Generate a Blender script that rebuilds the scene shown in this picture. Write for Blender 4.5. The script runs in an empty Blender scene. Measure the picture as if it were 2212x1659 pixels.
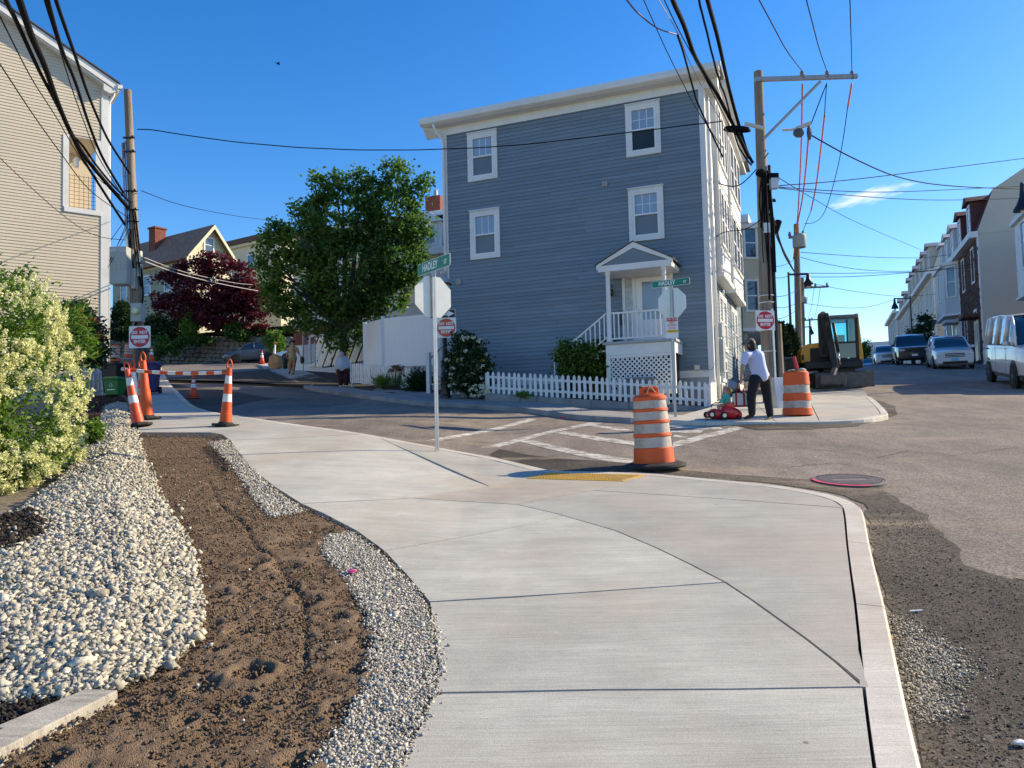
import bpy, bmesh, math, random
import numpy as np
from mathutils import Vector, Matrix, noise

# ------------------------------------------------------------------ camera, sky, sun, exposure
scene = bpy.context.scene
coll = scene.collection
R = math.radians
PITCH, ROLL, EYE = R(3.07), R(-1.38), 1.60
FD, CX, CY = 1661.8, 1106.0, 829.5            # focal length and centre, in 2212 x 1659 picture units
cam_data = bpy.data.cameras.new('camera')
cam_data.sensor_fit = 'HORIZONTAL'
cam_data.sensor_width = 36.0
cam_data.lens = 36.0 * FD / 2212.0
cam_data.clip_start, cam_data.clip_end = 0.05, 3000
cam = bpy.data.objects.new('camera', cam_data)
coll.objects.link(cam)
CAM_R = Matrix.Rotation(R(90) + PITCH, 3, 'X') @ Matrix.Rotation(ROLL, 3, 'Z')
cam.matrix_world = Matrix.Translation((0, 0, EYE)) @ CAM_R.to_4x4()
scene.camera = cam

SUN_AZ, SUN_EL = R(71), R(28)                  # azimuth from +Y towards +X
SUN_DIR = Vector((math.sin(SUN_AZ) * math.cos(SUN_EL), math.cos(SUN_AZ) * math.cos(SUN_EL), math.sin(SUN_EL)))
world = bpy.data.worlds.new('World'); scene.world = world; world.use_nodes = True
wn, wl = world.node_tree.nodes, world.node_tree.links
wn.clear()
w_out = wn.new('ShaderNodeOutputWorld'); w_bg = wn.new('ShaderNodeBackground')
w_sky = wn.new('ShaderNodeTexSky'); w_sky.sky_type = 'NISHITA'; w_sky.sun_disc = False
w_sky.sun_elevation = SUN_EL; w_sky.sun_rotation = SUN_AZ
w_sky.air_density = 1.0; w_sky.dust_density = 0.25; w_sky.ozone_density = 3.0; w_sky.altitude = 30
w_bg.inputs['Strength'].default_value = 0.138
w_hsv = wn.new('ShaderNodeHueSaturation'); w_hsv.inputs['Saturation'].default_value = 1.36; w_hsv.inputs['Hue'].default_value = 0.508
wl.new(w_sky.outputs[0], w_hsv.inputs['Color'])
# one thin cirrus wisp, placed by its direction in the sky
def _ray(px, py): return (CAM_R @ Vector(((px - CX) / FD, (CY - py) / FD, -1))).normalized()
_c = _ray(1872, 424); _u = (_ray(1960, 400) - _ray(1790, 441)).normalized(); _v = _c.cross(_u).normalized()
w_tc = wn.new('ShaderNodeTexCoord')
def _dot(vec, scale):
    d = wn.new('ShaderNodeVectorMath'); d.operation = 'DOT_PRODUCT'; d.inputs[1].default_value = tuple(vec * scale); wl.new(w_tc.outputs['Generated'], d.inputs[0]); return d.outputs['Value']
w_xyz = wn.new('ShaderNodeCombineXYZ')
_ub = _u.dot(_c)
wl.new(_dot(_u - _c * _ub, 1 / 0.047), w_xyz.inputs[0]); wl.new(_dot(_v, 1 / 0.0105), w_xyz.inputs[1])
w_len = wn.new('ShaderNodeVectorMath'); w_len.operation = 'LENGTH'; wl.new(w_xyz.outputs[0], w_len.inputs[0])
w_noi = wn.new('ShaderNodeTexNoise'); w_noi.inputs['Scale'].default_value = 1.5; w_noi.inputs['Detail'].default_value = 7; w_noi.inputs['Roughness'].default_value = 0.62
wl.new(w_xyz.outputs[0], w_noi.inputs['Vector'])
w_sub = wn.new('ShaderNodeMath'); w_sub.operation = 'MULTIPLY_ADD'; w_sub.inputs[1].default_value = -0.42
wl.new(w_len.outputs['Value'], w_sub.inputs[0]); wl.new(w_noi.outputs['Fac'], w_sub.inputs[2])
w_mr = wn.new('ShaderNodeMapRange'); w_mr.inputs['From Min'].default_value = 0.12; w_mr.inputs['From Max'].default_value = 0.5; w_mr.inputs['To Max'].default_value = 0.85
wl.new(w_sub.outputs[0], w_mr.inputs[0])
w_fr = wn.new('ShaderNodeMath'); w_fr.operation = 'MULTIPLY'
w_gt = wn.new('ShaderNodeMath'); w_gt.operation = 'GREATER_THAN'; w_gt.inputs[1].default_value = 0.5; wl.new(_dot(_c, 1.0), w_gt.inputs[0])
wl.new(w_gt.outputs[0], w_fr.inputs[0]); wl.new(w_mr.outputs[0], w_fr.inputs[1])
w_mix = wn.new('ShaderNodeMix'); w_mix.data_type = 'RGBA'; w_mix.inputs[7].default_value = (5.6, 5.7, 6.0, 1)
wl.new(w_fr.outputs[0], w_mix.inputs[0]); wl.new(w_hsv.outputs[0], w_mix.inputs[6]); wl.new(w_mix.outputs[2], w_bg.inputs['Color'])
wl.new(w_bg.outputs[0], w_out.inputs[0])

sun_data = bpy.data.lights.new('sun', 'SUN'); sun_data.energy = 5.0; sun_data.angle = R(0.53)
sun_data.color = (1.0, 0.835, 0.57)
sun = bpy.data.objects.new('sun', sun_data); coll.objects.link(sun)
sun.rotation_euler = SUN_DIR.to_track_quat('Z', 'Y').to_euler()
vs = scene.view_settings
vs.view_transform = 'Standard'; vs.look = 'None'; vs.exposure = 0.68; vs.gamma = 1.0
scene.cycles.use_denoising = True
scene.cycles.max_bounces = 6; scene.cycles.transparent_max_bounces = 12
scene.cycles.caustics_reflective = False; scene.cycles.caustics_refractive = False
rnd = random.Random(7)

# ------------------------------------------------------------------ terrain and picture-to-place helpers
def sstep(a, b, t):
    t = min(1.0, max(0.0, (t - a) / (b - a))); return t * t * (3 - 2 * t)

def g(x, y):
    """Level of the pavements: the whole place climbs away from the camera."""
    if x < 0:
        s = 0.105 + (0.004 + 0.022 * (1 - sstep(12, 22, y))) * ((x / 3) ** 2 / ((x / 3) ** 2 + 0.35)) + 0.010 * sstep(5, 14, -x)
    else:
        s = 0.105 - 0.006 * math.tanh(x / 5) + 0.004 * sstep(8, 16, x)
    yc = 57 - 8 * math.tanh((x + 4) / 9)
    yy = y if y < yc else yc + 3.0 * (1 - math.exp(-(y - yc) / 3.0))
    z = s * yy
    if y > yc:
        z -= (0.035 if x > 0 else 0.0) * (y - yc)
    if y < 0: z = s * y * 0.6
    return z

RAMPS = ((1.15, 9.9, 1.5), (5.6, 16.2, 1.6))
def road_z(x, y):
    d = 0.12
    for rx, ry, rr in RAMPS:
        d -= 0.105 * math.exp(-(((x - rx) / rr) ** 2 + ((y - ry) / rr) ** 2)) 
    return g(x, y) - max(d, 0.02)

def ray(px, py):
    return (CAM_R @ Vector(((px - CX) / FD, (CY - py) / FD, -1))).normalized()

def P(px, py, depth):
    """the point seen at picture position (px, py) that stands `depth` metres in front"""
    r = ray(px, py); return Vector((0, 0, EYE)) + r * (depth / r.y)

def G(px, py, dz=0.0, fn=g, far=140):
    """the ground point seen at (px, py)"""
    r = ray(px, py); o = Vector((0, 0, EYE)); lo, t = 0.3, 0.3
    while t < far:
        p = o + r * t
        if p.z <= fn(p.x, p.y) + dz: break
        lo = t; t *= 1.02
    hi = t
    for _ in range(30):
        m = (lo + hi) / 2; p = o + r * m
        if p.z <= fn(p.x, p.y) + dz: hi = m
        else: lo = m
    return o + r * hi

def c1(x, y):  return ((x / 1.8436) / 1.085, (900 + y / 1.8436) / 1.085)     # readings from enlarged views
def crop(x0, y0, k):
    return lambda x, y: ((x0 + x / k) / 1.085, (y0 + y / k) / 1.085)

# ------------------------------------------------------------------ mesh builder
class MB:
    def __init__(s): s.v = []; s.f = []; s.m = []
    def add(s, vs_, fs, mi=0):
        o = len(s.v); s.v.extend([tuple(p) for p in vs_])
        s.f.extend([tuple(i + o for i in f) for f in fs]); s.m.extend([mi] * len(fs)); return s
    def box(s, x0, x1, y0, y1, z0, z1, mi=0, M=None):
        vs_ = [Vector(p) for p in ((x0, y0, z0), (x1, y0, z0), (x1, y1, z0), (x0, y1, z0), (x0, y0, z1), (x1, y0, z1), (x1, y1, z1), (x0, y1, z1))]
        if M is not None: vs_ = [M @ p for p in vs_]
        return s.add(vs_, [(3, 2, 1, 0), (4, 5, 6, 7), (0, 1, 5, 4), (1, 2, 6, 5), (2, 3, 7, 6), (3, 0, 4, 7)], mi)
    def hexa(s, pts, mi=0):          # bottom four then top four, counter-clockwise seen from above
        return s.add(pts, [(3, 2, 1, 0), (4, 5, 6, 7), (0, 1, 5, 4), (1, 2, 6, 5), (2, 3, 7, 6), (3, 0, 4, 7)], mi)
    def poly(s, pts, mi=0): return s.add(pts, [tuple(range(len(pts)))], mi)
    def prism(s, pts, vec, mi=0):
        n = len(pts); v = Vector(vec)
        vs_ = [Vector(p) for p in pts] + [Vector(p) + v for p in pts]
        fs = [tuple(range(n))[::-1], tuple(range(n, 2 * n))] + [(i, (i + 1) % n, n + (i + 1) % n, n + i) for i in range(n)]
        return s.add(vs_, fs, mi)
    def tube(s, path, r, n=8, mi=0, cap=True):
        path = [Vector(p) for p in path]; k = len(path)
        rs = list(r) if isinstance(r, (list, tuple)) else [r] * k
        ref = None; vs_ = []
        for i in range(k):
            t = (path[min(i + 1, k - 1)] - path[max(i - 1, 0)]).normalized()
            if ref is None:
                ref = Vector((0, 0, 1)) if abs(t.z) < 0.9 else Vector((1, 0, 0))
            u = (ref - t * ref.dot(t)).normalized(); w = t.cross(u); ref = u
            for j in range(n):
                a = 2 * math.pi * j / n
                vs_.append(path[i] + (u * math.cos(a) + w * math.sin(a)) * rs[i])
        fs = [(i * n + j, i * n + (j + 1) % n, (i + 1) * n + (j + 1) % n, (i + 1) * n + j) for i in range(k - 1) for j in range(n)]
        if cap: fs += [tuple(range(n))[::-1], tuple(range((k - 1) * n, k * n))]
        return s.add(vs_, fs, mi)
    def lathe(s, prof, n=16, c=(0, 0, 0), M=None, mi=0, cap=True):
        c = Vector(c); vs_ = []
        for (r, z) in prof:
            for j in range(n):
                a = 2 * math.pi * j / n; p = Vector((r * math.cos(a), r * math.sin(a), z))
                if M is not None: p = M @ p
                vs_.append(p + c)
        k = len(prof)
        fs = [(i * n + j, i * n + (j + 1) % n, (i + 1) * n + (j + 1) % n, (i + 1) * n + j) for i in range(k - 1) for j in range(n)]
        if cap: fs += [tuple(range(n))[::-1], tuple(range((k - 1) * n, k * n))]
        return s.add(vs_, fs, mi)
    def sphere(s, c, r, n=10, k=7, mi=0, M=None):
        rr = r if isinstance(r, (tuple, list)) else (r, r, r)
        prof = [(max(1e-4, math.sin(math.pi * i / k)), -math.cos(math.pi * i / k)) for i in range(k + 1)]
        S = Matrix.Diagonal(rr)
        if M is not None: S = M @ S
        return s.lathe(prof, n, c, S, mi)
    def build(s, name, mat, parent=None, smooth=False, bevel=0.0, auto=False):
        me = bpy.data.meshes.new(name)
        me.from_pydata(s.v, [], s.f)
        mats = mat if isinstance(mat, (list, tuple)) else [mat]
        for m in mats: me.materials.append(m)
        if len(mats) > 1: me.polygons.foreach_set('material_index', s.m)
        if smooth: me.polygons.foreach_set('use_smooth', [True] * len(me.polygons))
        me.update()
        o = bpy.data.objects.new(name, me); coll.objects.link(o)
        if parent is not None: o.parent = parent
        if bevel:
            b = o.modifiers.new('bevel', 'BEVEL'); b.width = bevel; b.segments = 2; b.limit_method = 'ANGLE'; b.angle_limit = R(40)
        if auto: smooth_by_angle(me)
        return o

def smooth_by_angle(me, ang=35):
    me.polygons.foreach_set('use_smooth', [True] * len(me.polygons))
    bm = bmesh.new(); bm.from_mesh(me)
    for e in bm.edges:
        if len(e.link_faces) == 2 and e.calc_face_angle(0) > R(ang): e.smooth = False
    bm.to_mesh(me); bm.free()

def npmesh(name, V, Fq, mat, parent=None, smooth=False):
    """one mesh from numpy arrays: V (n,3), Fq (m,k) with k = 3 or 4"""
    me = bpy.data.meshes.new(name)
    V = np.asarray(V, np.float32); Fq = np.asarray(Fq, np.int32); m, k = Fq.shape
    me.vertices.add(len(V)); me.vertices.foreach_set('co', V.ravel())
    me.loops.add(m * k); me.loops.foreach_set('vertex_index', Fq.ravel())
    me.polygons.add(m); me.polygons.foreach_set('loop_start', np.arange(0, m * k, k, dtype=np.int32))
    me.polygons.foreach_set('loop_total', np.full(m, k, np.int32))
    if smooth: me.polygons.foreach_set('use_smooth', np.ones(m, bool))
    me.update(calc_edges=True); me.validate()
    me.materials.append(mat)
    o = bpy.data.objects.new(name, me); coll.objects.link(o)
    if parent is not None: o.parent = parent
    return o

def tag(o, label=None, cat=None, group=None, kind=None):
    if label: o['label'] = label
    if cat: o['category'] = cat
    if group: o['group'] = group
    if kind: o['kind'] = kind
    return o

def thing(name, label, cat, loc=(0, 0, 0), rz=0.0, group=None, rot=None):
    o = bpy.data.objects.new(name, None); coll.objects.link(o)
    o.empty_display_size = 0.2
    o.location = loc; o.rotation_euler = rot if rot else (0, 0, rz)
    return tag(o, label, cat, group)

def copy_tree(o, parent=None):
    c = o.copy(); coll.objects.link(c); c.parent = parent
    for ch in list(o.children): copy_tree(ch, c)
    return c

def put(o, loc, rz=0.0, label=None, group=None, rot=None, scale=None):
    o.location = loc; o.rotation_euler = rot if rot else (0, 0, rz)
    if scale: o.scale = (scale,) * 3 if not isinstance(scale, (tuple, list)) else scale
    if label: o['label'] = label
    if group: o['group'] = group
    return o

def text_mesh(name, txt, size, mat, parent, loc, rot=(R(90), 0, 0), sx=1.0, bold=0.0, ext=0.002, align='CENTER'):
    cu = bpy.data.curves.new(name, 'FONT'); cu.body = txt; cu.size = size; cu.align_x = align; cu.align_y = 'CENTER'
    cu.extrude = ext; cu.offset = bold; cu.resolution_u = 3
    t = bpy.data.objects.new('tmp_text', cu); coll.objects.link(t)
    dg = bpy.context.evaluated_depsgraph_get(); dg.update()
    me = bpy.data.meshes.new_from_object(t.evaluated_get(dg))
    bpy.data.objects.remove(t); bpy.data.curves.remove(cu)
    me.name = name; me.materials.clear(); me.materials.append(mat)
    o = bpy.data.objects.new(name, me); coll.objects.link(o)
    o.parent = parent; o.location = loc; o.rotation_euler = rot; o.scale = (sx, 1, 1)
    return o

# ------------------------------------------------------------------ materials
MATS = {}
def lin(c):
    if isinstance(c, str):
        c = tuple(int(c[i:i + 2], 16) / 255 for i in (0, 2, 4))
        c = tuple(x / 12.92 if x <= 0.04045 else ((x + 0.055) / 1.055) ** 2.4 for x in c)
    return tuple(c) + (1.0,)

def mat(name, col, rough=0.7, var=0.12, scale=3.0, bump=0.0, bscale=40.0, metal=0.0, spec=0.4, coat=0.0, col2=None, dirt=None, stretch=None, island=0.0, fine=0.0, emit=None, objrand=0.0):
    if name in MATS: return MATS[name]
    m = bpy.data.materials.new(name); m.use_nodes = True
    n, l = m.node_tree.nodes, m.node_tree.links
    b = n['Principled BSDF']; b.inputs['Roughness'].default_value = rough; b.inputs['Metallic'].default_value = metal
    b.inputs['Specular IOR Level'].default_value = spec; b.inputs['Coat Weight'].default_value = coat; b.inputs['Coat Roughness'].default_value = 0.05
    tc = n.new('ShaderNodeTexCoord'); src = tc.outputs['Object']
    if stretch:
        mp = n.new('ShaderNodeMapping'); mp.inputs['Scale'].default_value = stretch; l.new(src, mp.inputs[0]); src = mp.outputs[0]
    c = lin(col)
    no = n.new('ShaderNodeTexNoise'); no.inputs['Scale'].default_value = scale; no.inputs['Detail'].default_value = 5; no.inputs['Roughness'].default_value = 0.6
    l.new(src, no.inputs['Vector'])
    rp = n.new('ShaderNodeValToRGB'); rp.color_ramp.elements[0].position = 0.3; rp.color_ramp.elements[1].position = 0.7
    ca = lin(col2) if col2 else tuple(x * (1 - var) for x in c[:3]) + (1,)
    cb = c if col2 else tuple(min(1, x * (1 + var)) for x in c[:3]) + (1,)
    rp.color_ramp.elements[0].color = ca; rp.color_ramp.elements[1].color = cb
    l.new(no.outputs['Fac'], rp.inputs[0]); out = rp.outputs[0]
    if island:
        ge = n.new('ShaderNodeNewGeometry'); hs = n.new('ShaderNodeHueSaturation'); mr = n.new('ShaderNodeMapRange')
        mr.inputs['To Min'].default_value = 1 - island; mr.inputs['To Max'].default_value = 1 + island
        l.new(ge.outputs['Random Per Island'], mr.inputs[0]); l.new(mr.outputs[0], hs.inputs['Value']); l.new(out, hs.inputs['Color']); out = hs.outputs[0]
    if fine:
        n3 = n.new('ShaderNodeTexNoise'); n3.inputs['Scale'].default_value = bscale; n3.inputs['Detail'].default_value = 3; l.new(src, n3.inputs['Vector'])
        h3 = n.new('ShaderNodeHueSaturation'); m3 = n.new('ShaderNodeMapRange'); m3.inputs['From Min'].default_value = 0.3; m3.inputs['From Max'].default_value = 0.7
        m3.inputs['To Min'].default_value = 1 - fine; m3.inputs['To Max'].default_value = 1 + fine
        l.new(n3.outputs['Fac'], m3.inputs[0]); l.new(m3.outputs[0], h3.inputs['Value']); l.new(out, h3.inputs['Color']); out = h3.outputs[0]
    if dirt:
        n2 = n.new('ShaderNodeTexNoise'); n2.inputs['Scale'].default_value = dirt[2]; n2.inputs['Detail'].default_value = 6; n2.inputs['Roughness'].default_value = 0.7
        l.new(src, n2.inputs['Vector'])
        r2 = n.new('ShaderNodeMapRange'); r2.inputs['From Min'].default_value = dirt[3] if len(dirt) > 3 else 0.5; r2.inputs['From Max'].default_value = (dirt[3] if len(dirt) > 3 else 0.5) + 0.18
        r2.inputs['To Max'].default_value = dirt[1]
        mx = n.new('ShaderNodeMix'); mx.data_type = 'RGBA'; l.new(n2.outputs['Fac'], r2.inputs[0]); l.new(r2.outputs[0], mx.inputs[0])
        l.new(out, mx.inputs[6]); mx.inputs[7].default_value = lin(dirt[0]); out = mx.outputs[2]
    if objrand:
        oi = n.new('ShaderNodeObjectInfo'); h4 = n.new('ShaderNodeHueSaturation'); m4 = n.new('ShaderNodeMapRange'); m4.inputs['To Min'].default_value = 1 - objrand; m4.inputs['To Max'].default_value = 1 + objrand
        l.new(oi.outputs['Random'], m4.inputs[0]); l.new(m4.outputs[0], h4.inputs['Value']); l.new(out, h4.inputs['Color']); out = h4.outputs[0]
    l.new(out, b.inputs['Base Color'])
    if bump:
        nb = n.new('ShaderNodeTexNoise'); nb.inputs['Scale'].default_value = bscale; nb.inputs['Detail'].default_value = 4; l.new(src, nb.inputs['Vector'])
        bp = n.new('ShaderNodeBump'); bp.inputs['Strength'].default_value = bump; bp.inputs['Distance'].default_value = 0.02
        l.new(nb.outputs['Fac'], bp.inputs['Height']); l.new(bp.outputs[0], b.inputs['Normal'])
    if emit: b.inputs['Emission Color'].default_value = lin(emit[0]); b.inputs['Emission Strength'].default_value = emit[1]
    MATS[name] = m; return m

def leaf_mat(name, c1_, c2_, trans=0.35, rough=0.5):
    if name in MATS: return MATS[name]
    m = bpy.data.materials.new(name); m.use_nodes = True
    n, l = m.node_tree.nodes, m.node_tree.links
    b = n['Principled BSDF']; b.inputs['Roughness'].default_value = rough; b.inputs['Specular IOR Level'].default_value = 0.35
    ge = n.new('ShaderNodeNewGeometry'); rp = n.new('ShaderNodeValToRGB')
    rp.color_ramp.elements[0].color = lin(c1_); rp.color_ramp.elements[1].color = lin(c2_)
    l.new(ge.outputs['Random Per Island'], rp.inputs[0])
    l.new(rp.outputs[0], b.inputs['Base Color'])
    tr = n.new('ShaderNodeBsdfTranslucent'); hs = n.new('ShaderNodeHueSaturation'); hs.inputs['Value'].default_value = 1.3; hs.inputs['Saturation'].default_value = 1.1
    l.new(rp.outputs[0], hs.inputs['Color']); l.new(hs.outputs[0], tr.inputs[0])
    mx = n.new('ShaderNodeMixShader'); mx.inputs[0].default_value = trans
    l.new(b.outputs[0], mx.inputs[1]); l.new(tr.outputs[0], mx.inputs[2]); l.new(mx.outputs[0], n['Material Output'].inputs[0])
    MATS[name] = m; return m

def glass_mat(name, col=(0.02, 0.025, 0.03), rough=0.04):
    return mat(name, col, rough=rough, var=0.15, scale=0.6, spec=0.6)
# ------------------------------------------------------------------ ground materials
def concrete_mat(name, base, ang=0.0, stain=None, fresh=True):
    m = bpy.data.materials.new(name); m.use_nodes = True
    n, l = m.node_tree.nodes, m.node_tree.links
    b = n['Principled BSDF']; b.inputs['Roughness'].default_value = 0.85; b.inputs['Specular IOR Level'].default_value = 0.25
    tc = n.new('ShaderNodeTexCoord')
    def nz(scale, det, stretch=None, rot=0.0, rough=0.6):
        t = n.new('ShaderNodeTexNoise'); t.inputs['Scale'].default_value = scale; t.inputs['Detail'].default_value = det; t.inputs['Roughness'].default_value = rough
        mp = n.new('ShaderNodeMapping'); mp.inputs['Rotation'].default_value = (0, 0, rot)
        if stretch: mp.inputs['Scale'].default_value = stretch
        l.new(tc.outputs['Object'], mp.inputs[0]); l.new(mp.outputs[0], t.inputs['Vector']); return t.outputs['Fac']
    def mr(src, a, b_, lo, hi):
        r = n.new('ShaderNodeMapRange'); r.inputs['From Min'].default_value = a; r.inputs['From Max'].default_value = b_
        r.inputs['To Min'].default_value = lo; r.inputs['To Max'].default_value = hi; l.new(src, r.inputs[0]); return r.outputs[0]
    def mul(a, b_):
        x = n.new('ShaderNodeMath'); x.operation = 'MULTIPLY'; l.new(a, x.inputs[0]); l.new(b_, x.inputs[1]); return x.outputs[0]
    broom = nz(1.0, 3, (3.0, 120.0, 1), ang, 0.7)
    v = mul(mul(mr(nz(0.9, 6, rough=0.7), 0.3, 0.7, 0.78, 1.14), mr(broom, 0.35, 0.65, 0.86, 1.1)), mul(mr(nz(140, 2), 0.3, 0.7, 0.84, 1.14), mr(nz(1.0, 4, (0.7, 6, 1), ang), 0.35, 0.7, 0.93, 1.08)))
    # a few darker pits and drips
    vo = n.new('ShaderNodeTexVoronoi'); vo.inputs['Scale'].default_value = 2.3; l.new(tc.outputs['Object'], vo.inputs['Vector'])
    pit = mr(vo.outputs['Distance'], 0.02, 0.035, 0.45, 1.0); v = mul(v, pit)
    hs = n.new('ShaderNodeHueSaturation'); hs.inputs['Color'].default_value = lin(base); l.new(v, hs.inputs['Value']); out = hs.outputs[0]
    oi = n.new('ShaderNodeObjectInfo'); ho = n.new('ShaderNodeHueSaturation'); l.new(mr(oi.outputs['Random'], 0, 1, 0.93, 1.06), ho.inputs['Value']); l.new(out, ho.inputs['Color']); out = ho.outputs[0]
    # warm soil film, patchy
    mx = n.new('ShaderNodeMix'); mx.data_type = 'RGBA'; l.new(mr(nz(0.55, 6, rough=0.65), 0.46, 0.74, 0, 0.62), mx.inputs[0]); l.new(out, mx.inputs[6])
    mx.inputs[7].default_value = lin(stain or (0.42, 0.33, 0.24)); out = mx.outputs[2]
    l.new(out, b.inputs['Base Color'])
    bp = n.new('ShaderNodeBump'); bp.inputs['Strength'].default_value = 0.35; bp.inputs['Distance'].default_value = 0.006
    add = n.new('ShaderNodeMath'); add.operation = 'ADD'; l.new(broom, add.inputs[0]); l.new(nz(260, 2), add.inputs[1]); l.new(add.outputs[0], bp.inputs['Height']); l.new(bp.outputs[0], b.inputs['Normal'])
    return m

def asphalt_mat(name, base, base2, speck, patch=True):
    m = bpy.data.materials.new(name); m.use_nodes = True
    n, l = m.node_tree.nodes, m.node_tree.links
    b = n['Principled BSDF']; b.inputs['Roughness'].default_value = 0.88; b.inputs['Specular IOR Level'].default_value = 0.25
    tc = n.new('ShaderNodeTexCoord')
    def nz(scale, det, rough=0.6, st=None):
        t = n.new('ShaderNodeTexNoise'); t.inputs['Scale'].default_value = scale; t.inputs['Detail'].default_value = det; t.inputs['Roughness'].default_value = rough
        if st:
            mp = n.new('ShaderNodeMapping'); mp.inputs['Scale'].default_value = st; mp.inputs['Rotation'].default_value = (0, 0, -0.4); l.new(tc.outputs['Object'], mp.inputs[0]); l.new(mp.outputs[0], t.inputs['Vector'])
        else: l.new(tc.outputs['Object'], t.inputs['Vector'])
        return t.outputs['Fac']
    def ramp(src, a, b_, ca, cb):
        r = n.new('ShaderNodeValToRGB'); r.color_ramp.elements[0].position = a; r.color_ramp.elements[1].position = b_
        r.color_ramp.elements[0].color = lin(ca); r.color_ramp.elements[1].color = lin(cb); l.new(src, r.inputs[0]); return r.outputs[0]
    out = ramp(nz(0.35, 7, 0.65), 0.35, 0.68, base, base2)
    vo = n.new('ShaderNodeTexVoronoi'); vo.inputs['Scale'].default_value = 70; l.new(tc.outputs['Object'], vo.inputs['Vector'])
    sp = ramp(vo.outputs['Color'], 0.2, 0.9, (0.45, 0.45, 0.45), (1.6, 1.5, 1.4)) if False else None
    wn_ = n.new('ShaderNodeMapRange'); wn_.inputs['From Min'].default_value = 0.0; wn_.inputs['From Max'].default_value = 1.0; wn_.inputs['To Min'].default_value = 1 - speck; wn_.inputs['To Max'].default_value = 1 + speck
    sx = n.new('ShaderNodeSeparateColor'); l.new(vo.outputs['Color'], sx.inputs[0]); l.new(sx.outputs[0], wn_.inputs[0])
    hs = n.new('ShaderNodeHueSaturation'); l.new(wn_.outputs[0], hs.inputs['Value']); l.new(out, hs.inputs['Color']); out = hs.outputs[0]
    w2 = n.new('ShaderNodeMapRange'); w2.inputs['From Min'].default_value = 0.35; w2.inputs['From Max'].default_value = 0.65; w2.inputs['To Min'].default_value = 0.82; w2.inputs['To Max'].default_value = 1.18
    l.new(nz(2.2, 5, 0.7, (1, 0.3, 1)), w2.inputs[0]); h2 = n.new('ShaderNodeHueSaturation'); l.new(w2.outputs[0], h2.inputs['Value']); l.new(out, h2.inputs['Color']); out = h2.outputs[0]
    if patch:
        mx = n.new('ShaderNodeMix'); mx.data_type = 'RGBA'; r2 = n.new('ShaderNodeMapRange'); r2.inputs['From Min'].default_value = 0.56; r2.inputs['From Max'].default_value = 0.7; r2.inputs['To Max'].default_value = 0.75
        l.new(nz(0.8, 6, 0.7, (0.5, 1.6, 1)), r2.inputs[0]); l.new(r2.outputs[0], mx.inputs[0]); l.new(out, mx.inputs[6]); mx.inputs[7].default_value = lin((0.36, 0.29, 0.2)); out = mx.outputs[2]
    l.new(out, b.inputs['Base Color'])
    bp = n.new('ShaderNodeBump'); bp.inputs['Strength'].default_value = 0.7; bp.inputs['Distance'].default_value = 0.012
    l.new(nz(110, 3, 0.7), bp.inputs['Height']); l.new(bp.outputs[0], b.inputs['Normal'])
    return m

M_CONC = concrete_mat('new_concrete', (0.485, 0.472, 0.415), 0.06)
M_CONC2 = concrete_mat('smooth_concrete', (0.42, 0.408, 0.36), 0.5, stain=(0.5, 0.4, 0.33))
M_CONC3 = concrete_mat('old_concrete', (0.30, 0.30, 0.30), 0.3)
M_RAMP = concrete_mat('ramp_concrete', (0.45, 0.41, 0.35), 0.2)
M_KERB = concrete_mat('kerb_concrete', (0.62, 0.58, 0.51), 1.5)
M_GRANITE = mat('granite', (0.30, 0.29, 0.28), 0.9, 0.25, 2.0, 0.8, 60, dirt=((0.16, 0.14, 0.12), 0.7, 1.5), fine=0.25)
M_ROAD = asphalt_mat('worn_asphalt', (0.17, 0.146, 0.124), (0.275, 0.23, 0.19), 0.5)
M_FRESH = asphalt_mat('fresh_asphalt', (0.045, 0.043, 0.041), (0.09, 0.083, 0.077), 0.5, False)
M_RUBBLE = asphalt_mat('broken_asphalt', (0.034, 0.031, 0.028), (0.135, 0.112, 0.086), 0.7)
M_DRIVE = asphalt_mat('drive_asphalt', (0.1, 0.095, 0.09), (0.16, 0.15, 0.14), 0.3, False)
M_PAINT = mat('worn_road_paint', (0.62, 0.6, 0.54), 0.8, 0.15, 6, 0.4, 120, dirt=((0.25, 0.21, 0.175), 0.95, 5, 0.41), fine=0.2)
M_PINK = mat('pink_marking_paint', (0.75, 0.05, 0.14), 0.7, 0.2, 8)

# ------------------------------------------------------------------ flat sheets laid over the terrain
def clip_half(poly, ax, val, keep_less):
    out = []
    for i in range(len(poly)):
        a, b = poly[i], poly[(i + 1) % len(poly)]
        ia = (a[ax] <= val) if keep_less else (a[ax] >= val); ib = (b[ax] <= val) if keep_less else (b[ax] >= val)
        if ia: out.append(a)
        if ia != ib:
            t = (val - a[ax]) / (b[ax] - a[ax]); out.append((a[0] + t * (b[0] - a[0]), a[1] + t * (b[1] - a[1])))
    return out

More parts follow.
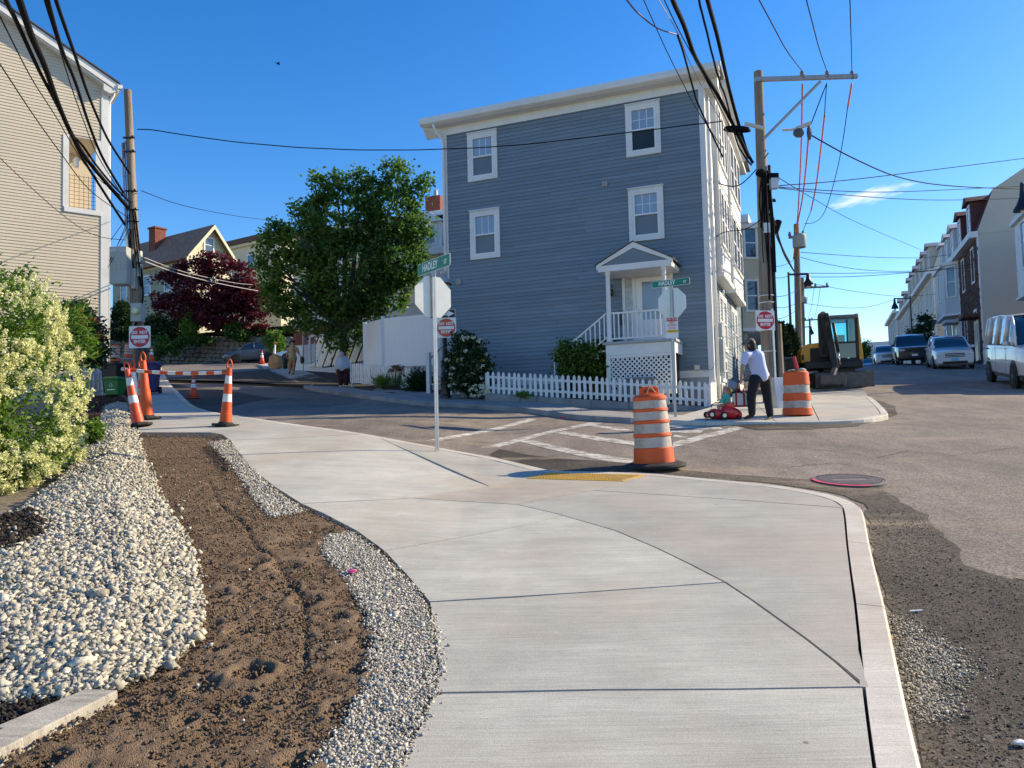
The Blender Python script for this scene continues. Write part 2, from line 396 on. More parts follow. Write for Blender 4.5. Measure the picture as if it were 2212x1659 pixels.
def sheet(name, outline, dz, mat_, fn=g, h=0.5, parent=None, thick=0.0, kind=None, smooth=False):
    """a sheet that follows the terrain inside an outline of (x, y) world points"""
    pts = [(p[0], p[1]) for p in outline]
    area = sum(pts[i][0] * pts[(i + 1) % len(pts)][1] - pts[(i + 1) % len(pts)][0] * pts[i][1] for i in range(len(pts)))
    if area < 0: pts.reverse()
    b = MB(); xs = [p[0] for p in pts]; ys = [p[1] for p in pts]
    x = math.floor(min(xs) / h) * h
    while x < max(xs):
        col_ = clip_half(clip_half(pts, 0, x, False), 0, x + h, True)
        if len(col_) >= 3:
            y = math.floor(min(q[1] for q in col_) / h) * h; top = max(q[1] for q in col_)
            while y < top:
                c = clip_half(clip_half(col_, 1, y, False), 1, y + h, True)
                cc = []
                for q in c:
                    if not cc or (abs(q[0] - cc[-1][0]) + abs(q[1] - cc[-1][1])) > 1e-5: cc.append(q)
                if len(cc) > 2 and abs(cc[0][0] - cc[-1][0]) + abs(cc[0][1] - cc[-1][1]) < 1e-5: cc.pop()
                if len(cc) >= 3:
                    a2 = sum(cc[i][0] * cc[(i + 1) % len(cc)][1] - cc[(i + 1) % len(cc)][0] * cc[i][1] for i in range(len(cc)))
                    if abs(a2) > 1e-7: b.poly([(q[0], q[1], fn(q[0], q[1]) + dz) for q in cc])
                y += h
        x += h
    if thick:
        n = len(pts); t = [(p[0], p[1], fn(p[0], p[1]) + dz) for p in pts]; u = [(p[0], p[1], fn(p[0], p[1]) + dz - thick) for p in pts]
        b.add(u + t, [(i, (i + 1) % n, n + (i + 1) % n, n + i) for i in range(n)])
    o = b.build(name, mat_, parent, smooth)
    if kind: o['kind'] = kind
    return o

def inset(pts, d):
    pts = [Vector((p[0], p[1])) for p in pts]
    area = sum(pts[i].x * pts[(i + 1) % len(pts)].y - pts[(i + 1) % len(pts)].x * pts[i].y for i in range(len(pts)))
    if area < 0: pts.reverse()
    out = []; n = len(pts)
    for i in range(n):
        e0 = (pts[i] - pts[i - 1]).normalized(); e1 = (pts[(i + 1) % n] - pts[i]).normalized()
        n0, n1 = Vector((-e0.y, e0.x)), Vector((-e1.y, e1.x)); bis = n0 + n1
        k = bis.length_squared
        bis = n0 if k < 1e-6 else bis * (2 / k)
        if bis.length > 2.5: bis = bis.normalized() * 2.5
        out.append(pts[i] + bis * d)
    return [(p.x, p.y) for p in out]

def px2w(lst, fn=g, dz=0.0):
    return [tuple(G(p[0], p[1], dz, fn)[:2]) for p in lst]

def smooth_line(pts, n=6):
    """Catmull-Rom through points"""
    out = []; P_ = [Vector(p) for p in pts]
    for i in range(len(P_) - 1):
        p0, p1, p2, p3 = P_[max(i - 1, 0)], P_[i], P_[i + 1], P_[min(i + 2, len(P_) - 1)]
        for k in range(n):
            t = k / n
            out.append(0.5 * ((2 * p1) + (p2 - p0) * t + (2 * p0 - 5 * p1 + 4 * p2 - p3) * t * t + (3 * p1 - p0 - 3 * p2 + p3) * t ** 3))
    out.append(P_[-1]); return [tuple(p) for p in out]

# ---- far ground and road
def grid_lines(a, b, fine_a, fine_b, fine, coarse):
    xs = []; x = a
    while x < b:
        xs.append(x)
        if fine_a - 1e-6 <= x < fine_b: x += fine
        else:
            d = min(abs(x - fine_a), abs(x - fine_b)); st = max(fine, min(coarse, 0.25 * d + fine)); nx = x + st
            if x < fine_a < nx: nx = fine_a
            x = nx
    xs.append(b); return xs
def terrain(name, xs, ys, fn, m):
    V = np.array([(x, y, fn(x, y)) for y in ys for x in xs]); nx = len(xs)
    Fq = np.array([(j * nx + i, j * nx + i + 1, (j + 1) * nx + i + 1, (j + 1) * nx + i) for j in range(len(ys) - 1) for i in range(nx - 1)])
    o = npmesh(name, V, Fq, m, None, True); o['kind'] = 'structure'; return o
M_EARTH = mat('dry_earth', (0.13, 0.11, 0.085), 0.95, 0.3, 0.5, 0.5, 20)
terrain('ground', grid_lines(-900, 900, -30, 30, 2.0, 60), grid_lines(-60, 1500, -8, 70, 2.0, 60), lambda x, y: g(x, y) - 0.32 - (0.004 * max(0, y - 70) if y > 70 else 0), M_EARTH)
terrain('road', grid_lines(-34, 60, -8, 12, 0.25, 2.0), grid_lines(-8, 130, 3, 24, 0.25, 2.5), road_z, M_ROAD)

# ---- near pavement: individual concrete slabs
EDGE_L = [(800, 1800), (855, 1659), (905, 1570), (936, 1497), (948, 1440), (940, 1380), (926, 1300), (880, 1245), (829, 1190), (770, 1147), (700, 1110), (650, 1088)]
EDGE_L2 = [(650, 1088), (590, 1050), (540, 1010), (496, 951), (478, 938)]
J1 = [(936, 1497), (1300, 1490), (1567, 1489), (1867, 1484)]
J2 = [(889.5, 1075.5), (1000, 1083), (1116, 1089.5), (1196, 1107.8), (1329.5, 1146), (1413, 1181), (1489.5, 1217.9), (1566.8, 1257.8), (1625.8, 1297), (1741, 1379.4), (1803.6, 1428), (1867, 1484)]
KERB_IN = [(1900, 1745), (1890, 1659), (1868.6, 1500), (1867, 1484), (1857.5, 1390), (1848, 1304), (1838.5, 1237), (1830, 1170), (1825.5, 1120), (1821, 1097)]
KERB_IN2 = [(1823.6, 1097), (1800, 1081), (1760, 1069), (1700, 1058), (1630, 1048), (1475, 1034), (1398, 1027)]
KERB_IN3 = [(1188, 1021), (1140, 1012), (1050, 990), (960, 973), (850, 953), (815, 944)]
near_walk = bpy.data.objects.new('near_pavement', None); coll.objects.link(near_walk); near_walk['kind'] = 'structure'
SLABS = []
def slab(pxs, m=None, dz=0.0, ins=0.009, nm='slab', par=None, w=False):
    pts = pxs if w else px2w(pxs)
    o = sheet(nm, inset(pts, ins), dz, m or M_CONC, h=0.5, parent=par or near_walk, thick=0.16)
    SLABS.append(o); return o
K_A, K_B = (926, 1300), (1566.8, 1257.8)
slab([(700, 2100), (760, 1900)] + EDGE_L[:4] + J1[1:] + [(1868.6, 1500), (1879, 1580), (1890, 1659), (1906, 1775), (1925, 1900), (1950, 2100)])
slab(EDGE_L[3:7] + [(1240, 1281), K_B] + J2[8:] + J1[::-1][1:-1])
slab(EDGE_L[6:9] + [(829, 1140) if False else (960, 1167), (1096, 1131) if False else (1130, 1135), (1215, 1113)] + J2[4:8][0:4] + [(1240, 1281)])
slab(EDGE_L[8:] + [(829.5, 1079.5)] + J2[:4] + [(1215, 1113), (1130, 1135), (960, 1167)])
slab(J2[2:] + KERB_IN[3:] + [(1566.8, 1077.8), (1279.5, 1058.8)], M_CONC2)
slab([(889.5, 1075.5), (1056, 1050), (1134.5, 1034), (1346, 1040), (1279.5, 1058.8), (1116, 1089.5), (1000, 1083)], M_RAMP)
slab([(815, 944)] + KERB_IN3[::-1][1:] + [(1134.5, 1034), (1056, 1050)], M_CONC2)
slab([(1398, 1027)] + KERB_IN2[::-1][1:] + [(1566.8, 1077.8), (1279.5, 1058.8), (1346, 1040)], M_CONC2)
slab([(1056, 1050), (889.5, 1075.5), (829.5, 1079.5)] + EDGE_L2[:4] + [(640, 946), (780, 938), (815, 944)])
slab([(496, 951), (478, 938), (452, 934), (300, 934), (296, 921), (553, 907), (640, 919), (757, 934), (780, 938), (640, 946)])
slab([(296, 921), (288, 893), (440, 889), (553, 907)])
slab([(288, 893), (278, 868), (389, 862), (440, 889)])
slab([(278, 868), (266, 846), (372, 843), (389, 862)])
slab([(266, 846), (266, 830), (357, 826), (372, 843)], M_CONC)
slab([(266, 830), (268, 800), (342, 792), (357, 826)], M_CONC)
slab([(268, 800), (270, 787), (333, 780), (342, 792)], M_CONC)
slab([(270, 787), (300, 775), (327, 772), (333, 780)], M_CONC)
# dark joint filler just under the slabs
M_JOINT = mat('joint_filler', (0.05, 0.045, 0.04), 0.95, 0.3, 9)
fill = [(700, 2100), (760, 1900)] + EDGE_L + EDGE_L2[1:] + [(452, 934), (300, 934), (288, 893), (278, 868), (266, 846), (389, 862), (440, 889), (553, 907), (757, 934)] + KERB_IN3[::-1] + KERB_IN2[::-1] + KERB_IN[::-1] + [(1925, 1900), (1950, 2100)]
sheet('joint_bed', inset(px2w(fill), 0.02), -0.02, M_JOINT, h=0.5, parent=near_walk)

# ---- kerb stones
def kerb_run(inner, outer, cuts, m, nm='kerb_stone', par=near_walk, drop=0.2):
    """inner and outer are world lines of equal length; cuts are index breaks"""
    for a, b_ in zip(cuts[:-1], cuts[1:]):
        b = MB(); k = b_ - a + 1
        I = [Vector((*inner[i], g(*inner[i]))) for i in range(a, b_ + 1)]; O = [Vector((*outer[i], g(*outer[i]))) for i in range(a, b_ + 1)]
        # shorten a touch at both ends for the joint
        for L in (I, O):
            for e, q in ((0, 1), (-1, -2)):
                d = L[q] - L[e]; L[e] = L[e] + d.normalized() * min(0.005, d.length * 0.3)
        for i in range(k):
            oi = I[i]; oo = O[i]; t = (oo - oi).normalized()
            b.v += [tuple(oi), tuple(oo - t * 0.015), tuple(oo - Vector((0, 0, 0.015))), tuple(oo - Vector((0, 0, drop))), tuple(oi - Vector((0, 0, drop)))]
        for i in range(k - 1):
            for j in range(5):
                b.f.append((i * 5 + j, i * 5 + (j + 1) % 5, (i + 1) * 5 + (j + 1) % 5, (i + 1) * 5 + j))
        b.f += [tuple(range(5))[::-1], tuple(range((k - 1) * 5, k * 5))]; b.m = [0] * len(b.f)
        o = b.build(nm, m, par)
        bm = bmesh.new(); bm.from_mesh(o.data); bmesh.ops.recalc_face_normals(bm, faces=bm.faces); bm.to_mesh(o.data); bm.free()
def offset_line(pts, d):
    out = []; n = len(pts)
    for i in range(n):
        a, b_ = Vector(pts[max(i - 1, 0)]), Vector(pts[min(i + 1, n - 1)]); t = (b_ - a).normalized()
        out.append((pts[i][0] + t.y * d, pts[i][1] - t.x * d))
    return out
kin = smooth_line(px2w([(1950, 2100), (1925, 1900), (1890, 1659), (1868.6, 1500), (1848, 1304), (1838.5, 1237), (1830, 1170), (1824.5, 1110), (1815, 1090), (1790, 1077.5), (1755, 1068), (1700, 1058), (1630, 1048.5), (1475, 1034), (1398, 1027), (1290, 1023), (1188, 1021), (1140, 1012), (1050, 990), (960, 973), (850, 953), (757, 936), (640, 920), (553, 907), (440, 889), (389, 862), (372, 843), (357, 826), (342, 792), (333, 780), (327, 772)]), 4)
kin = [(p[0], p[1]) for p in kin]
kerb_run([(p[0], p[1]) for p in offset_line(kin, 0.006)], offset_line(kin, 0.16), [0, 8, 16, 24, 32, 40, 48, 56, 64, 72, 80, 88, 96, 104, 112, len(kin) - 1], M_KERB)

# ---- yellow tactile panel with truncated domes
tq = px2w([(1134.5, 1034), (1187.9, 1021), (1397.8, 1026.5), (1346, 1040)])
M_TAC = mat('tactile_yellow', (0.6, 0.36, 0.06), 0.7, 0.15, 6, dirt=((0.42, 0.33, 0.2), 0.7, 5))
tac = bpy.data.objects.new('tactile_panel', None); coll.objects.link(tac); tag(tac, 'yellow tactile paving panel set in the kerb ramp in front of the barrel', 'tactile paving')
sheet('panel_plate', inset(tq, 0.01), 0.006, M_TAC, h=0.3, parent=tac, thick=0.03)
td = MB(); A_, B_, C_, D_ = [Vector((p[0], p[1])) for p in inset(tq, 0.04)]
for i in range(26):
    for j in range(11):
        a, c = (i + 0.5) / 26, (j + 0.5) / 11
        q = (A_ * (1 - a) + D_ * a) * (1 - c) + (B_ * (1 - a) + C_ * a) * c if False else (A_.lerp(B_, c)).lerp(D_.lerp(C_, c), a)
        td.lathe([(0.016, 0), (0.011, 0.008)], 8, (q.x, q.y, g(q.x, q.y) + 0.0062))
o = td.build('domes', M_TAC, tac); o['kind'] = 'stuff'

# ---- paint on the road (worn crosswalk and stop lines), broken asphalt beside the new kerb
def road_sheet(nm, pxs, m, dz, kind='structure', jit=0.0, par=None, h=0.25, ins=0.0):
    pts = px2w(pxs, road_z)
    if jit:
        q = []
        for i in range(len(pts)):
            a, b_ = Vector(pts[i]), Vector(pts[(i + 1) % len(pts)]); k = max(1, int((b_ - a).length / 0.18))
            for t in range(k):
                p = a.lerp(b_, t / k); q.append((p.x + rnd.uniform(-jit, jit), p.y + rnd.uniform(-jit, jit)))
        pts = q
    o = sheet(nm, pts, dz, m, fn=road_z, h=h, parent=par)
    if kind: o['kind'] = kind
    return o
cz = crop(900, 900, 2.765)
marks = bpy.data.objects.new('crosswalk_marking', None); coll.objects.link(marks); marks['kind'] = 'structure'
for q in ([(270, 368), (370, 368), (990, 232), (940, 225)],
          [(630, 412), (740, 412), (1120, 310), (1420, 255), (1330, 250), (1090, 300), (900, 345)],
          [(870, 372), (960, 365), (1240, 430), (1620, 490), (1600, 522), (1480, 508), (1180, 448)],
          [(1100, 316), (1170, 305), (1400, 345), (1640, 376), (1620, 400), (1380, 368)],
          [(1310, 270), (1370, 262), (1600, 298), (1560, 310)],
          [(1870, 415), (1870, 380), (2060, 330), (2300, 268), (2360, 280), (2120, 345)],
          [(1880, 330), (1985, 345), (1940, 352), (1870, 344)],
          [(1500, 248), (2030, 296), (2200, 296), (2180, 282), (2000, 275), (1560, 240)],
          [(1860, 300), (2080, 300), (2050, 318), (1860, 318)]):
    road_sheet('paint_stripe', [cz(*p) for p in q], M_PAINT, 0.005, None, 0.012, marks)
c3 = crop(1600, 1000, 2.0737)
road_sheet('broken_asphalt', [c3(*p) for p in [(0, 212), (-560, 160), (-900, 110), (-940, 135), (-600, 235), (-250, 248), (0, 250), (350, 268), (600, 300), (780, 335), (880, 380), (905, 470), (940, 650), (1000, 900), (1060, 1130), (1130, 1420), (1180, 1659), (1230, 1900), (1900, 1900), (1900, 800), (1560, 735), (1370, 670), (1330, 600), (1260, 520), (1180, 430), (1090, 385), (960, 300), (700, 262), (350, 242)]], M_RUBBLE, 0.006, jit=0.03)
ce = crop(1450, 750, 3.403)
road_sheet('broken_asphalt', [ce(*p) for p in [(900, 845), (1250, 815), (1650, 812), (1900, 795), (2080, 765), (2120, 700), (2060, 640), (2212, 690), (2212, 760), (1900, 850), (1500, 875), (1100, 880)]], M_RUBBLE, 0.006, jit=0.03)
cf = crop(560, 780, 4.424)
road_sheet('fresh_patch', [(348, 826), (356, 850), (375, 870), (400, 884), (445, 897), (470, 899), (500, 880), (545, 868), (600, 862), (480, 842), (420, 838)], M_FRESH, 0.006, jit=0.03)
road_sheet('fresh_patch', [cf(*p) for p in [(0, 520), (250, 530), (640, 545), (790, 600), (1240, 680), (1250, 730), (700, 790), (300, 800), (0, 840), (-400, 830), (-700, 640), (-300, 560)]], asphalt_mat('patched_asphalt', (0.13, 0.118, 0.108), (0.2, 0.18, 0.16), 0.35), 0.004, jit=0.03)
# pink utility paint and pink board in the gutter
for q in ([(540, 829), (572, 825), (575, 827), (545, 832)], [(585, 826), (615, 824), (612, 826), (588, 828)], [(522, 815), (560, 813), (560, 815), (524, 817)]):
    road_sheet('paint_mark', q, M_PINK, 0.009, None, 0.0, marks)
c6 = crop(950, 550, 3.16)
bq = px2w([c6(*p) for p in [(1130, 1350), (1180, 1350), (1440, 1362), (1440, 1370), (1310, 1374), (1150, 1360)]], road_z)
tag(sheet('painted_board', bq, 0.03, M_PINK, fn=road_z, h=0.5, thick=0.03), 'bright pink painted board lying in the gutter by the fence', 'board')

# ---- pavement across the street
far_walk = bpy.data.objects.new('far_pavement', None); coll.objects.link(far_walk); far_walk['kind'] = 'structure'
kt = [cf(*p) for p in [(210, 330), (270, 342), (330, 385), (500, 455), (640, 515), (760, 560), (920, 590), (1200, 625), (1500, 660), (1940, 710)]] + [c6(*p) for p in [(280, 1238), (760, 1268), (1100, 1303), (1300, 1331), (1690, 1352)]] + [ce(*p) for p in [(400, 790), (700, 803), (1000, 806), (1250, 808), (1600, 802), (1900, 785), (2060, 757), (2086, 742), (2050, 690), (1990, 632), (1960, 614), (1860, 606), (1500, 600)]]
kw = px2w(kt)
inn = [cf(*p) for p in [(420, 290), (440, 300), (590, 360), (780, 430), (980, 515), (1050, 527), (1130, 540), (1400, 570), (1770, 605), (2060, 622)]] + [c6(*p) for p in [(250, 1185), (600, 1205), (1050, 1247), (1300, 1287), (1690, 1318)]]
iw = px2w(inn)
split = [0, 2, 3, 4, 5, 6, 7, 8, 9, 10, 11, 12, 13, 14]
for i in range(14):
    a, b_ = i, i + 1
    slab([kw[a], kw[b_], iw[min(b_, len(iw) - 1)], iw[a]], M_CONC if i < 4 else M_CONC3, par=far_walk, w=True, ins=0.005)
cornr = px2w([ce(*p) for p in [(500, 758), (740, 694), (760, 640), (1000, 592), (1240, 588)]])
CB = [kw[14], kw[15], kw[16], kw[17]]
slab([kw[14], kw[15], kw[16], cornr[1], cornr[0], iw[14]], M_CONC, par=far_walk, w=True)
slab([kw[16], kw[17], kw[18], cornr[3], cornr[2], cornr[1]], M_CONC, par=far_walk, w=True)
slab([kw[18], kw[19], kw[27], cornr[4], cornr[3]], M_CONC, par=far_walk, w=True)
slab([kw[19], kw[20], kw[21], kw[22], kw[23], kw[24], kw[25], kw[26], kw[27]], M_CONC, par=far_walk, w=True)
ks = [(p[0], p[1]) for p in smooth_line(kw[:15], 3)]
kerb_run(offset_line(ks, 0.004), offset_line(ks, 0.15), [0, 6, 12, 18, 24, 30, 36, len(ks) - 1], M_GRANITE, par=far_walk, drop=0.22)
kc = [(p[0], p[1]) for p in smooth_line(kw[14:], 3)]
kerb_run(offset_line(kc, 0.004), offset_line(kc, 0.15), [0, 6, 12, 18, 24, 30, len(kc) - 1], M_KERB, par=far_walk, drop=0.2)
# pavement going on up the main street, driveway beside the slatted fence
SD = Vector((0.381, 0.925))                       # direction of the main street
for k in range(7):
    p0 = Vector((6.7, 19.6)) + SD * (k * 5.2); p1 = p0 + SD * 5.2; s_ = Vector((0.925, -0.381)) * 2.3
    slab([p0, p0 + s_, p1 + s_, p1], M_CONC3, par=far_walk, w=True, ins=0.004, dz=-0.004)
    q0 = Vector((18.4, 16.0)) + SD * (k * 6); q1 = q0 + SD * 6; 
    slab([q0, q0 + s_ * 0.8, q1 + s_ * 0.8, q1], M_CONC3, par=far_walk, w=True, ins=0.004, dz=0.0)
sheet('driveway', px2w([cf(*p) for p in [(590, 360), (980, 515), (1130, 540), (1150, 380), (820, 360)]]), -0.01, M_DRIVE, h=0.5)['kind'] = 'structure'
# yard levels behind the fences
yard = [(-2.6, 22.9), (5.3, 19.9), (5.9, 21.3), (-1.6, 24.4), (-1.2, 25.3), (-12, 31)]
sheet('yard', [(-16, 33), (-6.5, 29.5), (-2.6, 23.2), (5.2, 20.0), (8, 27), (2, 42), (-12, 46)], 0.0, mat('yard_mulch', (0.05, 0.042, 0.035), 0.95, 0.4, 4, 1.0, 30), h=1.0, thick=0.2)['kind'] = 'structure'

# cracks in the worn asphalt
M_CRACK = mat('crack_dark', (0.035, 0.03, 0.027), 0.95)
def crack(pts, w=0.02, seed=1):
    rr = random.Random(seed); L = px2w(pts, road_z); q = []
    for a, b_ in zip(L[:-1], L[1:]):
        a, b_ = Vector(a), Vector(b_); k = max(2, int((b_ - a).length / 0.12))
        for t in range(k): p = a.lerp(b_, t / k); q.append(Vector((p.x + rr.uniform(-0.03, 0.03), p.y + rr.uniform(-0.03, 0.03))))
    b = MB()
    for i in range(len(q) - 1):
        d = (q[i + 1] - q[i]); d = d.normalized() if d.length > 1e-6 else Vector((1, 0)); n_ = Vector((-d.y, d.x)) * w * rr.uniform(0.3, 0.8)
        b.poly([(p.x, p.y, road_z(p.x, p.y) + 0.0065) for p in (q[i] - n_, q[i + 1] - n_, q[i + 1] + n_, q[i] + n_)])
    o = b.build('road_crack', M_CRACK); o['kind'] = 'structure'
for k, pts in enumerate(([(1890, 990), (1960, 975), (2060, 985), (2212, 965)], [(2090, 1225), (2140, 1245), (2212, 1255)], [(1420, 960), (1560, 975), (1700, 965), (1880, 985)], [(1700, 1010), (1800, 1000), (1920, 1020)], [(560, 915), (760, 905), (940, 925)], [(480, 850), (640, 865), (900, 880), (1050, 905)], [(1950, 905), (2080, 920), (2212, 915)], [(1000, 940), (1180, 930), (1330, 945)])):
    crack(pts, 0.011, k)
# ------------------------------------------------------------------ planting bed: soil, stones, mulch, board
def in_poly(X, Y, poly):
    inside = np.zeros(len(X), bool); n = len(poly); j = n - 1
    for i in range(n):
        xi, yi = poly[i]; xj, yj = poly[j]
        with np.errstate(divide='ignore', invalid='ignore'):
            c = ((yi > Y) != (yj > Y)) & (X < (xj - xi) * (Y - yi) / (yj - yi + 1e-12) + xi)
        inside ^= c; j = i
    return inside
def edge_dist(X, Y, poly, closed=True):
    d = np.full(len(X), 1e9)
    for i in range(len(poly) - (0 if closed else 1)):
        ax, ay = poly[i]; bx, by = poly[(i + 1) % len(poly)]; dx, dy = bx - ax, by - ay
        t = np.clip(((X - ax) * dx + (Y - ay) * dy) / (dx * dx + dy * dy + 1e-9), 0, 1)
        d = np.minimum(d, np.hypot(X - ax - t * dx, Y - ay - t * dy))
    return d
gv = np.vectorize(g)
SOIL_L = [c1(*p) for p in [(590, 206), (603, 260), (645, 370), (680, 470), (725, 560), (790, 650), (825, 780), (855, 900), (862, 1000), (850, 1090), (740, 1180), (600, 1262), (470, 1320), (505, 1340), (300, 1440), (0, 1592), (-500, 1850)]]
walk_edge = EDGE_L2[::-1][:-1] + EDGE_L[::-1]
soil_out = px2w(SOIL_L + [(-100, 2100), (700, 2100), (760, 1900)] + [p for p in EDGE_L] + EDGE_L2[1:] + [(452, 936)])
soil_out = [(x, y) for x, y in soil_out]
FINE_A = px2w([c1(*p) for p in [(905, 250), (985, 240), (1060, 335), (1150, 430), (1240, 500), (1315, 548), (1250, 562), (1180, 572), (1120, 520), (1090, 470), (1040, 400), (985, 330)]])
FINE_B = px2w([c1(*p) for p in [(1520, 640), (1620, 720), (1700, 790), (1790, 890), (1850, 980), (1885, 1080), (1897, 1180), (1890, 1290), (1860, 1370), (1800, 1500), (1720, 1640), (1640, 1800), (1250, 1800), (1360, 1640), (1480, 1480), (1560, 1350), (1600, 1230), (1620, 1100), (1590, 1000), (1540, 900), (1480, 810), (1410, 740), (1400, 690), (1430, 650)]])

xs = np.array([p[0] for p in soil_out]); ys = np.array([p[1] for p in soil_out])
step = 0.019
gx = np.arange(max(xs.min(), -3.4), xs.max(), step); gy = np.arange(max(ys.min(), 1.55), ys.max(), step)
XX, YY = np.meshgrid(gx, gy); X1, Y1 = XX.ravel(), YY.ravel()
ins = in_poly(X1, Y1, soil_out)
ed = edge_dist(X1, Y1, soil_out)
furrow = [G(*c1(*p))[:2] for p in [(815, 300), (860, 370), (910, 430), (960, 520), (1060, 600), (1100, 690), (1180, 740), (1240, 830), (1310, 930), (1318, 1010), (1320, 1120), (1305, 1290), (1230, 1420)]]
furrow = [(p[0], p[1]) for p in smooth_line([(a, b_) for a, b_ in furrow], 3)]
fd = edge_dist(X1, Y1, [(p[0], p[1]) for p in furrow], False)
Z1 = np.zeros(len(X1))
idx = np.nonzero(ins)[0]
pits = [(G(*c1(*p)), r, h) for p, r, h in [((1085, 1245), 0.075, 0.11), ((930, 905), 0.07, 0.05), ((1100, 765), 0.09, 0.05), ((775, 1245), 0.03, 0.04), ((1230, 780), 0.09, 0.05), ((1330, 930), 0.08, 0.06), ((1225, 865), 0.07, 0.06), ((1040, 1060), 0.06, 0.05), ((920, 1030), 0.05, 0.05), ((935, 1140), 0.04, 0.04), ((1440, 1000), 0.07, 0.05), ((1590, 1110), 0.06, 0.06), ((1530, 1215), 0.08, 0.05), ((530, 1365), 0.05, 0.03), ((800, 1440), 0.04, 0.04), ((870, 1295), 0.06, 0.04), ((190, 1625), 0.07, 0.06), ((1035, 1365), 0.04, 0.04), ((1480, 1400), 0.06, 0.05), ((1290, 1630), 0.06, 0.07), ((1020, 945), 0.12, 0.03), ((760, 285), 0.3, 0.05), ((680, 285), 0.25, 0.04), ((1350, 640), 0.2, 0.04), ((1260, 690), 0.12, 0.04)]]
for i in idx:
    x, y = X1[i], Y1[i]; v = Vector((x, y, 0))
    h = 0.02 * noise.fractal(v * 2.2, 1.0, 2.0, 4) + 0.010 * noise.noise(v * 13) + 0.018 * noise.noise(v * 29 + Vector((3, 9, 1)))
    c = noise.noise(v * 47); h += 0.013 * max(0, c) ** 1.0
    e = min(1.0, ed[i] / 0.12)
    near = 1.0 if y < 5.5 else 0.6
    f = fd[i]
    h = h * e * near - (0.026 + 0.016 * noise.noise(v * 3.1)) * math.exp(-(f / (0.013 + 0.006 * noise.noise(v * 7))) ** 2)
    for q, r_, dp in pits:
        d2 = ((x - q.x) / r_) ** 2 + ((y - q.y) / r_) ** 2
        if d2 < 9: h += -dp * math.exp(-d2) + 0.35 * dp * math.exp(-(math.sqrt(d2) - 1.5) ** 2 * 3)
    Z1[i] = g(x, y) - 0.035 + h + 0.02 * e
nxg = len(gx); keep = ins.reshape(XX.shape)
quad_ok = keep[:-1, :-1] & keep[1:, :-1] & keep[:-1, 1:] & keep[1:, 1:]
jj, ii = np.nonzero(quad_ok)
Fq = np.stack([jj * nxg + ii, jj * nxg + ii + 1, (jj + 1) * nxg + ii + 1, (jj + 1) * nxg + ii], 1)
used = np.unique(Fq); remap = np.zeros(len(X1), int); remap[used] = np.arange(len(used))
M_SOIL = mat('loam_soil', (0.255, 0.175, 0.108), 0.95, 0.3, 7, 1.0, 160, col2=(0.165, 0.108, 0.065), dirt=((0.32, 0.225, 0.145), 0.55, 2.0, 0.5), fine=0.3)
so = npmesh('soil_bed', np.stack([X1, Y1, Z1], 1)[used], remap[Fq], M_SOIL, None, False); so['kind'] = 'structure'
sheet('soil_base', [(x, y) for x, y in soil_out], -0.075, M_SOIL, h=0.5)['kind'] = 'structure'

# ---- stones: each a small faceted solid, merged into one mass per bed
ICO = None
def stone_field(name, n, poly, size, hfun, m, label, seed, dens=None, flat=0.62, z0=0.0, layers=None, jit=0.02, zfn=None):
    r_ = np.random.default_rng(seed)
    px = np.array([p[0] for p in poly]); py = np.array([p[1] for p in poly])
    pts = []
    cnt = 0
    while cnt < n:
        k = n * 3
        # more stones close by, where they are seen one by one
        yy = py.min() + (py.max() - py.min()) * r_.random(k) ** (dens or 1.0)
        xx = r_.uniform(px.min(), px.max(), k)
        ok = in_poly(xx, yy, poly); q = np.stack([xx[ok], yy[ok]], 1); pts.append(q); cnt += len(q)
    pts = np.concatenate(pts)[:n] + r_.normal(0, jit, (n, 2))
    base = np.array([(1, 0, 0), (-1, 0, 0), (0, 1, 0), (0, -1, 0), (0, 0, 1), (0, 0, -1)], float)
    # cube corners chopped: 8 jittered corners give a blocky chip
    cub = np.array([(x, y, z) for x in (-1, 1) for y in (-1, 1) for z in (-1, 1)], float) * 0.62
    fc = np.array([(0, 1, 3, 2), (4, 6, 7, 5), (0, 4, 5, 1), (2, 3, 7, 6), (0, 2, 6, 4), (1, 5, 7, 3)])
    V = np.repeat(cub[None], n, 0) * r_.uniform(0.55, 1.2, (n, 8, 3))
    dims = np.stack([r_.uniform(0.7, 1.45, n), r_.uniform(0.55, 1.0, n), r_.uniform(0.4, 0.85, n) * flat / 0.62], 1) * (size * r_.lognormal(0, 0.36, n))[:, None]
    V *= dims[:, None, :]
    a = r_.uniform(0, 2 * np.pi, n); tx = r_.normal(0, 0.5, n); ty = r_.normal(0, 0.5, n)
    def rot(V, ang, i, j):
        c, s_ = np.cos(ang)[:, None], np.sin(ang)[:, None]; A = V[:, :, i] * c - V[:, :, j] * s_; B = V[:, :, i] * s_ + V[:, :, j] * c
        V = V.copy(); V[:, :, i] = A; V[:, :, j] = B; return V
    V = rot(V, tx, 1, 2); V = rot(V, ty, 0, 2); V = rot(V, a, 0, 1)
    z = (zfn or gv)(pts[:, 0], pts[:, 1]) + hfun(pts[:, 0], pts[:, 1]) + r_.uniform(-0.6, 0.75, n) * size + z0
    V += np.stack([pts[:, 0], pts[:, 1], z], 1)[:, None, :]
    Fall = (fc[None] + (np.arange(n) * 8)[:, None, None]).reshape(-1, 4)
    o = npmesh(name, V.reshape(-1, 3), Fall, m)
    return tag(o, label, None, None, 'stuff')
M_STONE = mat('white_stone', (0.43, 0.4, 0.325), 0.9, 0.15, 9, 0.5, 60, island=0.42, dirt=((0.42, 0.38, 0.3), 0.5, 12))
M_CHIP = mat('grey_chippings', (0.42, 0.39, 0.33), 0.9, 0.1, 20, island=0.55)
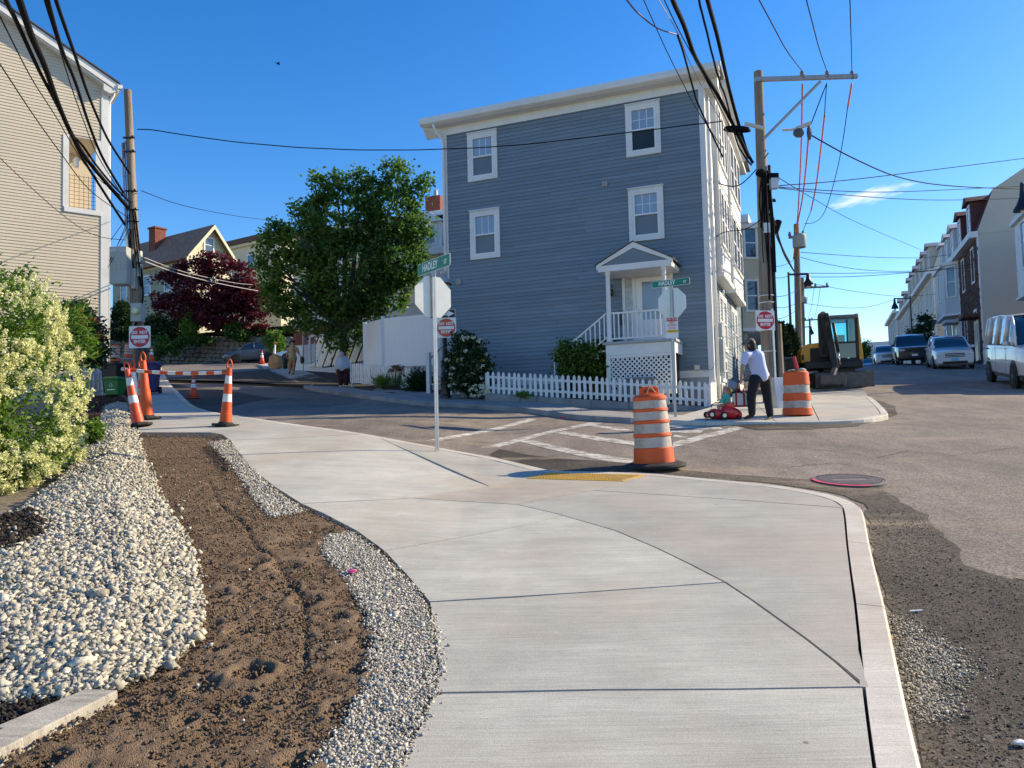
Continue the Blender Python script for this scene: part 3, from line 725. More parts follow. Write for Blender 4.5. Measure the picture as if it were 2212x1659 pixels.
GRAVEL = px2w([c1(*p) for p in [(455, 95), (500, 84), (545, 86), (580, 190), (590, 206), (603, 260), (645, 370), (685, 470), (730, 560), (800, 650), (835, 780), (862, 900), (870, 1000), (860, 1090), (745, 1190), (610, 1262), (440, 1335), (200, 1360), (0, 1372), (-400, 1400), (-700, 1300), (-500, 700), (-150, 640), (60, 560), (250, 430), (370, 270), (420, 170)]])
def gravel_h(x, y):
    d = edge_dist(np.asarray(x, float), np.asarray(y, float), GRAVEL)
    return np.minimum(d * 0.25, 0.10) 
gz = sheet('gravel_base', GRAVEL, -0.03, mat('gravel_dirt', (0.2, 0.17, 0.13), 0.95, 0.3, 8), fn=lambda x, y: g(x, y) + float(gravel_h(np.array([x]), np.array([y]))[0]), h=0.25); gz['kind'] = 'structure'
stone_field('gravel_bed', 42000, GRAVEL, 0.0205, gravel_h, M_STONE, 'bank of crushed white stone between the hedge and the brown soil', 11, 1.75, flat=0.45)
stone_field('gravel_bed', 500, [(p[0] + 0.06 * math.sin(i * 2.1), p[1] + 0.06 * math.cos(i * 1.7)) for i, p in enumerate(inset(GRAVEL, -0.1))], 0.02, lambda x, y: 0 * x, M_STONE, 'loose white stones scattered along the rim of the stone bank', 12, 1.5)
stone_field('chipping_strip', 26000, FINE_B, 0.0072, lambda x, y: 0 * x + 0.005, M_CHIP, 'wide crescent of fine grey chippings beside the pavement edge', 13, 1.35, z0=-0.006, jit=0.022)
stone_field('chipping_strip', 6000, FINE_A, 0.0095, lambda x, y: 0 * x + 0.004, M_CHIP, 'short patch of fine grey chippings farther up the pavement edge', 14, 1.2, z0=-0.006, jit=0.022)
for nm_, fpoly in (('chipping_base', FINE_A), ('chipping_base', FINE_B)):
    sheet(nm_, inset(fpoly, 0.02), -0.012, mat('chipping_dirt', (0.12, 0.1, 0.08), 0.95, 0.3, 12, 1.0, 200), h=0.3)['kind'] = 'structure'
stone_field('soil_clods', 24000, soil_out, 0.0075, lambda x, y: 0 * x - 0.012, M_SOIL, 'crumbs of brown soil over the planting bed', 15, 1.6, z0=0.006)
stone_field('soil_pebbles', 260, soil_out, 0.0075, lambda x, y: 0 * x + 0.004, M_STONE, 'small pale pebbles strewn over the brown soil', 16, 1.3)
# dark bark mulch on the left and under the hedge
M_MULCH = mat('bark_mulch', (0.035, 0.027, 0.022), 0.95, 0.5, 15, 1.0, 60, island=0.5)
M_RED = mat('red_mulch', (0.075, 0.032, 0.02), 0.95, 0.4, 15, 1.0, 60, island=0.5)
MUL = px2w([c1(*p) for p in [(-700, 1300), (-400, 1400), (0, 1372), (200, 1362), (440, 1338), (300, 1440), (0, 1560), (-600, 1800)]])
sheet('mulch_base', [(-14, 3), (-14, 26), (-9.6, 26), (-8.6, 20), (-6.3, 13.2), (-5.0, 12.0), (-3.9, 10), (-3.3, 6), (-3.0, 3)], -0.16, M_MULCH, h=0.5)['kind'] = 'structure'
sheet('mulch_base', MUL, 0.0, M_MULCH, h=0.4)['kind'] = 'structure'
stone_field('mulch_chips', 2500, MUL, 0.014, lambda x, y: 0 * x, M_MULCH, 'dark bark mulch at the lower left behind the grey board', 17, 1.0, flat=0.25)
mul2 = px2w([c1(*p) for p in [(-200, 640), (0, 600), (120, 590), (200, 660), (160, 720), (60, 780), (-200, 830)]])
stone_field('mulch_chips', 1600, mul2, 0.018, lambda x, y: gravel_h(x, y) + 0.03, M_MULCH, 'dark bark mulch showing through the white stones', 18, 1.0, flat=0.25)
mul3 = px2w([c1(*p) for p in [(340, 60), (470, 50), (530, 60), (545, 84), (500, 86), (455, 97), (420, 170), (380, 170), (330, 120)]])
sheet('mulch_base', mul3, 0.02, M_RED, h=0.4)['kind'] = 'structure'
stone_field('mulch_chips', 2500, mul3, 0.02, lambda x, y: 0 * x + 0.02, M_RED, 'reddish mulch at the foot of the white gate post', 19, 1.0, flat=0.25)
# grey weathered board along the bed
bp_ = [G(*c1(*p), 0.012) for p in [(510, 1336), (370, 1330), (-560, 1720), (-560, 1880)]]
bb = MB(); bb.hexa([p - Vector((0, 0, 0.06)) for p in bp_] + [p + Vector((0, 0, 0.015)) for p in bp_])
bo = bb.build('edging_board', mat('weathered_board', (0.47, 0.43, 0.36), 0.85, 0.18, 2, 0.5, 30, stretch=(2, 14, 2), dirt=((0.25, 0.21, 0.16), 0.6, 3)), bevel=0.006)
bm = bmesh.new(); bm.from_mesh(bo.data); bmesh.ops.recalc_face_normals(bm, faces=bm.faces); bm.to_mesh(bo.data); bm.free()
tag(bo, 'weathered grey timber board edging the soil bed at lower left', 'board')

# loose grit on the broken asphalt along the kerb
rv = np.vectorize(road_z)
M_GRIT = mat('asphalt_grit', (0.12, 0.105, 0.085), 0.9, 0.2, 15, island=0.7); M_PALEG = mat('pale_grit', (0.4, 0.36, 0.28), 0.9, 0.15, 15, island=0.5)
GR1 = px2w([c3(*p) for p in [(905, 420), (1090, 400), (1250, 530), (1360, 690), (1650, 780), (1659, 1659), (1190, 1659), (1130, 1420), (1000, 900), (940, 650)]], road_z)
stone_field('loose_grit', 5000, GR1, 0.0048, lambda x, y: 0 * x + 0.006, M_GRIT, 'loose dark grit over the broken asphalt beside the kerb', 71, 1.2, zfn=rv)
for k_, pl in enumerate(([(1015, 900), (1150, 990), (1330, 1100), (1430, 1210), (1300, 1240), (1100, 1230), (1060, 1130)], [(1090, 1240), (1250, 1260), (1310, 1340), (1230, 1420), (1140, 1430)])):
    stone_field('pale_gravel_patch', (3200, 1400)[k_], px2w([c3(*p) for p in pl], road_z), 0.0062, lambda x, y: 0 * x + 0.008, M_PALEG, ('larger pale gravel patch spilled along the kerb at lower right', 'smaller pale gravel patch spilled along the kerb below the larger one')[k_], 72 + k_, 1.1, zfn=rv, jit=0.05)
# ------------------------------------------------------------------ building helpers
class Frame:
    """a thing's own axes: picture positions to local coordinates on one of its walls"""
    def __init__(s, o):
        s.M = Matrix.Translation(o.location) @ Matrix.Rotation(o.rotation_euler[2], 4, 'Z'); s.I = s.M.inverted()
    def y(s, px, py, yp=0.0):
        r = s.I.to_3x3() @ ray(px, py); o = s.I @ Vector((0, 0, EYE)); q = o + r * ((yp - o.y) / r.y); return q.x, q.z
    def x(s, px, py, xp=0.0):
        r = s.I.to_3x3() @ ray(px, py); o = s.I @ Vector((0, 0, EYE)); q = o + r * ((xp - o.x) / r.x); return q.y, q.z
def xf(b, T):
    if T is not None: b.v = [tuple(T @ Vector(p)) for p in b.v]
    return b
def TF(x, y, z, deg=0): return Matrix.Translation((x, y, z)) @ Matrix.Rotation(R(deg), 4, 'Z')

WHITE = mat('white_trim', (0.74, 0.74, 0.72), 0.55, 0.05, 2, dirt=((0.5, 0.49, 0.46), 0.3, 1.2))
WHITE2 = mat('white_vinyl', (0.78, 0.79, 0.8), 0.4, 0.03, 1)
GLASS = mat('window_glass', (0.05, 0.075, 0.11), 0.06, 0.3, 0.8, spec=0.8, coat=0.6)
GLASSB = mat('window_glass_blind', (0.28, 0.36, 0.46), 0.15, 0.1, 0.6, spec=0.6, coat=0.5)
SCREEN = mat('window_screen', (0.14, 0.17, 0.2), 0.35, 0.12, 0.7, spec=0.5)
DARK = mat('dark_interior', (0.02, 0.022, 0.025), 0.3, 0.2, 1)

def window(par, T, w, h, trim=0.11, top=GLASSB, bot=SCREEN, cols=3, rows=2, dentil=False, tm=None, ymid=0.5, sub=True, proud=0.035):
    """double-hung window facing -y; origin at the lower left outer corner of its trim"""
    tm = tm or WHITE
    b = MB(); p = -proud
    b.box(0, w, p, 0.03, 0, trim); b.box(0, w, p, 0.03, h - trim, h); b.box(0, trim, p + 0.002, 0.03, trim, h - trim); b.box(w - trim, w, p + 0.002, 0.03, trim, h - trim)
    o = xf(b, T).build('window', tm, par)
    s = trim * 0.35; x0, x1, z0, z1 = trim, w - trim, trim, h - trim; zm = z0 + (z1 - z0) * ymid
    b = MB(); y0 = p + 0.012
    b.box(x0, x1, y0, 0.028, zm - 0.025, zm + 0.02)
    b.box(x0, x0 + s, y0, 0.028, z0, zm - 0.025); b.box(x1 - s, x1, y0, 0.028, z0, zm - 0.025); b.box(x0 + s, x1 - s, y0, 0.028, z0, z0 + s)
    b.box(x0, x0 + s, y0, 0.028, zm + 0.02, z1); b.box(x1 - s, x1, y0, 0.028, zm + 0.02, z1); b.box(x0 + s, x1 - s, y0, 0.028, z1 - s, z1)
    xf(b, T).build('sash', WHITE2, o)
    b = MB(); b.box(x0 + s, x1 - s, 0.004, 0.02, zm + 0.02, z1 - s); xf(b, T).build('pane', top, o)
    b = MB(); b.box(x0 + s, x1 - s, 0.008, 0.024, z0 + s, zm - 0.025); xf(b, T).build('pane', bot, o)
    if cols > 1 or rows > 1:
        b = MB(); a0, a1, c0, c1_ = x0 + s, x1 - s, zm + 0.02, z1 - s; t = 0.009
        for i in range(1, cols): xx = a0 + (a1 - a0) * i / cols; b.box(xx - t, xx + t, -0.002, 0.003, c0, c1_)
        for i in range(1, rows): zz = c0 + (c1_ - c0) * i / rows; b.box(a0, a1, -0.001, 0.0035, zz - t, zz + t)
        xf(b, T).build('muntin', WHITE2, o)
    if dentil:
        b = MB(); b.box(-0.02, w + 0.02, p - 0.03, 0.0, h + 0.002, h + 0.03); k = int(w / 0.055)
        for i in range(k): b.box(w * (i + 0.2) / k, w * (i + 0.7) / k, p - 0.014, p - 0.001, h - 0.045, h - 0.005)
        xf(b, T).build('head_moulding', tm, o)
    return o

def simple_window(par, T, w, h, trim=0.1, pane=GLASS, tm=None, proud=0.05):
    tm = tm or WHITE; b = MB(); p = -proud
    b.box(0, w, p, 0.02, 0, trim); b.box(0, w, p, 0.02, h - trim, h); b.box(0, trim, p + 0.002, 0.02, trim, h - trim); b.box(w - trim, w, p + 0.002, 0.02, trim, h - trim)
    b.box(trim, w - trim, p + 0.02, 0.018, h / 2 - 0.03, h / 2 + 0.03)
    o = xf(b, T).build('window', tm, par)
    b = MB(); b.box(trim, w - trim, -0.005, 0.016, trim, h - trim); xf(b, T).build('pane', pane, o); return o

def siding(par, T, x0, x1, z0, z1, exp, m, nm='siding', topfn=None, holes=()):
    """lapped courses as one relief; topfn(z) gives the x range of a course under a slope"""
    b = MB(); z = z0
    while z < z1 - 1e-6:
        zt = min(z + exp, z1); a, c = (x0, x1) if topfn is None else topfn((z + zt) / 2)
        segs = [(a, c)]
        for hx0, hx1, hz0, hz1 in holes:
            if zt > hz0 + 0.01 and z < hz1 - 0.01:
                segs = [s for q in segs for s in ((q[0], min(q[1], hx0)), (max(q[0], hx1), q[1])) if s[1] - s[0] > 0.01]
        for q in segs:
            b.add([(q[0], -0.02, z), (q[1], -0.02, z), (q[1], -0.004, zt), (q[0], -0.004, zt), (q[0], 0.0, z), (q[1], 0.0, z)], [(0, 1, 2, 3), (4, 5, 1, 0)])
        z = zt
    o = xf(b, T).build(nm, m, par); o['kind'] = 'stuff'; return o

def roof_pitch(par, pts, thick, m, nm='roof'):
    b = MB(); b.prism(pts, (0, 0, thick)); return b.build(nm, m, par)

def panel(par, nm, T, x0, x1, y0, y1, z0, z1, m, bevel=0.0):
    b = MB(); b.box(x0, x1, y0, y1, z0, z1); return xf(b, T).build(nm, m, par, bevel=bevel)

# ------------------------------------------------------------------ the blue corner house
M_BLUE = mat('blue_clapboard', (0.185, 0.24, 0.288), 0.6, 0.08, 0.7, 0.15, 40, stretch=(0.4, 1, 3), dirt=((0.21, 0.245, 0.275), 0.55, 0.5), objrand=0.09)
BH_RZ = math.atan2(-0.375, 0.927)
bh = thing('blue_house', 'three-storey grey-blue clapboard corner house with white trim and small gabled porch', 'house', (-2.0, 24.5, 0), BH_RZ)
BF = Frame(bh)
HX, HY, ZS, ZE = 8.12, 8.6, 3.02, 11.02           # wall length, depth, siding bottom and top
wl_ = MB(); wl_.box(0.02, HX + 0.1, 0.0, HY, 1.4, ZE + 0.3); wall = wl_.build('wall', M_BLUE, bh)
W_ = [(0.84, 9.36), (5.98, 9.36), (0.87, 6.85), (5.99, 6.85)]; WW, WH = 1.02, 1.55
DOOR = (5.72, 7.2, 3.75, 5.92)
holes = [(a + 0.03, a + WW - 0.03, c + 0.03, c + WH - 0.03) for a, c in W_] + [DOOR]
rc = random.Random(3); exp = 0.1155; z = ZS; i = 0; jx = [2.05, 3.55, 4.7, 2.9, 3.9, 1.9]
while z < ZE - 0.02:
    zt = min(z + exp, ZE)
    segs = [(0.06, HX - 0.02)]
    for hx0, hx1, hz0, hz1 in holes:
        if zt > hz0 + 0.02 and z < hz1 - 0.02:
            segs = [s for q in segs for s in ((q[0], min(q[1], hx0)), (max(q[0], hx1), q[1])) if s[1] - s[0] > 0.05]
    out = []
    for a, c in segs:
        cuts = sorted(set(x for x in ([rc.choice((1.9, 2.02, 2.1)) + 0.13 * (i % 3), rc.choice((4.4, 4.55, 4.65)), 6.9] if i % 2 else [3.3 + 0.1 * (i % 5), rc.choice((5.2, 5.4, 5.5))]) if a + 0.4 < x < c - 0.4))
        e = [a] + cuts + [c]; out += list(zip(e[:-1], e[1:]))
    for a, c in out:
        b = MB(); t = 0.027 + rc.uniform(-0.002, 0.003); a2, c2 = a + 0.0015, c - 0.0015; dz = rc.uniform(-0.002, 0.002)
        b.hexa([(a2, -t, z + dz), (c2, -t, z + dz), (c2, 0.006, z), (a2, 0.006, z), (a2, -0.005, zt + 0.004), (c2, -0.005, zt + 0.004), (c2, 0.006, zt + 0.004), (a2, 0.006, zt + 0.004)])
        b.build('clapboard', M_BLUE, wall)
    z = zt; i += 1
# corner boards, frieze, water table, foundation
panel(bh, 'corner_board', None, -0.05, 0.09, -0.04, 0.15, 1.9, ZE, WHITE); panel(bh, 'corner_board', None, HX - 0.02, HX + 0.14, -0.04, 0.12, 2.55, ZE, WHITE)
panel(bh, 'corner_board', None, HX + 0.09, HX + 0.142, 0.122, 0.3, 2.55, ZE, WHITE)
panel(bh, 'frieze_board', None, -0.05, HX + 0.14, -0.045, 0.02, ZE + 0.001, ZE + 0.30, WHITE)
panel(bh, 'water_table', None, -0.03, HX + 0.02, -0.03, 0.02, ZS - 0.2, ZS - 0.002, WHITE)
M_FOUND = mat('painted_foundation', (0.33, 0.35, 0.36), 0.85, 0.15, 2, 0.3, 30)
panel(bh, 'foundation', None, -0.02, HX + 0.09, -0.018, 0.1, 1.3, ZS - 0.202, M_FOUND)
# eaves: soffit, gutter and roof edge along the facing side; raked roof behind
b = MB(); b.prism([(-0.62, -0.02, ZE + 0.26), (-0.62, -0.34, ZE + 0.26), (-0.62, -0.34, ZE + 0.29), (-0.62, -0.02, ZE + 0.29)], (HX + 1.22, 0, 0)); b.build('soffit', WHITE, bh)
prof = [(-0.34, ZE + 0.27), (-0.40, ZE + 0.29), (-0.46, ZE + 0.33), (-0.475, ZE + 0.42), (-0.45, ZE + 0.42), (-0.34, ZE + 0.41)]
b = MB(); b.prism([(-0.66, y, z) for y, z in prof], (HX + 1.28, 0, 0)); b.build('gutter', WHITE, bh)
M_RFLAT = mat('roof_membrane', (0.2, 0.2, 0.2), 0.8, 0.1, 1)
b = MB(); b.prism([(-0.7, -0.36, ZE + 0.425), (HX + 0.66, -0.36, ZE + 0.425), (HX + 0.66, HY + 0.3, ZE + 0.2 + 0.0), (-0.7, HY + 0.3, ZE + 0.2)], (0, 0, 0.09)); b.build('roof', M_RFLAT, bh)
panel(bh, 'roof_edge', None, -0.71, HX + 0.67, -0.44, -0.365, ZE + 0.425, ZE + 0.53, WHITE)
b = MB(); b.prism([(-0.62, -0.02, ZE - 0.03), (-0.62, -0.34, ZE + 0.255), (-0.02, -0.05, ZE + 0.255), (-0.02, -0.02, ZE - 0.03)], (0, 0.02, 0)); b.build('eave_return', WHITE, bh)
# downspout at the left corner
b = MB(); b.tube([(-0.2, -0.4, ZE + 0.3), (-0.17, -0.33, ZE + 0.12), (-0.03, -0.12, ZE - 0.12), (-0.01, -0.09, ZE - 0.4), (-0.01, -0.09, 3.2)], 0.045, 8); b.build('downspout', WHITE2, bh, True)
for k, (a, c) in enumerate(W_):
    window(bh, TF(a, -0.012, c), WW, WH, 0.135, GLASSB if k != 0 else GLASSB, SCREEN if k != 1 else DARK, 3, 2 if k in (1, 3) else 1, True, proud=0.065)
for px, py, s in ((1308, 398, 0.15), (992, 610, 0.16)):
    x, z = BF.y(px, py); b = MB(); b.box(x - s / 2, x + s / 2, -0.09, 0, z - s / 2, z + s / 2); v = b.build('wall_vent', mat('vent_grey', (0.42, 0.42, 0.42), 0.6), bh, bevel=0.01)
    b = MB(); [b.box(x - s * 0.36, x + s * 0.36, -0.096, -0.0905, z - s * 0.34 + k * s * 0.2, z - s * 0.34 + k * s * 0.2 + s * 0.09) for k in range(4)]; b.build('louvre', mat('vent_dark', (0.2, 0.2, 0.2), 0.6), v)

# ---- gabled entry porch
PY = -1.2
def col(x, y):
    b = MB(); b.lathe([(0.085, 3.84), (0.085, 3.92), (0.068, 3.95), (0.066, 5.0), (0.058, 5.62), (0.058, 5.66), (0.075, 5.68), (0.058, 5.7), (0.085, 5.76), (0.085, 5.8)], 16, (x, y, 0)); b.build('column', WHITE, bh, auto=True)
col(5.6, PY); col(7.16, PY)
panel(bh, 'porch_floor', None, 5.42, 7.45, PY - 0.12, -0.03, 3.76, 3.83, mat('porch_grey', (0.35, 0.36, 0.38), 0.6))
panel(bh, 'porch_skirt', None, 5.5, 7.4, PY - 0.06, PY - 0.02, 3.46, 3.755, WHITE)
panel(bh, 'porch_skirt', None, 7.36, 7.401, PY - 0.0195, -0.03, 3.46, 3.755, WHITE)
panel(bh, 'porch_post', None, 7.26, 7.40, PY - 0.058, PY + 0.06, 2.35, 3.458, WHITE); panel(bh, 'porch_post', None, 5.5, 5.62, PY - 0.058, PY + 0.06, 2.35, 3.458, WHITE)
panel(bh, 'lattice_frame', None, 5.622, 7.258, PY - 0.05, PY - 0.02, 3.38, 3.457, WHITE); panel(bh, 'lattice_frame', None, 5.622, 7.258, PY - 0.05, PY - 0.02, 2.35, 2.47, WHITE)
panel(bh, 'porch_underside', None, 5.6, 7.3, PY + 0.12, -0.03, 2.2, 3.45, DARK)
def clipseg(p, q, x0, x1, z0, z1):
    t0, t1 = 0.0, 1.0; dx, dz = q[0] - p[0], q[1] - p[1]
    for a, c in ((-dx, p[0] - x0), (dx, x1 - p[0]), (-dz, p[1] - z0), (dz, z1 - p[1])):
        if abs(a) < 1e-9:
            if c < 0: return None
        else:
            t = c / a
            if a < 0: t0 = max(t0, t)
            else: t1 = min(t1, t)
    return None if t0 >= t1 else ((p[0] + dx * t0, p[1] + dz * t0), (p[0] + dx * t1, p[1] + dz * t1))
lat = bpy.data.objects.new('lattice', None); coll.objects.link(lat); lat.parent = bh
LX0, LX1, LZ0, LZ1 = 5.63, 7.25, 2.475, 3.375
for sgn, yy in ((1, PY - 0.03), (-1, PY - 0.042)):
    k = -12
    while k < 26:
        x = LX0 + k * 0.132; s = clipseg((x, LZ0), (x + sgn * 2.0, LZ0 + 2.0), LX0, LX1, LZ0, LZ1) if sgn > 0 else clipseg((x, LZ0), (x - 2.0, LZ0 + 2.0), LX0, LX1, LZ0, LZ1)
        k += 1
        if not s: continue
        p, q = Vector((s[0][0], 0, s[0][1])), Vector((s[1][0], 0, s[1][1])); d = (q - p)
        if d.length < 0.03: continue
        d.normalize(); w = Vector((-d.z, 0, d.x)) * 0.019
        b = MB(); b.prism([p - w + Vector((0, yy, 0)), q - w + Vector((0, yy, 0)), q + w + Vector((0, yy, 0)), p + w + Vector((0, yy, 0))], (0, 0.008, 0)); b.build('lattice_strip', WHITE, lat)
def rail(x0, z0, x1, z1, y, n, h):
    b = MB(); b.hexa([(x0, y - 0.03, z0 + h - 0.05), (x1, y - 0.03, z1 + h - 0.05), (x1, y + 0.03, z1 + h - 0.05), (x0, y + 0.03, z0 + h - 0.05), (x0, y - 0.03, z0 + h), (x1, y - 0.03, z1 + h), (x1, y + 0.03, z1 + h), (x0, y + 0.03, z0 + h)]); b.build('handrail', WHITE, bh)
    b = MB(); b.hexa([(x0, y - 0.025, z0), (x1, y - 0.025, z1), (x1, y + 0.025, z1), (x0, y + 0.025, z0), (x0, y - 0.025, z0 + 0.045), (x1, y - 0.025, z1 + 0.045), (x1, y + 0.025, z1 + 0.045), (x0, y + 0.025, z0 + 0.045)]); b.build('bottom_rail', WHITE, bh)
    for k in range(n):
        t = (k + 0.5) / n; x = x0 + (x1 - x0) * t; zz = z0 + (z1 - z0) * t
        b = MB(); b.box(x - 0.016, x + 0.016, y - 0.016, y + 0.016, zz + 0.02, zz + h - 0.03); b.build('baluster', WHITE, bh)
rail(5.68, 3.9, 7.09, 3.9, PY, 11, 0.76)
rail(3.9, 2.75, 5.53, 3.95, PY, 12, 0.72)
for k in range(6):
    panel(bh, 'stair_tread', None, 5.5 - (k + 1) * 0.27, 5.5 - k * 0.27 + 0.03, PY + 0.05, -0.05, 3.58 - k * 0.19, 3.62 - k * 0.19, WHITE)
    panel(bh, 'stair_riser', None, 5.5 - (k + 1) * 0.27 - 0.02, 5.5 - (k + 1) * 0.27, PY + 0.05, -0.05, 3.4 - k * 0.19, 3.578 - k * 0.19, WHITE)
# pediment roof
AX, AZ, EL, ER, EZ = 6.37, 6.55, 5.31, 7.43, 5.98
b = MB(); b.prism([(EL, PY - 0.12, EZ - 0.12), (EL, PY - 0.12, EZ + 0.03), (AX, PY - 0.12, AZ), (ER, PY - 0.12, EZ + 0.03), (ER, PY - 0.12, EZ - 0.12), (ER - 0.16, PY - 0.12, EZ - 0.12 + 0.13), (AX, PY - 0.12, AZ - 0.16), (EL + 0.16, PY - 0.12, EZ + 0.01)], (0, 0.06, 0)); b.build('rake_trim', WHITE, bh)
panel(bh, 'porch_beam', None, EL + 0.04, ER - 0.04, PY - 0.105, PY + 0.1, 5.8, 5.97, WHITE)
b = MB(); b.prism([(EL + 0.15, PY - 0.08, 5.972), (ER - 0.15, PY - 0.08, 5.972), (AX, PY - 0.08, AZ - 0.1)], (0, 0.05, 0)); b.build('pediment', M_BLUE, bh)
panel(bh, 'porch_ceiling', None, EL + 0.04, ER - 0.04, PY + 0.101, -0.03, 5.82, 5.95, WHITE)
M_SHING = mat('roof_shingle', (0.09, 0.075, 0.07), 0.9, 0.3, 8, 0.6, 40)
for sx, xa in ((1, EL - 0.03), (-1, ER + 0.03)):
    b = MB(); b.prism([(xa, PY - 0.14, EZ + 0.0), (AX, PY - 0.14, AZ + 0.002), (AX, -0.02, AZ + 0.002), (xa, -0.02, EZ + 0.0)], (0, 0, 0.035)); b.build('porch_roof', M_SHING, bh)
# entry door with sidelight, lamp, letter box
panel(bh, 'door_frame', None, DOOR[0], DOOR[1], -0.05, 0.02, 5.8, 5.92, WHITE)
for xa, xb in ((5.72, 5.8), (6.02, 6.12), (7.1, 7.2)): panel(bh, 'door_frame', None, xa, xb, -0.05, 0.02, 3.83, 5.799, WHITE)
panel(bh, 'sidelight', None, 5.801, 6.019, -0.01, 0.02, 3.83, 5.79, mat('sidelight_glass', (0.45, 0.5, 0.52), 0.15, 0.3, 6, coat=0.5))
dr = panel(bh, 'door', None, 6.121, 7.099, -0.03, 0.018, 3.83, 5.79, WHITE2, 0.008)
panel(dr, 'door_pane', None, 6.3, 6.95, -0.036, -0.028, 4.55, 5.65, mat('storm_glass', (0.22, 0.27, 0.33), 0.1, 0.15, 0.8, spec=0.7, coat=0.5))
b = MB(); b.tube([(6.2, -0.08, 4.7), (6.2, -0.08, 4.85)], 0.012, 6); b.build('door_handle', mat('brass', (0.4, 0.3, 0.12), 0.3, metal=0.9), dr)
x, z = BF.y(1323, 632); b = MB(); b.tube([(x, -0.02, z + 0.16), (x, -0.1, z + 0.2), (x, -0.16, z + 0.14), (x, -0.16, z + 0.08)], 0.012, 6); b.lathe([(0.03, 0.08), (0.07, 0.06), (0.06, -0.1), (0.03, -0.14)], 8, (x, -0.16, z)); b.build('porch_lamp', mat('black_metal', (0.012, 0.012, 0.013), 0.4, 0.2, 4, spec=0.5), bh)
BLACK = MATS['black_metal']
panel(bh, 'letter_box', None, 5.32 + 0.3, 5.32 + 0.42, -0.12, -0.02, 4.45, 4.85, BLACK)
panel(bh, 'meter_box', None, 7.72, 7.87, -0.11, -0.02, 3.03, 3.16, mat('cream_plastic', (0.6, 0.57, 0.5), 0.5))

# ---- the sunlit side on the main street: two tall panelled bays, paired windows
TS = Matrix.Translation((HX + 0.1, 0, 0)) @ Matrix.Rotation(R(90), 4, 'Z')      # local x runs back along the side, facing +x
M_BLUE_L = M_BLUE
i = 0; z = 2.9
while z < ZE - 0.02:
    for y0, y1 in ((0.3, 2.4), (2.4, 5.2), (5.2, HY - 0.02)):
        if z > 5.9 and y1 > 3: break
        b = MB(); b.hexa([(y0 + 0.001, -0.018, z), (y1 - 0.001, -0.018, z), (y1 - 0.001, 0.006, z), (y0 + 0.001, 0.006, z), (y0 + 0.001, -0.005, z + exp), (y1 - 0.001, -0.005, z + exp), (y1 - 0.001, 0.006, z + exp), (y0 + 0.001, 0.006, z + exp)])
        xf(b, TS).build('clapboard', M_BLUE, wall)
        if z > 5.9: break
    z += exp * 1.0
for y0, y1 in ((0.65, 2.95), (3.75, 7.05)):
    b = MB(); b.box(y0, y1, -0.27, -0.021, 5.85, ZE - 0.02); bay = xf(b, TS).build('bay', WHITE, bh)
    for zf in (5.95, 8.45):
        for k in range(3):
            a = y0 + 0.12 + k * (y1 - y0 - 0.24) / 3; c = a + (y1 - y0 - 0.24) / 3 - 0.06
            panel(bay, 'bay_panel', TS, a, c, -0.295, -0.272, zf, zf + 0.62, WHITE, 0.01)
            bp2 = simple_window(bay, TS @ Matrix.Translation((a, -0.272, zf + 0.72)), c - a, 1.65, 0.08, GLASS)
    panel(bay, 'bay_panel', TS @ Matrix.Translation((y0, 0, 0)) @ Matrix.Rotation(R(-90), 4, 'Z'), 0.05, 0.23, -0.018, -0.002, 5.95, 8.2, WHITE) if False else None
    for zf in (5.98, 7.1, 8.5, 9.7):
        b = MB(); b.box(HX + 0.16, HX + 0.33, y0 - 0.014, y0 - 0.001, zf, zf + 0.95); b.build('bay_panel', WHITE, bay, bevel=0.006)
    b = MB(); b.box(y0 - 0.06, y1 + 0.06, -0.34, -0.021, 5.72, 5.848); xf(b, TS).build('bay_base', WHITE, bay)
    b = MB(); b.prism([(y0 - 0.2, -0.021, ZE - 0.015), (y0 - 0.2, -0.32, ZE - 0.015), (y0 - 0.2, -0.62, ZE + 0.2), (y0 - 0.2, -0.62, ZE + 0.36), (y0 - 0.2, -0.021, ZE + 0.36)], (y1 - y0 + 0.4, 0, 0)); xf(b, TS).build('bay_cornice', WHITE, bay)
for y0 in (1.75, 2.75, 5.0, 6.0):
    window(bh, TS @ Matrix.Translation((y0, -0.012, 3.75)), 0.9, 1.75, 0.13, GLASS, SCREEN, 1, 1)
panel(bh, 'cornice', TS, 0.0, HY, -0.42, -0.0, ZE + 0.02, ZE + 0.3, WHITE)
panel(bh, 'water_table', TS, 0.31, HY, -0.03, 0.02, 2.66, 2.898, WHITE)
M_STUCCO = mat('tan_foundation', (0.42, 0.36, 0.28), 0.9, 0.2, 3, 0.4, 30)
panel(bh, 'foundation', TS, 0.31, HY, -0.022, 0.02, 1.2, 2.658, M_STUCCO)
for y0 in (1.6, 2.3): simple_window(bh, TS @ Matrix.Translation((y0, -0.022, 2.75)), 0.6, 0.75, 0.1, GLASS)
b = MB(); b.tube([(HX + 0.2, 0.22, ZE - 0.2), (HX + 0.2, 0.22, 2.2)], 0.05, 8); b.build('downspout', WHITE2, bh, True)
GREYM = mat('grey_metal_box', (0.36, 0.39, 0.42), 0.5, 0.1, 3, metal=0.2)
b = MB(); b.tube([(HX + 0.2, 0.42, 9.2), (HX + 0.2, 0.42, 4.3)], 0.04, 8); b.build('service_conduit', GREYM, bh, True)
b = MB(); b.box(HX + 0.13, HX + 0.34, 0.36, 0.7, 3.98, 4.35); b.box(HX + 0.13, HX + 0.36, 0.36, 0.78, 2.95, 3.9); b.build('meter_cabinet', GREYM, bh, bevel=0.01)
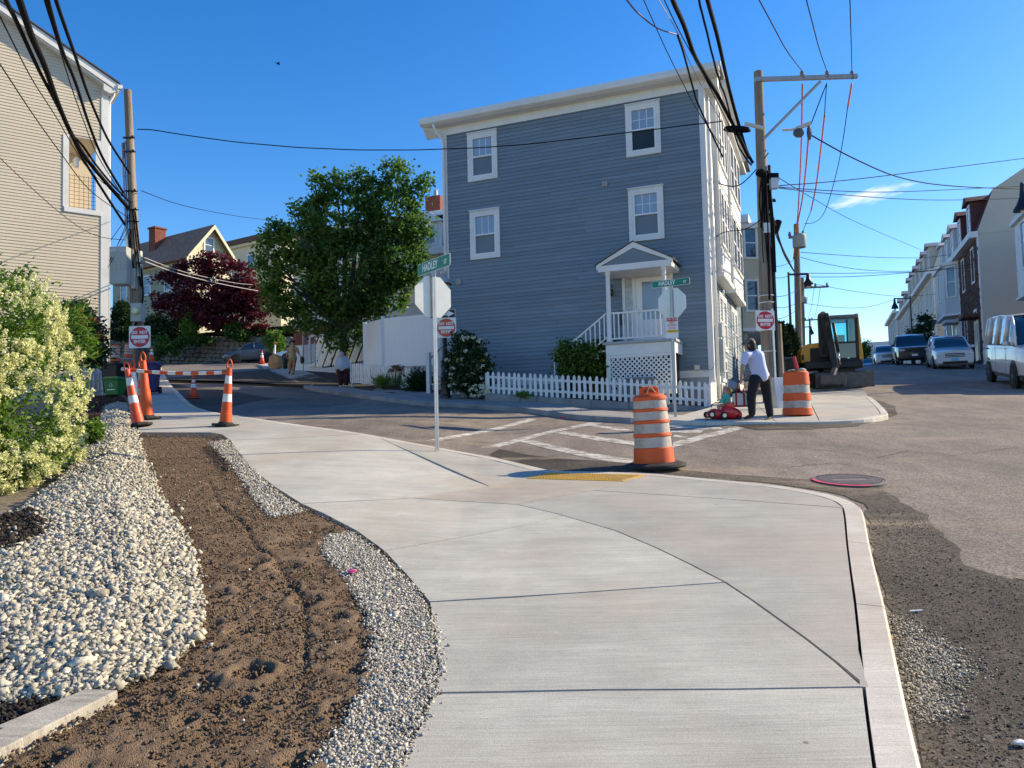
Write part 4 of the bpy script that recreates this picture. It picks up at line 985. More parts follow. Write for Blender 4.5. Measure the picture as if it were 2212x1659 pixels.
b = MB(); b.tube([(7.87, -0.06, 3.05), (8.0, -0.1, 2.98), (8.2, -0.1, 3.03), (8.33, 0.1, 3.3)], 0.008, 6); b.build('cable', mat('grey_cable', (0.3, 0.3, 0.3), 0.5), bh)

# ------------------------------------------------------------------ tan house on the left
M_TAN = mat('tan_vinyl', (0.61, 0.535, 0.415), 0.55, 0.05, 0.5, dirt=((0.54, 0.46, 0.375), 0.35, 0.4))
TA = math.atan2(0.623, 0.782)
th = thing('tan_house', 'tall tan vinyl-sided house with white eaves and recessed balcony at left edge', 'house', (-13.66, 25.5, 0), TA)
TFm = Frame(th)
b = MB(); b.prism([(-9, 0, 2.6), (0, 0, 2.6), (0, 0, 13.5), (-4.5, 0, 15.85), (-9, 0, 13.5)], (0, 9, 0)); 
# recess cut: build the wall body in pieces around the balcony opening
OX0, OX1, OZ0, OZ1 = -1.0, -0.1, 9.1, 11.5
b = MB()
b.prism([(-9, 0, 2.6), (OX0, 0, 2.6), (OX0, 0, 14.02), (-4.5, 0, 15.85), (-9, 0, 13.5)], (0, 9, 0))
b.box(OX0, 0, 0, 9, 2.6, OZ0); b.prism([(OX0, 0, OZ1), (0, 0, OZ1), (0, 0, 13.5), (OX0, 0, 14.02)], (0, 9, 0)); b.box(OX0, 0, 1.8, 9, OZ0, OZ1)
b.box(OX1, 0, 0, 0.12, OZ0, OZ1)
twall = b.build('wall', M_TAN, th)
def rakex(z): return (-9, 0) if z < 13.5 else (-9 + (z - 13.5) / 0.522, -(z - 13.5) / 0.522)
siding(twall, None, -9, -0.02, 2.9, 15.7, 0.102, M_TAN, holes=[(OX0, OX1 + 0.1, OZ0, OZ1)], topfn=rakex)
panel(th, 'corner_board', None, -0.02, 0.2, -0.035, 0.16, 2.6, 13.2, WHITE)
b = MB(); b.tube([(0.36, -0.12, 13.38), (0.34, -0.1, 13.15), (0.24, 0.02, 12.95), (0.24, 0.05, 12.8), (0.24, 0.05, 3.4)], 0.045, 8); b.build('downspout', WHITE2, th, True)
b = MB(); b.prism([(0.45, -0.3, 13.25), (0.45, -0.3, 13.5), (-4.5, -0.3, 16.05), (-4.5, -0.3, 15.8)], (0, 0.05, 0)); b.build('rake_board', WHITE, th)
b = MB(); b.prism([(-4.5, -0.3, 15.8), (-4.5, -0.3, 16.05), (-9.45, -0.3, 13.5), (-9.45, -0.3, 13.25)], (0, 0.05, 0)); b.build('rake_board', WHITE, th)
b = MB(); b.prism([(0.2, -0.25, 13.3), (-4.5, -0.25, 15.8), (-4.5, -0.25, 15.86), (0.2, -0.25, 13.36)], (0, 0.26, 0)); b.build('soffit', WHITE, th)
b = MB(); b.prism([(0.2, -0.28, 13.12), (0.5, -0.28, 13.3), (0.45, -0.28, 13.26), (0.0, -0.28, 13.42), (0.0, -0.28, 13.2)], (0, 0.3, 0)); b.build('eave_return', WHITE, th)
for s in (1, -1):
    e = 0.5 if s > 0 else -9.5
    b = MB(); b.prism([(e, -0.34, 13.5), (-4.5, -0.34, 16.07), (-4.5, 9.2, 16.07), (e, 9.2, 13.5)], (0, 0, 0.05)); b.build('roof', M_SHING, th)
b = MB(); b.prism([(0.42, -0.34, 13.32), (0.56, -0.34, 13.36), (0.58, -0.34, 13.47), (0.42, -0.34, 13.46)], (0, 9.4, 0)); b.build('gutter', WHITE, th)
for a in (OX0 - 0.14, OX1 - 0.08): panel(th, 'opening_trim', None, a, a + 0.17, -0.035, 0.1, OZ0 - 0.001, OZ1 - 0.0, WHITE)
panel(th, 'opening_trim', None, OX0 - 0.1, OX1 + 0.1, -0.05, 0.12, OZ0 - 0.16, OZ0 - 0.003, WHITE)
b = MB()
for k in range(6): x = OX0 + 0.06 + k * 0.14; b.box(x - 0.006, x + 0.006, 0.04, 0.05, OZ0, OZ0 + 1.15)
for k in range(9): b.box(OX0, OX1, 0.035, 0.045, OZ0 + 0.05 + k * 0.13, OZ0 + 0.062 + k * 0.13)
b.build('mesh_railing', mat('brown_mesh', (0.12, 0.08, 0.05), 0.6), th)
b = MB(); b.lathe([(0.02, 0.2), (0.09, 0.1), (0.1, 0.06), (0.085, 0.05), (0.085, -0.14), (0.03, -0.17)], 8, (-0.7, 0.4, 10.75)); b.box(-0.72, -0.68, 0.4, 1.8, 10.86, 10.9); b.build('lantern', WHITE, th)

# ------------------------------------------------------------------ yellow gabled house, cream block and white mansard house up the side street
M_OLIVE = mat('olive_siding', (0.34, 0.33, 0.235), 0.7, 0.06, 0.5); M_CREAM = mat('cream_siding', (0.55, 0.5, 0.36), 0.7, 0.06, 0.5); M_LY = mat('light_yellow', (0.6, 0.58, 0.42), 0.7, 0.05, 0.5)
M_BRSH = mat('brown_shingle', (0.27, 0.155, 0.105), 0.9, 0.3, 3, 0.6, 12, island=0.1, fine=0.25)
M_BRICK = mat('red_brick', (0.2, 0.062, 0.042), 0.9, 0.25, 5, 0.5, 20)
yc_ = P(408, 705, 67); yh = thing('gabled_house', 'olive and yellow gabled house with brown roof and brick chimney above the stone wall', 'house', (yc_.x, yc_.y, 0), R(57))
YF = Frame(yh)
# gable end to the right of the corner, long eave side to the left
gx, gz = YF.y(522, 600); ax_, az_ = YF.y(455, 490); x0_, ez_ = YF.y(388, 540); _, zb_ = YF.y(420, 760)
gw = 2 * ax_
b = MB(); b.prism([(0, 0, zb_ - 2), (gw, 0, zb_ - 2), (gw, 0, ez_), (ax_, 0, az_ - 0.2), (0, 0, ez_)], (0, 12, 0)); yw = b.build('wall', M_CREAM, yh)
siding(yw, None, 0.03, gw, zb_ - 2, az_ - 0.4, 0.16, M_CREAM, topfn=lambda z: (0.03, gw) if z < ez_ else (0.03 + ax_ * (z - ez_) / (az_ - ez_), gw - ax_ * (z - ez_) / (az_ - ez_)))
for s in (0, 1):
    xa = -0.6 if s == 0 else gw + 0.6; zs = (az_ - ez_) / ax_ * 0.6
    b = MB(); b.prism([(xa, -0.6, ez_ - zs), (ax_, -0.6, az_), (ax_, 12.5, az_), (xa, 12.5, ez_ - zs)], (0, 0, 0.14)); b.build('roof', M_BRSH, yh)
    b = MB(); b.prism([(xa, -0.63, ez_ - zs - 0.28), (xa, -0.63, ez_ - zs + 0.1), (ax_, -0.63, az_ + 0.1), (ax_, -0.63, az_ - 0.28)], (0, 0.06, 0)); b.build('rake_board', M_LY, yh)
b = MB(); b.prism([(0.02, -0.03, ez_ - 0.9), (gw, -0.03, ez_ - 0.9), (gw, -0.03, ez_ - 0.25), (0.02, -0.03, ez_ - 0.25)], (0, 0.02, 0)); b.build('gable_band', M_LY, yh)
simple_window(yh, TF(ax_ - 0.75, -0.03, ez_ + 0.2), 1.1, 1.5, 0.14, GLASS)
TL = Matrix.Rotation(R(-90), 4, 'Z')              # long side faces -x
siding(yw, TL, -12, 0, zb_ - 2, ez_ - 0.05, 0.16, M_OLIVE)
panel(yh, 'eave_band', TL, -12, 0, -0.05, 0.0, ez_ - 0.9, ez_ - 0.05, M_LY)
panel(yh, 'corner_board', None, -0.06, 0.16, -0.06, 0.12, zb_ - 2, ez_ - 0.9, M_LY)
for yy, zz in ((-3.6, ez_ - 3.2), (-6.8, ez_ - 3.2), (-10.6, ez_ - 3.4), (-3.0, ez_ - 6.6), (-10.4, ez_ - 6.8)):
    simple_window(yh, TL @ Matrix.Translation((yy, -0.02, zz)), 1.15, 1.9, 0.14, GLASS)
b = MB(); b.box(2.1, 3.5, 4.0, 5.2, az_ - 2.2, az_ + 0.55) if False else b.box(-0.1 + ax_ * 0.45, ax_ * 0.45 + 1.0, 6.5, 7.5, ez_, az_ + 0.7); b.box(-0.2 + ax_ * 0.45, ax_ * 0.45 + 1.1, 6.4, 7.6, az_ + 0.7, az_ + 0.85); b.build('chimney', M_BRICK, yh)

cc_ = P(606, 600, 78); cb = thing('cream_block', 'flat-roofed cream apartment block with brown cornice behind the big green tree', 'building', (cc_.x, cc_.y, 0), R(57))
CFm = Frame(cb); _, ct = CFm.y(606, 510); cl, _ = CFm.x(482, 530, 0); 
b = MB(); b.box(0, 11, 0, 14, 4, ct); cw = b.build('wall', M_CREAM, cb)
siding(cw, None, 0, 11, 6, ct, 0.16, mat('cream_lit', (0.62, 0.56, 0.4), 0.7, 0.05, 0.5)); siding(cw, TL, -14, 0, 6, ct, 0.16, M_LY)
b = MB(); b.box(-0.5, 11.5, -0.5, 14.5, ct, ct + 0.55); b.build('cornice', mat('brown_cornice', (0.09, 0.05, 0.045), 0.7), cb)
b = MB(); b.box(-0.3, 11.3, -0.3, 14.3, ct - 0.3, ct - 0.002); b.build('cornice_band', M_LY, cb)
for yy in (-5.2, -9.5):
    for zz in (ct - 3.2, ct - 6.2): simple_window(cb, TL @ Matrix.Translation((yy, -0.02, zz)), 1.2, 2.0, 0.14, GLASS)
for xx in (1.5, 4.5, 8):
    for zz in (ct - 3.2, ct - 6.2, ct - 9.2): simple_window(cb, TF(xx, -0.02, zz), 1.2, 2.0, 0.14, GLASS)

mc = P(955, 640, 38); mh = thing('mansard_house', 'white clapboard mansard house with dormer half hidden behind the green tree', 'house', (mc.x, mc.y, 0), R(-22))
MFm = Frame(mh); _, me_ = MFm.y(905, 548); _, mt_ = MFm.y(915, 462); _, mb_ = MFm.y(880, 690)
M_WSID = mat('white_siding', (0.66, 0.68, 0.7), 0.6, 0.04, 0.6); M_SLATE = mat('dark_slate', (0.035, 0.033, 0.04), 0.8, 0.3, 6, 0.4, 20)
b = MB(); b.box(-9, 3, 0, 8, mb_ - 4, me_); mw = b.build('wall', M_WSID, mh)
siding(mw, None, -9, 3, mb_, me_ - 0.25, 0.13, M_WSID)
b = MB(); b.box(-9, 3, -0.04, -0.021, mb_ - 0.9, mb_); b.build('brick_base', M_BRICK, mh)
panel(mh, 'cornice', None, -9.3, 3.3, -0.4, 0.1, me_ - 0.2, me_ + 0.15, WHITE)
b = MB(); b.prism([(-9, -0.1, me_ + 0.15), (-9, 0.7, mt_), (-9, 7.3, mt_), (-9, 8, me_ + 0.15)], (12, 0, 0)); b.build('roof', M_SLATE, mh)
panel(mh, 'roof_edge', None, -9.1, 3.1, 0.5, 7.4, mt_, mt_ + 0.25, WHITE)
dx, dz = MFm.y(928, 500)
for xx in (dx, dx - 3.6):
    panel(mh, 'dormer', None, xx - 0.75, xx + 0.75, -0.12, 1.2, me_ + 0.16, dz + 0.4, WHITE)
    b = MB(); b.prism([(xx - 0.95, -0.3, dz + 0.4), (xx + 0.95, -0.3, dz + 0.4), (xx, -0.3, dz + 1.0)], (0, 1.6, 0)); b.build('dormer_roof', WHITE, mh)
    simple_window(mh, TF(xx - 0.5, -0.125, me_ + 0.3), 1.0, dz - me_ + 0.05, 0.12, GLASSB)
for xx in (-8, -5, -2.2):
    simple_window(mh, TF(xx, -0.03, me_ - 2.6), 1.0, 1.7, 0.12, GLASSB)
    simple_window(mh, TF(xx, -0.03, me_ - 5.4), 1.0, 1.7, 0.12, GLASSB)
cx_, cz_ = MFm.y(940, 440, 3); b = MB(); b.box(cx_ - 0.45, cx_ + 0.45, 2.7, 3.5, mt_ - 1, cz_ + 0.35); b.build('chimney', M_BRICK, mh)
b = MB(); b.lathe([(0.12, cz_ + 0.35), (0.12, cz_ + 0.75)], 8, (cx_, 3.1, 0)); b.build('chimney_pot', GREYM, mh)

# ------------------------------------------------------------------ houses along the main street
ST = math.atan2(0.925, 0.381)
def street_house(nm, label, org, L, z0, ze, m, mroof=None, ztop=None, dep=9, fl=3, nw=3, side_m=None, dorm=0, bay=None, brk=False, flat=False, left=False, peak=0.4):
    """house whose front runs along the street from org; the street lies on local +y (or -y when left)"""
    o = thing(nm, label, 'house', (org[0], org[1], 0), ST)
    s = -1 if left else 1
    b = MB(); y0, y1 = (-dep, 0) if not left else (0, dep)
    b.box(0, L, y0, y1, z0 - 2, ze); w = b.build('wall', side_m or m, o)
    TFr = Matrix.Translation((L, 0, 0)) @ Matrix.Rotation(R(180), 4, 'Z') if not left else Matrix.Identity(4)    # front, x measured from the far end
    TSd = Matrix.Rotation(R(-90), 4, 'Z')
    siding(w, TFr, 0, L, z0, ze - 0.2, 0.2, m)
    siding(w, TSd, (-dep if left else 0), (0 if left else dep), z0, ze, 0.16, side_m or m)
    panel(o, 'cornice', TFr, -0.1, L + 0.1, -0.45, 0.0, ze - 0.2, ze + 0.15, WHITE)
    panel(o, 'corner_board', TFr, L - 0.18, L + 0.02, -0.05, 0.02, z0 - 2, ze - 0.21, WHITE)
    if mroof:
        yy = [(-0.05, ze + 0.15), (0.9, ztop), (dep * 0.5, ztop + peak), (dep, ztop + peak * 0.2), (dep, ze)] 
        b = MB(); b.prism([(0, (-q[0] if not left else q[0]), q[1]) for q in yy], (L, 0, 0)); b.build('roof', mroof, o)
        b = MB(); b.prism([(-0.022, (-q[0] if not left else q[0]), q[1]) for q in [(0.0, ze - 0.01), (-0.02, ze + 0.15)] + yy[1:-1] + [(dep, ze - 0.01)]], (0.05, 0, 0)); b.build('gable_end', side_m or m, o)
        for k in range(dorm):
            xx = L * (k + 0.5) / dorm
            d = panel(o, 'dormer', TFr, xx - 0.7, xx + 0.7, -0.12, 1.0, ze + 0.16, ztop - 0.35, m if not brk else mroof)
            b = MB(); b.prism([(xx - 0.95, -0.35, ztop - 0.35), (xx + 0.95, -0.35, ztop - 0.35), (xx, -0.35, ztop + 0.12)], (0, 1.5, 0)); xf(b, TFr).build('dormer_roof', mroof, d)
            simple_window(d, TFr @ Matrix.Translation((xx - 0.5, -0.125, ze + 0.3)), 1.0, ztop - ze - 0.75, 0.12, GLASSB)
    fh = (ze - z0) / fl
    for f in range(fl):
        for k in range(nw):
            xx = L * (k + 0.5) / nw
            if bay and bay[0] <= k <= bay[1] and f > 0: continue
            simple_window(o, TFr @ Matrix.Translation((xx - 0.55, -0.03, z0 + f * fh + fh * 0.3)), 1.1, fh * 0.58, 0.13, GLASS if (f + k) % 3 else GLASSB)
    if bay:
        a, c = L * bay[0] / nw + 0.15, L * (bay[1] + 1) / nw - 0.15; zz0, zz1 = z0 + fh * 0.95, ze - 0.4
        pr = [(a, -0.02), (a + 0.55, -0.85), (c - 0.55, -0.85), (c, -0.02)]
        b = MB(); b.prism([(q[0], q[1], zz0) for q in pr], (0, 0, zz1 - zz0)); by = xf(b, TFr).build('bay', bay[2], o)
        b = MB(); b.prism([(a - 0.15, -0.02, zz1), (a + 0.45, -1.05, zz1), (c - 0.45, -1.05, zz1), (c + 0.15, -0.02, zz1)], (0, 0, 0.25)); xf(b, TFr).build('bay_roof', WHITE, by)
        b = MB(); b.prism([(a - 0.1, -0.02, zz0 - 0.15), (a + 0.5, -0.95, zz0 - 0.15), (c - 0.5, -0.95, zz0 - 0.15), (c + 0.1, -0.02, zz0 - 0.15)], (0, 0, 0.148)); xf(b, TFr).build('bay_base', WHITE, by)
        for f in range(1, fl):
            zz = z0 + f * fh + fh * 0.25
            simple_window(by, TFr @ Matrix.Translation(((a + c) / 2 - 0.5, -0.855, zz)), 1.0, fh * 0.62, 0.12, GLASS)
            for sgn, bx in ((1, c - 0.275), (-1, a + 0.275)):
                simple_window(by, TFr @ Matrix.Translation((bx, -0.435, zz)) @ Matrix.Rotation(sgn * math.atan2(0.83, 0.55), 4, 'Z') @ Matrix.Translation((-0.35, -0.012, 0)), 0.7, fh * 0.62, 0.1, GLASS)
    # doorway
    dxx = L * 0.12
    panel(o, 'door_frame', TFr, L - dxx - 1.3, L - dxx, -0.12, -0.02, z0 + 0.2, z0 + 2.6, WHITE); panel(o, 'door', TFr, L - dxx - 1.15, L - dxx - 0.15, -0.135, -0.121, z0 + 0.2, z0 + 2.4, DARK)
    panel(o, 'door_hood', TFr, L - dxx - 1.6, L - dxx + 0.3, -0.9, -0.02, z0 + 2.75, z0 + 2.95, m)
    return o
def zat(px, py, d): return P(px, py, d).z
FA = Vector((27.5, 44.6))
M_GREYH = mat('grey_siding', (0.55, 0.55, 0.56), 0.7, 0.06, 0.5); M_BROWN = mat('brown_wood_shingle', (0.11, 0.055, 0.04), 0.9, 0.35, 7, 0.6, 15, island=0.3); M_BEIGE = mat('beige_vinyl', (0.52, 0.475, 0.405), 0.7, 0.05, 0.5)
M_MAN = mat('red_brown_mansard', (0.1, 0.035, 0.035), 0.85, 0.3, 6); M_GM = mat('grey_mansard', (0.26, 0.28, 0.31), 0.8, 0.2, 4)
M_PALE = mat('pale_cream', (0.64, 0.56, 0.43), 0.7, 0.05, 0.5); M_GREENISH = mat('pale_green_grey', (0.36, 0.4, 0.38), 0.7, 0.05, 0.5)
zr = lambda t: g(*(FA + SD * t)) 
p = FA
brown = street_house('brown_house', 'brown shingled mansard house with red-brown dormers and beige side wall', p, 7.2, zr(0), zat(2118, 505, 44.6), M_BROWN, M_MAN, zat(2130, 412, 44.6), 10, 2, 2, M_BEIGE, 2, brk=True, peak=2.6)
# proper shingles on the brown front: courses of separate boards
TFr = Matrix.Translation((7.2, 0, 0)) @ Matrix.Rotation(R(180), 4, 'Z'); rb = random.Random(5)
bz = zr(0)
b = MB()
zz = bz
while zz < zat(2118, 505, 44.6) - 0.4:
    xx = rb.uniform(0, 0.2)
    while xx < 7.0:
        w = rb.uniform(0.12, 0.3); b.box(xx, xx + w - 0.015, -0.05 - rb.uniform(0, 0.03), -0.021, zz, zz + 0.19); xx += w
    zz += 0.22
so_ = xf(b, TFr).build('shingles', M_BROWN, brown); so_['kind'] = 'stuff'
p = FA + SD * 7.3
street_house('grey_house', 'light grey house with projecting bay beside the brown shingled house', p, 8.6, zr(7), zat(2083, 560, 52), M_GREYH, M_GREYH, zat(2083, 482, 52), 9, 2, 3, M_GREYH, 3, (1, 2, M_GREYH))
p = FA + SD * 20.4
street_house('cream_house', 'long cream mansard row house with grey dormers and a cream side wall', p, 21, zr(20), zat(2030, 592, 65), M_PALE, M_GM, zat(2030, 527, 65), 8, 2, 8, M_PALE, 6)
p = FA + SD * 42.5
street_house('tan_row_house', 'tan row house just beyond the long cream house', p, 12, zr(42) - 0.5, zat(1955, 660, 84), M_BEIGE, M_GM, zat(1955, 622, 84), 8, 2, 4, M_BEIGE, 2)
p = FA + SD * 58
street_house('pale_green_house', 'pale green-grey flat-roofed house far along the street above the parked cars', p, 16, zr(58) - 1, zat(1905, 672, 98), M_GREENISH, None, None, 12, 3, 5, M_GREENISH)
p = FA + SD * 84 + Vector((-4.5, 1.5))
street_house('far_grey_house', 'small far grey house at the end of the street', p, 12, zr(80) - 3, zat(1885, 742, 125), M_GREYH, None, None, 10, 2, 3, M_GREYH)
# near house with white bays at the right edge
p = FA - SD * 9.5 + Vector((0.925, -0.381)) * 1.7
street_house('white_bay_house', 'house with tall white bay windows at the right edge of the view', p, 5.2, zr(-8), zat(2195, 455, 38), WHITE, None, None, 9, 2, 3, M_BEIGE, 0, (0, 2, WHITE))
# house behind the blue one on the same side
lb = Vector((10.35, 34.2))
street_house('greenish_house', 'narrow grey-green clapboard house right behind the blue corner house', lb, 7.5, g(*lb), zat(1612, 470, 34), mat('sage_siding', (0.33, 0.34, 0.3), 0.7, 0.08, 0.5), None, None, 8, 3, 3, mat('sage_siding2', (0.33, 0.34, 0.3), 0.7, 0.08, 0.5), 0, (0, 2, M_CREAM), left=True)
# ------------------------------------------------------------------ picket fences, white privacy fence, slatted fence
def picket_fence(nm, label, A, B, zA, zB, h, n, cat='fence', group=None, lean=0.0, extra=None):
    """A, B plan points; a picket is one part"""
    A, B = Vector(A), Vector(B); d = B - A; L = d.length; rz = math.atan2(d.y, d.x)
    o = thing(nm, label, cat, (A.x, A.y, zA), rz, group); sl = (zB - zA) / L
    rr = random.Random(n)
    for zz in (0.14, h - 0.2):
        b = MB(); b.hexa([(0, 0, zz), (L, 0, zz + sl * L), (L, 0.04, zz + sl * L), (0, 0.04, zz), (0, 0, zz + 0.07), (L, 0, zz + 0.07 + sl * L), (L, 0.04, zz + 0.07 + sl * L), (0, 0.04, zz + 0.07)]); b.build('rail', WHITE, o)
    w = 0.041
    for k in range(n):
        x = L * (k + 0.5) / n; z = sl * x + rr.uniform(-0.012, 0.012); t = rr.uniform(-0.02, 0.02)
        b = MB(); b.prism([(x - w, -0.022, z + 0.02), (x + w, -0.022, z + 0.02), (x + w + t, -0.022, z + h - 0.06), (x + w * 0.55 + t, -0.022, z + h - 0.02), (x + t, -0.022, z + h), (x - w * 0.55 + t, -0.022, z + h - 0.02), (x - w + t, -0.022, z + h - 0.06)], (0, 0.021, 0)); b.build('picket', WHITE, o)
    for x in (0.0, L):
        b = MB(); b.box(x - 0.04, x + 0.04, 0.042, 0.12, -0.3 + sl * x, h - 0.05 + sl * x); b.build('post', WHITE, o)
    return o
fR, fL = Vector((5.05, 19.8)), Vector((-0.75, 22.1))
zfR, zfL = P(1531, 880, 19.8).z, P(1050, 850, 22.1).z
picket_fence('picket_fence', 'long white picket fence on a low granite wall in front of the blue house', fL, fR, zfL, zfR, 0.65, 39)
fR2 = fR + Vector((0.375, 0.927)) * 1.5
picket_fence('picket_fence', 'short white picket fence return at the corner beside the man', fR + Vector((0.03, 0.1)), fR2, zfR, zfR + 0.1, 0.66, 12)
# low granite wall under it, block by block
gw_ = thing('granite_wall', 'low rough granite retaining wall under the white picket fence', 'wall', (fL.x, fL.y, 0), math.atan2(*(fR - fL).yx))
Lg = (fR - fL).length + 0.15; rr = random.Random(2); x = 0.0
while x < Lg:
    w = min(rr.uniform(1.0, 1.6), Lg - x); t = x / Lg; zt = zfL + (zfR - zfL) * t + 0.0; zt2 = zfL + (zfR - zfL) * (x + w) / Lg
    b = MB(); b.hexa([(x + 0.004, -0.12, zt - 0.75), (x + w - 0.004, -0.12, zt2 - 0.75), (x + w - 0.004, 0.14, zt2 - 0.75), (x + 0.004, 0.14, zt - 0.75), (x + 0.004, -0.12, zt), (x + w - 0.004, -0.12, zt2), (x + w - 0.004, 0.14, zt2), (x + 0.004, 0.14, zt)]); b.build('granite_block', M_GRANITE, gw_, bevel=0.015); x += w
for k in range(2):
    b = MB(); b.box(Lg - 0.26 + 0.006, Lg - 0.006, 0.15 + k * 0.8, 0.14 + (k + 1) * 0.8, zfR - 0.7, zfR + 0.03); b.build('granite_block', M_GRANITE, gw_, bevel=0.015)
# fence farther left
a, c = P(757, 827, 29.5), P(888, 842, 27.2)
picket_fence('picket_fence', 'white picket fence beside the stooping person in front of the tall white fence', a[:2], c[:2], a.z, c.z, 0.78, 30)
# small gate fence at the tan house
a, c = P(160, 858, 24.0), P(228, 856, 25.2)
lf = picket_fence('picket_fence', 'white picket fence with square post beside the flowering hedge', a[:2], c[:2], a.z, c.z, 0.9, 7)
L = (Vector(c[:2]) - Vector(a[:2])).length; b = MB(); b.box(L - 0.02, L + 0.14, -0.05, 0.11, -0.25, 1.15); b.box(L - 0.04, L + 0.16, -0.07, 0.13, 1.15, 1.19); b.build('gate_post', WHITE, lf)
# tall white vinyl privacy fence
M_VINYL = mat('privacy_vinyl', (0.72, 0.75, 0.8), 0.4, 0.03, 0.6)
def privacy(nm, label, pts, h):
    o = thing(nm, label, 'fence', (pts[0][0], pts[0][1], pts[0][2]))
    O = Vector(pts[0])
    for i in range(len(pts) - 1):
        p, q = Vector(pts[i]) - O, Vector(pts[i + 1]) - O; d = (q - p); d.z = 0; nrm = Vector((-d.y, d.x, 0)).normalized() * 0.02
        k = max(1, int(d.length / 0.3))
        for j in range(k):
            a0 = p.lerp(q, j / k); a1 = p.lerp(q, (j + 1) / k); e = (a1 - a0).normalized() * 0.002
            b = MB(); b.hexa([a0 + e - nrm, a1 - e - nrm, a1 - e + nrm, a0 + e + nrm, a0 + e - nrm + Vector((0, 0, h - 0.13)), a1 - e - nrm + Vector((0, 0, h - 0.13)), a1 - e + nrm + Vector((0, 0, h - 0.13)), a0 + e + nrm + Vector((0, 0, h - 0.13))]); b.build('board', M_VINYL, o)
        for z0, z1 in ((0.02, 0.15), (h - 0.13, h)):
            b = MB(); m2 = nrm * 1.6; b.hexa([p - m2 + Vector((0, 0, z0)), q - m2 + Vector((0, 0, z0)), q + m2 + Vector((0, 0, z0)), p + m2 + Vector((0, 0, z0)), p - m2 + Vector((0, 0, z1)), q - m2 + Vector((0, 0, z1)), q + m2 + Vector((0, 0, z1)), p + m2 + Vector((0, 0, z1))]); b.build('rail', M_VINYL, o)
    for p in pts:
        p = Vector(p) - O; b = MB(); b.box(p.x - 0.065, p.x + 0.065, p.y - 0.065, p.y + 0.065, p.z - 0.6, p.z + h + 0.04); b.box(p.x - 0.08, p.x + 0.08, p.y - 0.08, p.y + 0.08, p.z + h + 0.04, p.z + h + 0.08); b.build('post', M_VINYL, o)
    return o
pv = [P(789, 798, 31.5), P(829, 794, 29.0), P(948, 789, 27.4)]
hz_ = P(829, 688, 29.0).z - pv[1].z
privacy('privacy_fence', 'tall white vinyl privacy fence right of the green tree', [tuple(p) for p in pv], hz_)
# diagonal slat fence behind the driveway
sa, sc_ = P(683, 795, 36.5), P(787, 800, 33.5)
dfn = thing('slat_fence', 'white fence of diagonal slats with gaps behind the driveway under the tree', 'fence', sa, math.atan2((sc_ - sa).y, (sc_ - sa).x))
L = (Vector(sc_[:2]) - Vector(sa[:2])).length; hh = P(690, 728, 36.5).z - sa.z
k = -20
while k < 40:
    s = clipseg((k * 0.145, 0), (k * 0.145 + 3.2, 4.2), 0, L, 0.03, hh); k += 1
    if not s or k % 5 == 0: continue
    p, q = Vector((s[0][0], 0, s[0][1])), Vector((s[1][0], 0, s[1][1]))
    if (q - p).length < 0.06: continue
    w = Vector((-0.0477, 0, 0.0364)) * 0.8
    b = MB(); b.prism([p - w, q - w, q + w, p + w], (0, 0.02, 0)); b.build('slat', WHITE, dfn)
b = MB(); b.box(0, L, 0.05, 0.09, 0.3, 0.38); b.box(0, L, 0.05, 0.09, hh - 0.4, hh - 0.32); b.build('back_rail', mat('dark_wood', (0.06, 0.045, 0.035), 0.8), dfn)
b = MB(); b.box(0, L, 0.3, 0.34, 0, hh - 0.1); b.build('backing', DARK, dfn)
# chain-link gate left of it
ga, gc = P(655, 792, 38.5), P(681, 797, 37.0); CH = mat('galvanised', (0.35, 0.36, 0.37), 0.45, 0.1, 5, metal=0.7)
gt = thing('chain_link_gate', 'grey chain-link gate standing beside the diagonal slat fence', 'gate', ga, math.atan2((gc - ga).y, (gc - ga).x)); L = (gc - ga).to_2d().length; hh = P(670, 715, 38).z - ga.z
b = MB()
for x in (0, L): b.tube([(x, 0, -0.2), (x, 0, hh)], 0.03, 6)
b.tube([(0, 0, hh), (L, 0, hh)], 0.025, 6); b.tube([(0, 0, 0.1), (L, 0, 0.1)], 0.02, 6); b.build('gate_frame', CH, gt)
b = MB(); k = -16
while k < 16:
    for s_ in (1, -1):
        s = clipseg((k * 0.16, 0.1), (k * 0.16 + s_ * 3, 3.1), 0, L, 0.1, hh)
        if s: b.tube([(s[0][0], 0, s[0][1]), (s[1][0], 0, s[1][1])], 0.006, 4)
    k += 1
b.build('mesh', CH, gt)['kind'] = 'stuff'
# stone retaining wall at the top of the side street: stones one by one
wa, wc = P(215, 779, 66), P(650, 790, 58)
M_ST = mat('field_stone', (0.24, 0.21, 0.18), 0.95, 0.35, 4, 0.7, 15, island=0.4)
sw = thing('stone_wall', 'rough fieldstone retaining wall behind the parked grey hatchback', 'wall', wa, math.atan2((wc - wa).y, (wc - wa).x)); Lw = (wc - wa).to_2d().length
rr = random.Random(9)
b = MB(); b.hexa([(0, 0.15, -1), (Lw, 0.15, -1 + wc.z - wa.z), (Lw, 1.2, -1 + wc.z - wa.z), (0, 1.2, -1), (0, 0.15, 1.9), (Lw, 0.15, 1.7 + wc.z - wa.z), (Lw, 1.2, 1.7 + wc.z - wa.z), (0, 1.2, 1.9)]); b.build('core', mat('dark_mortar', (0.06, 0.055, 0.05), 0.95), sw)
x = 0.0; cnt = 0; row = 0; stones = []
zr_ = -0.2
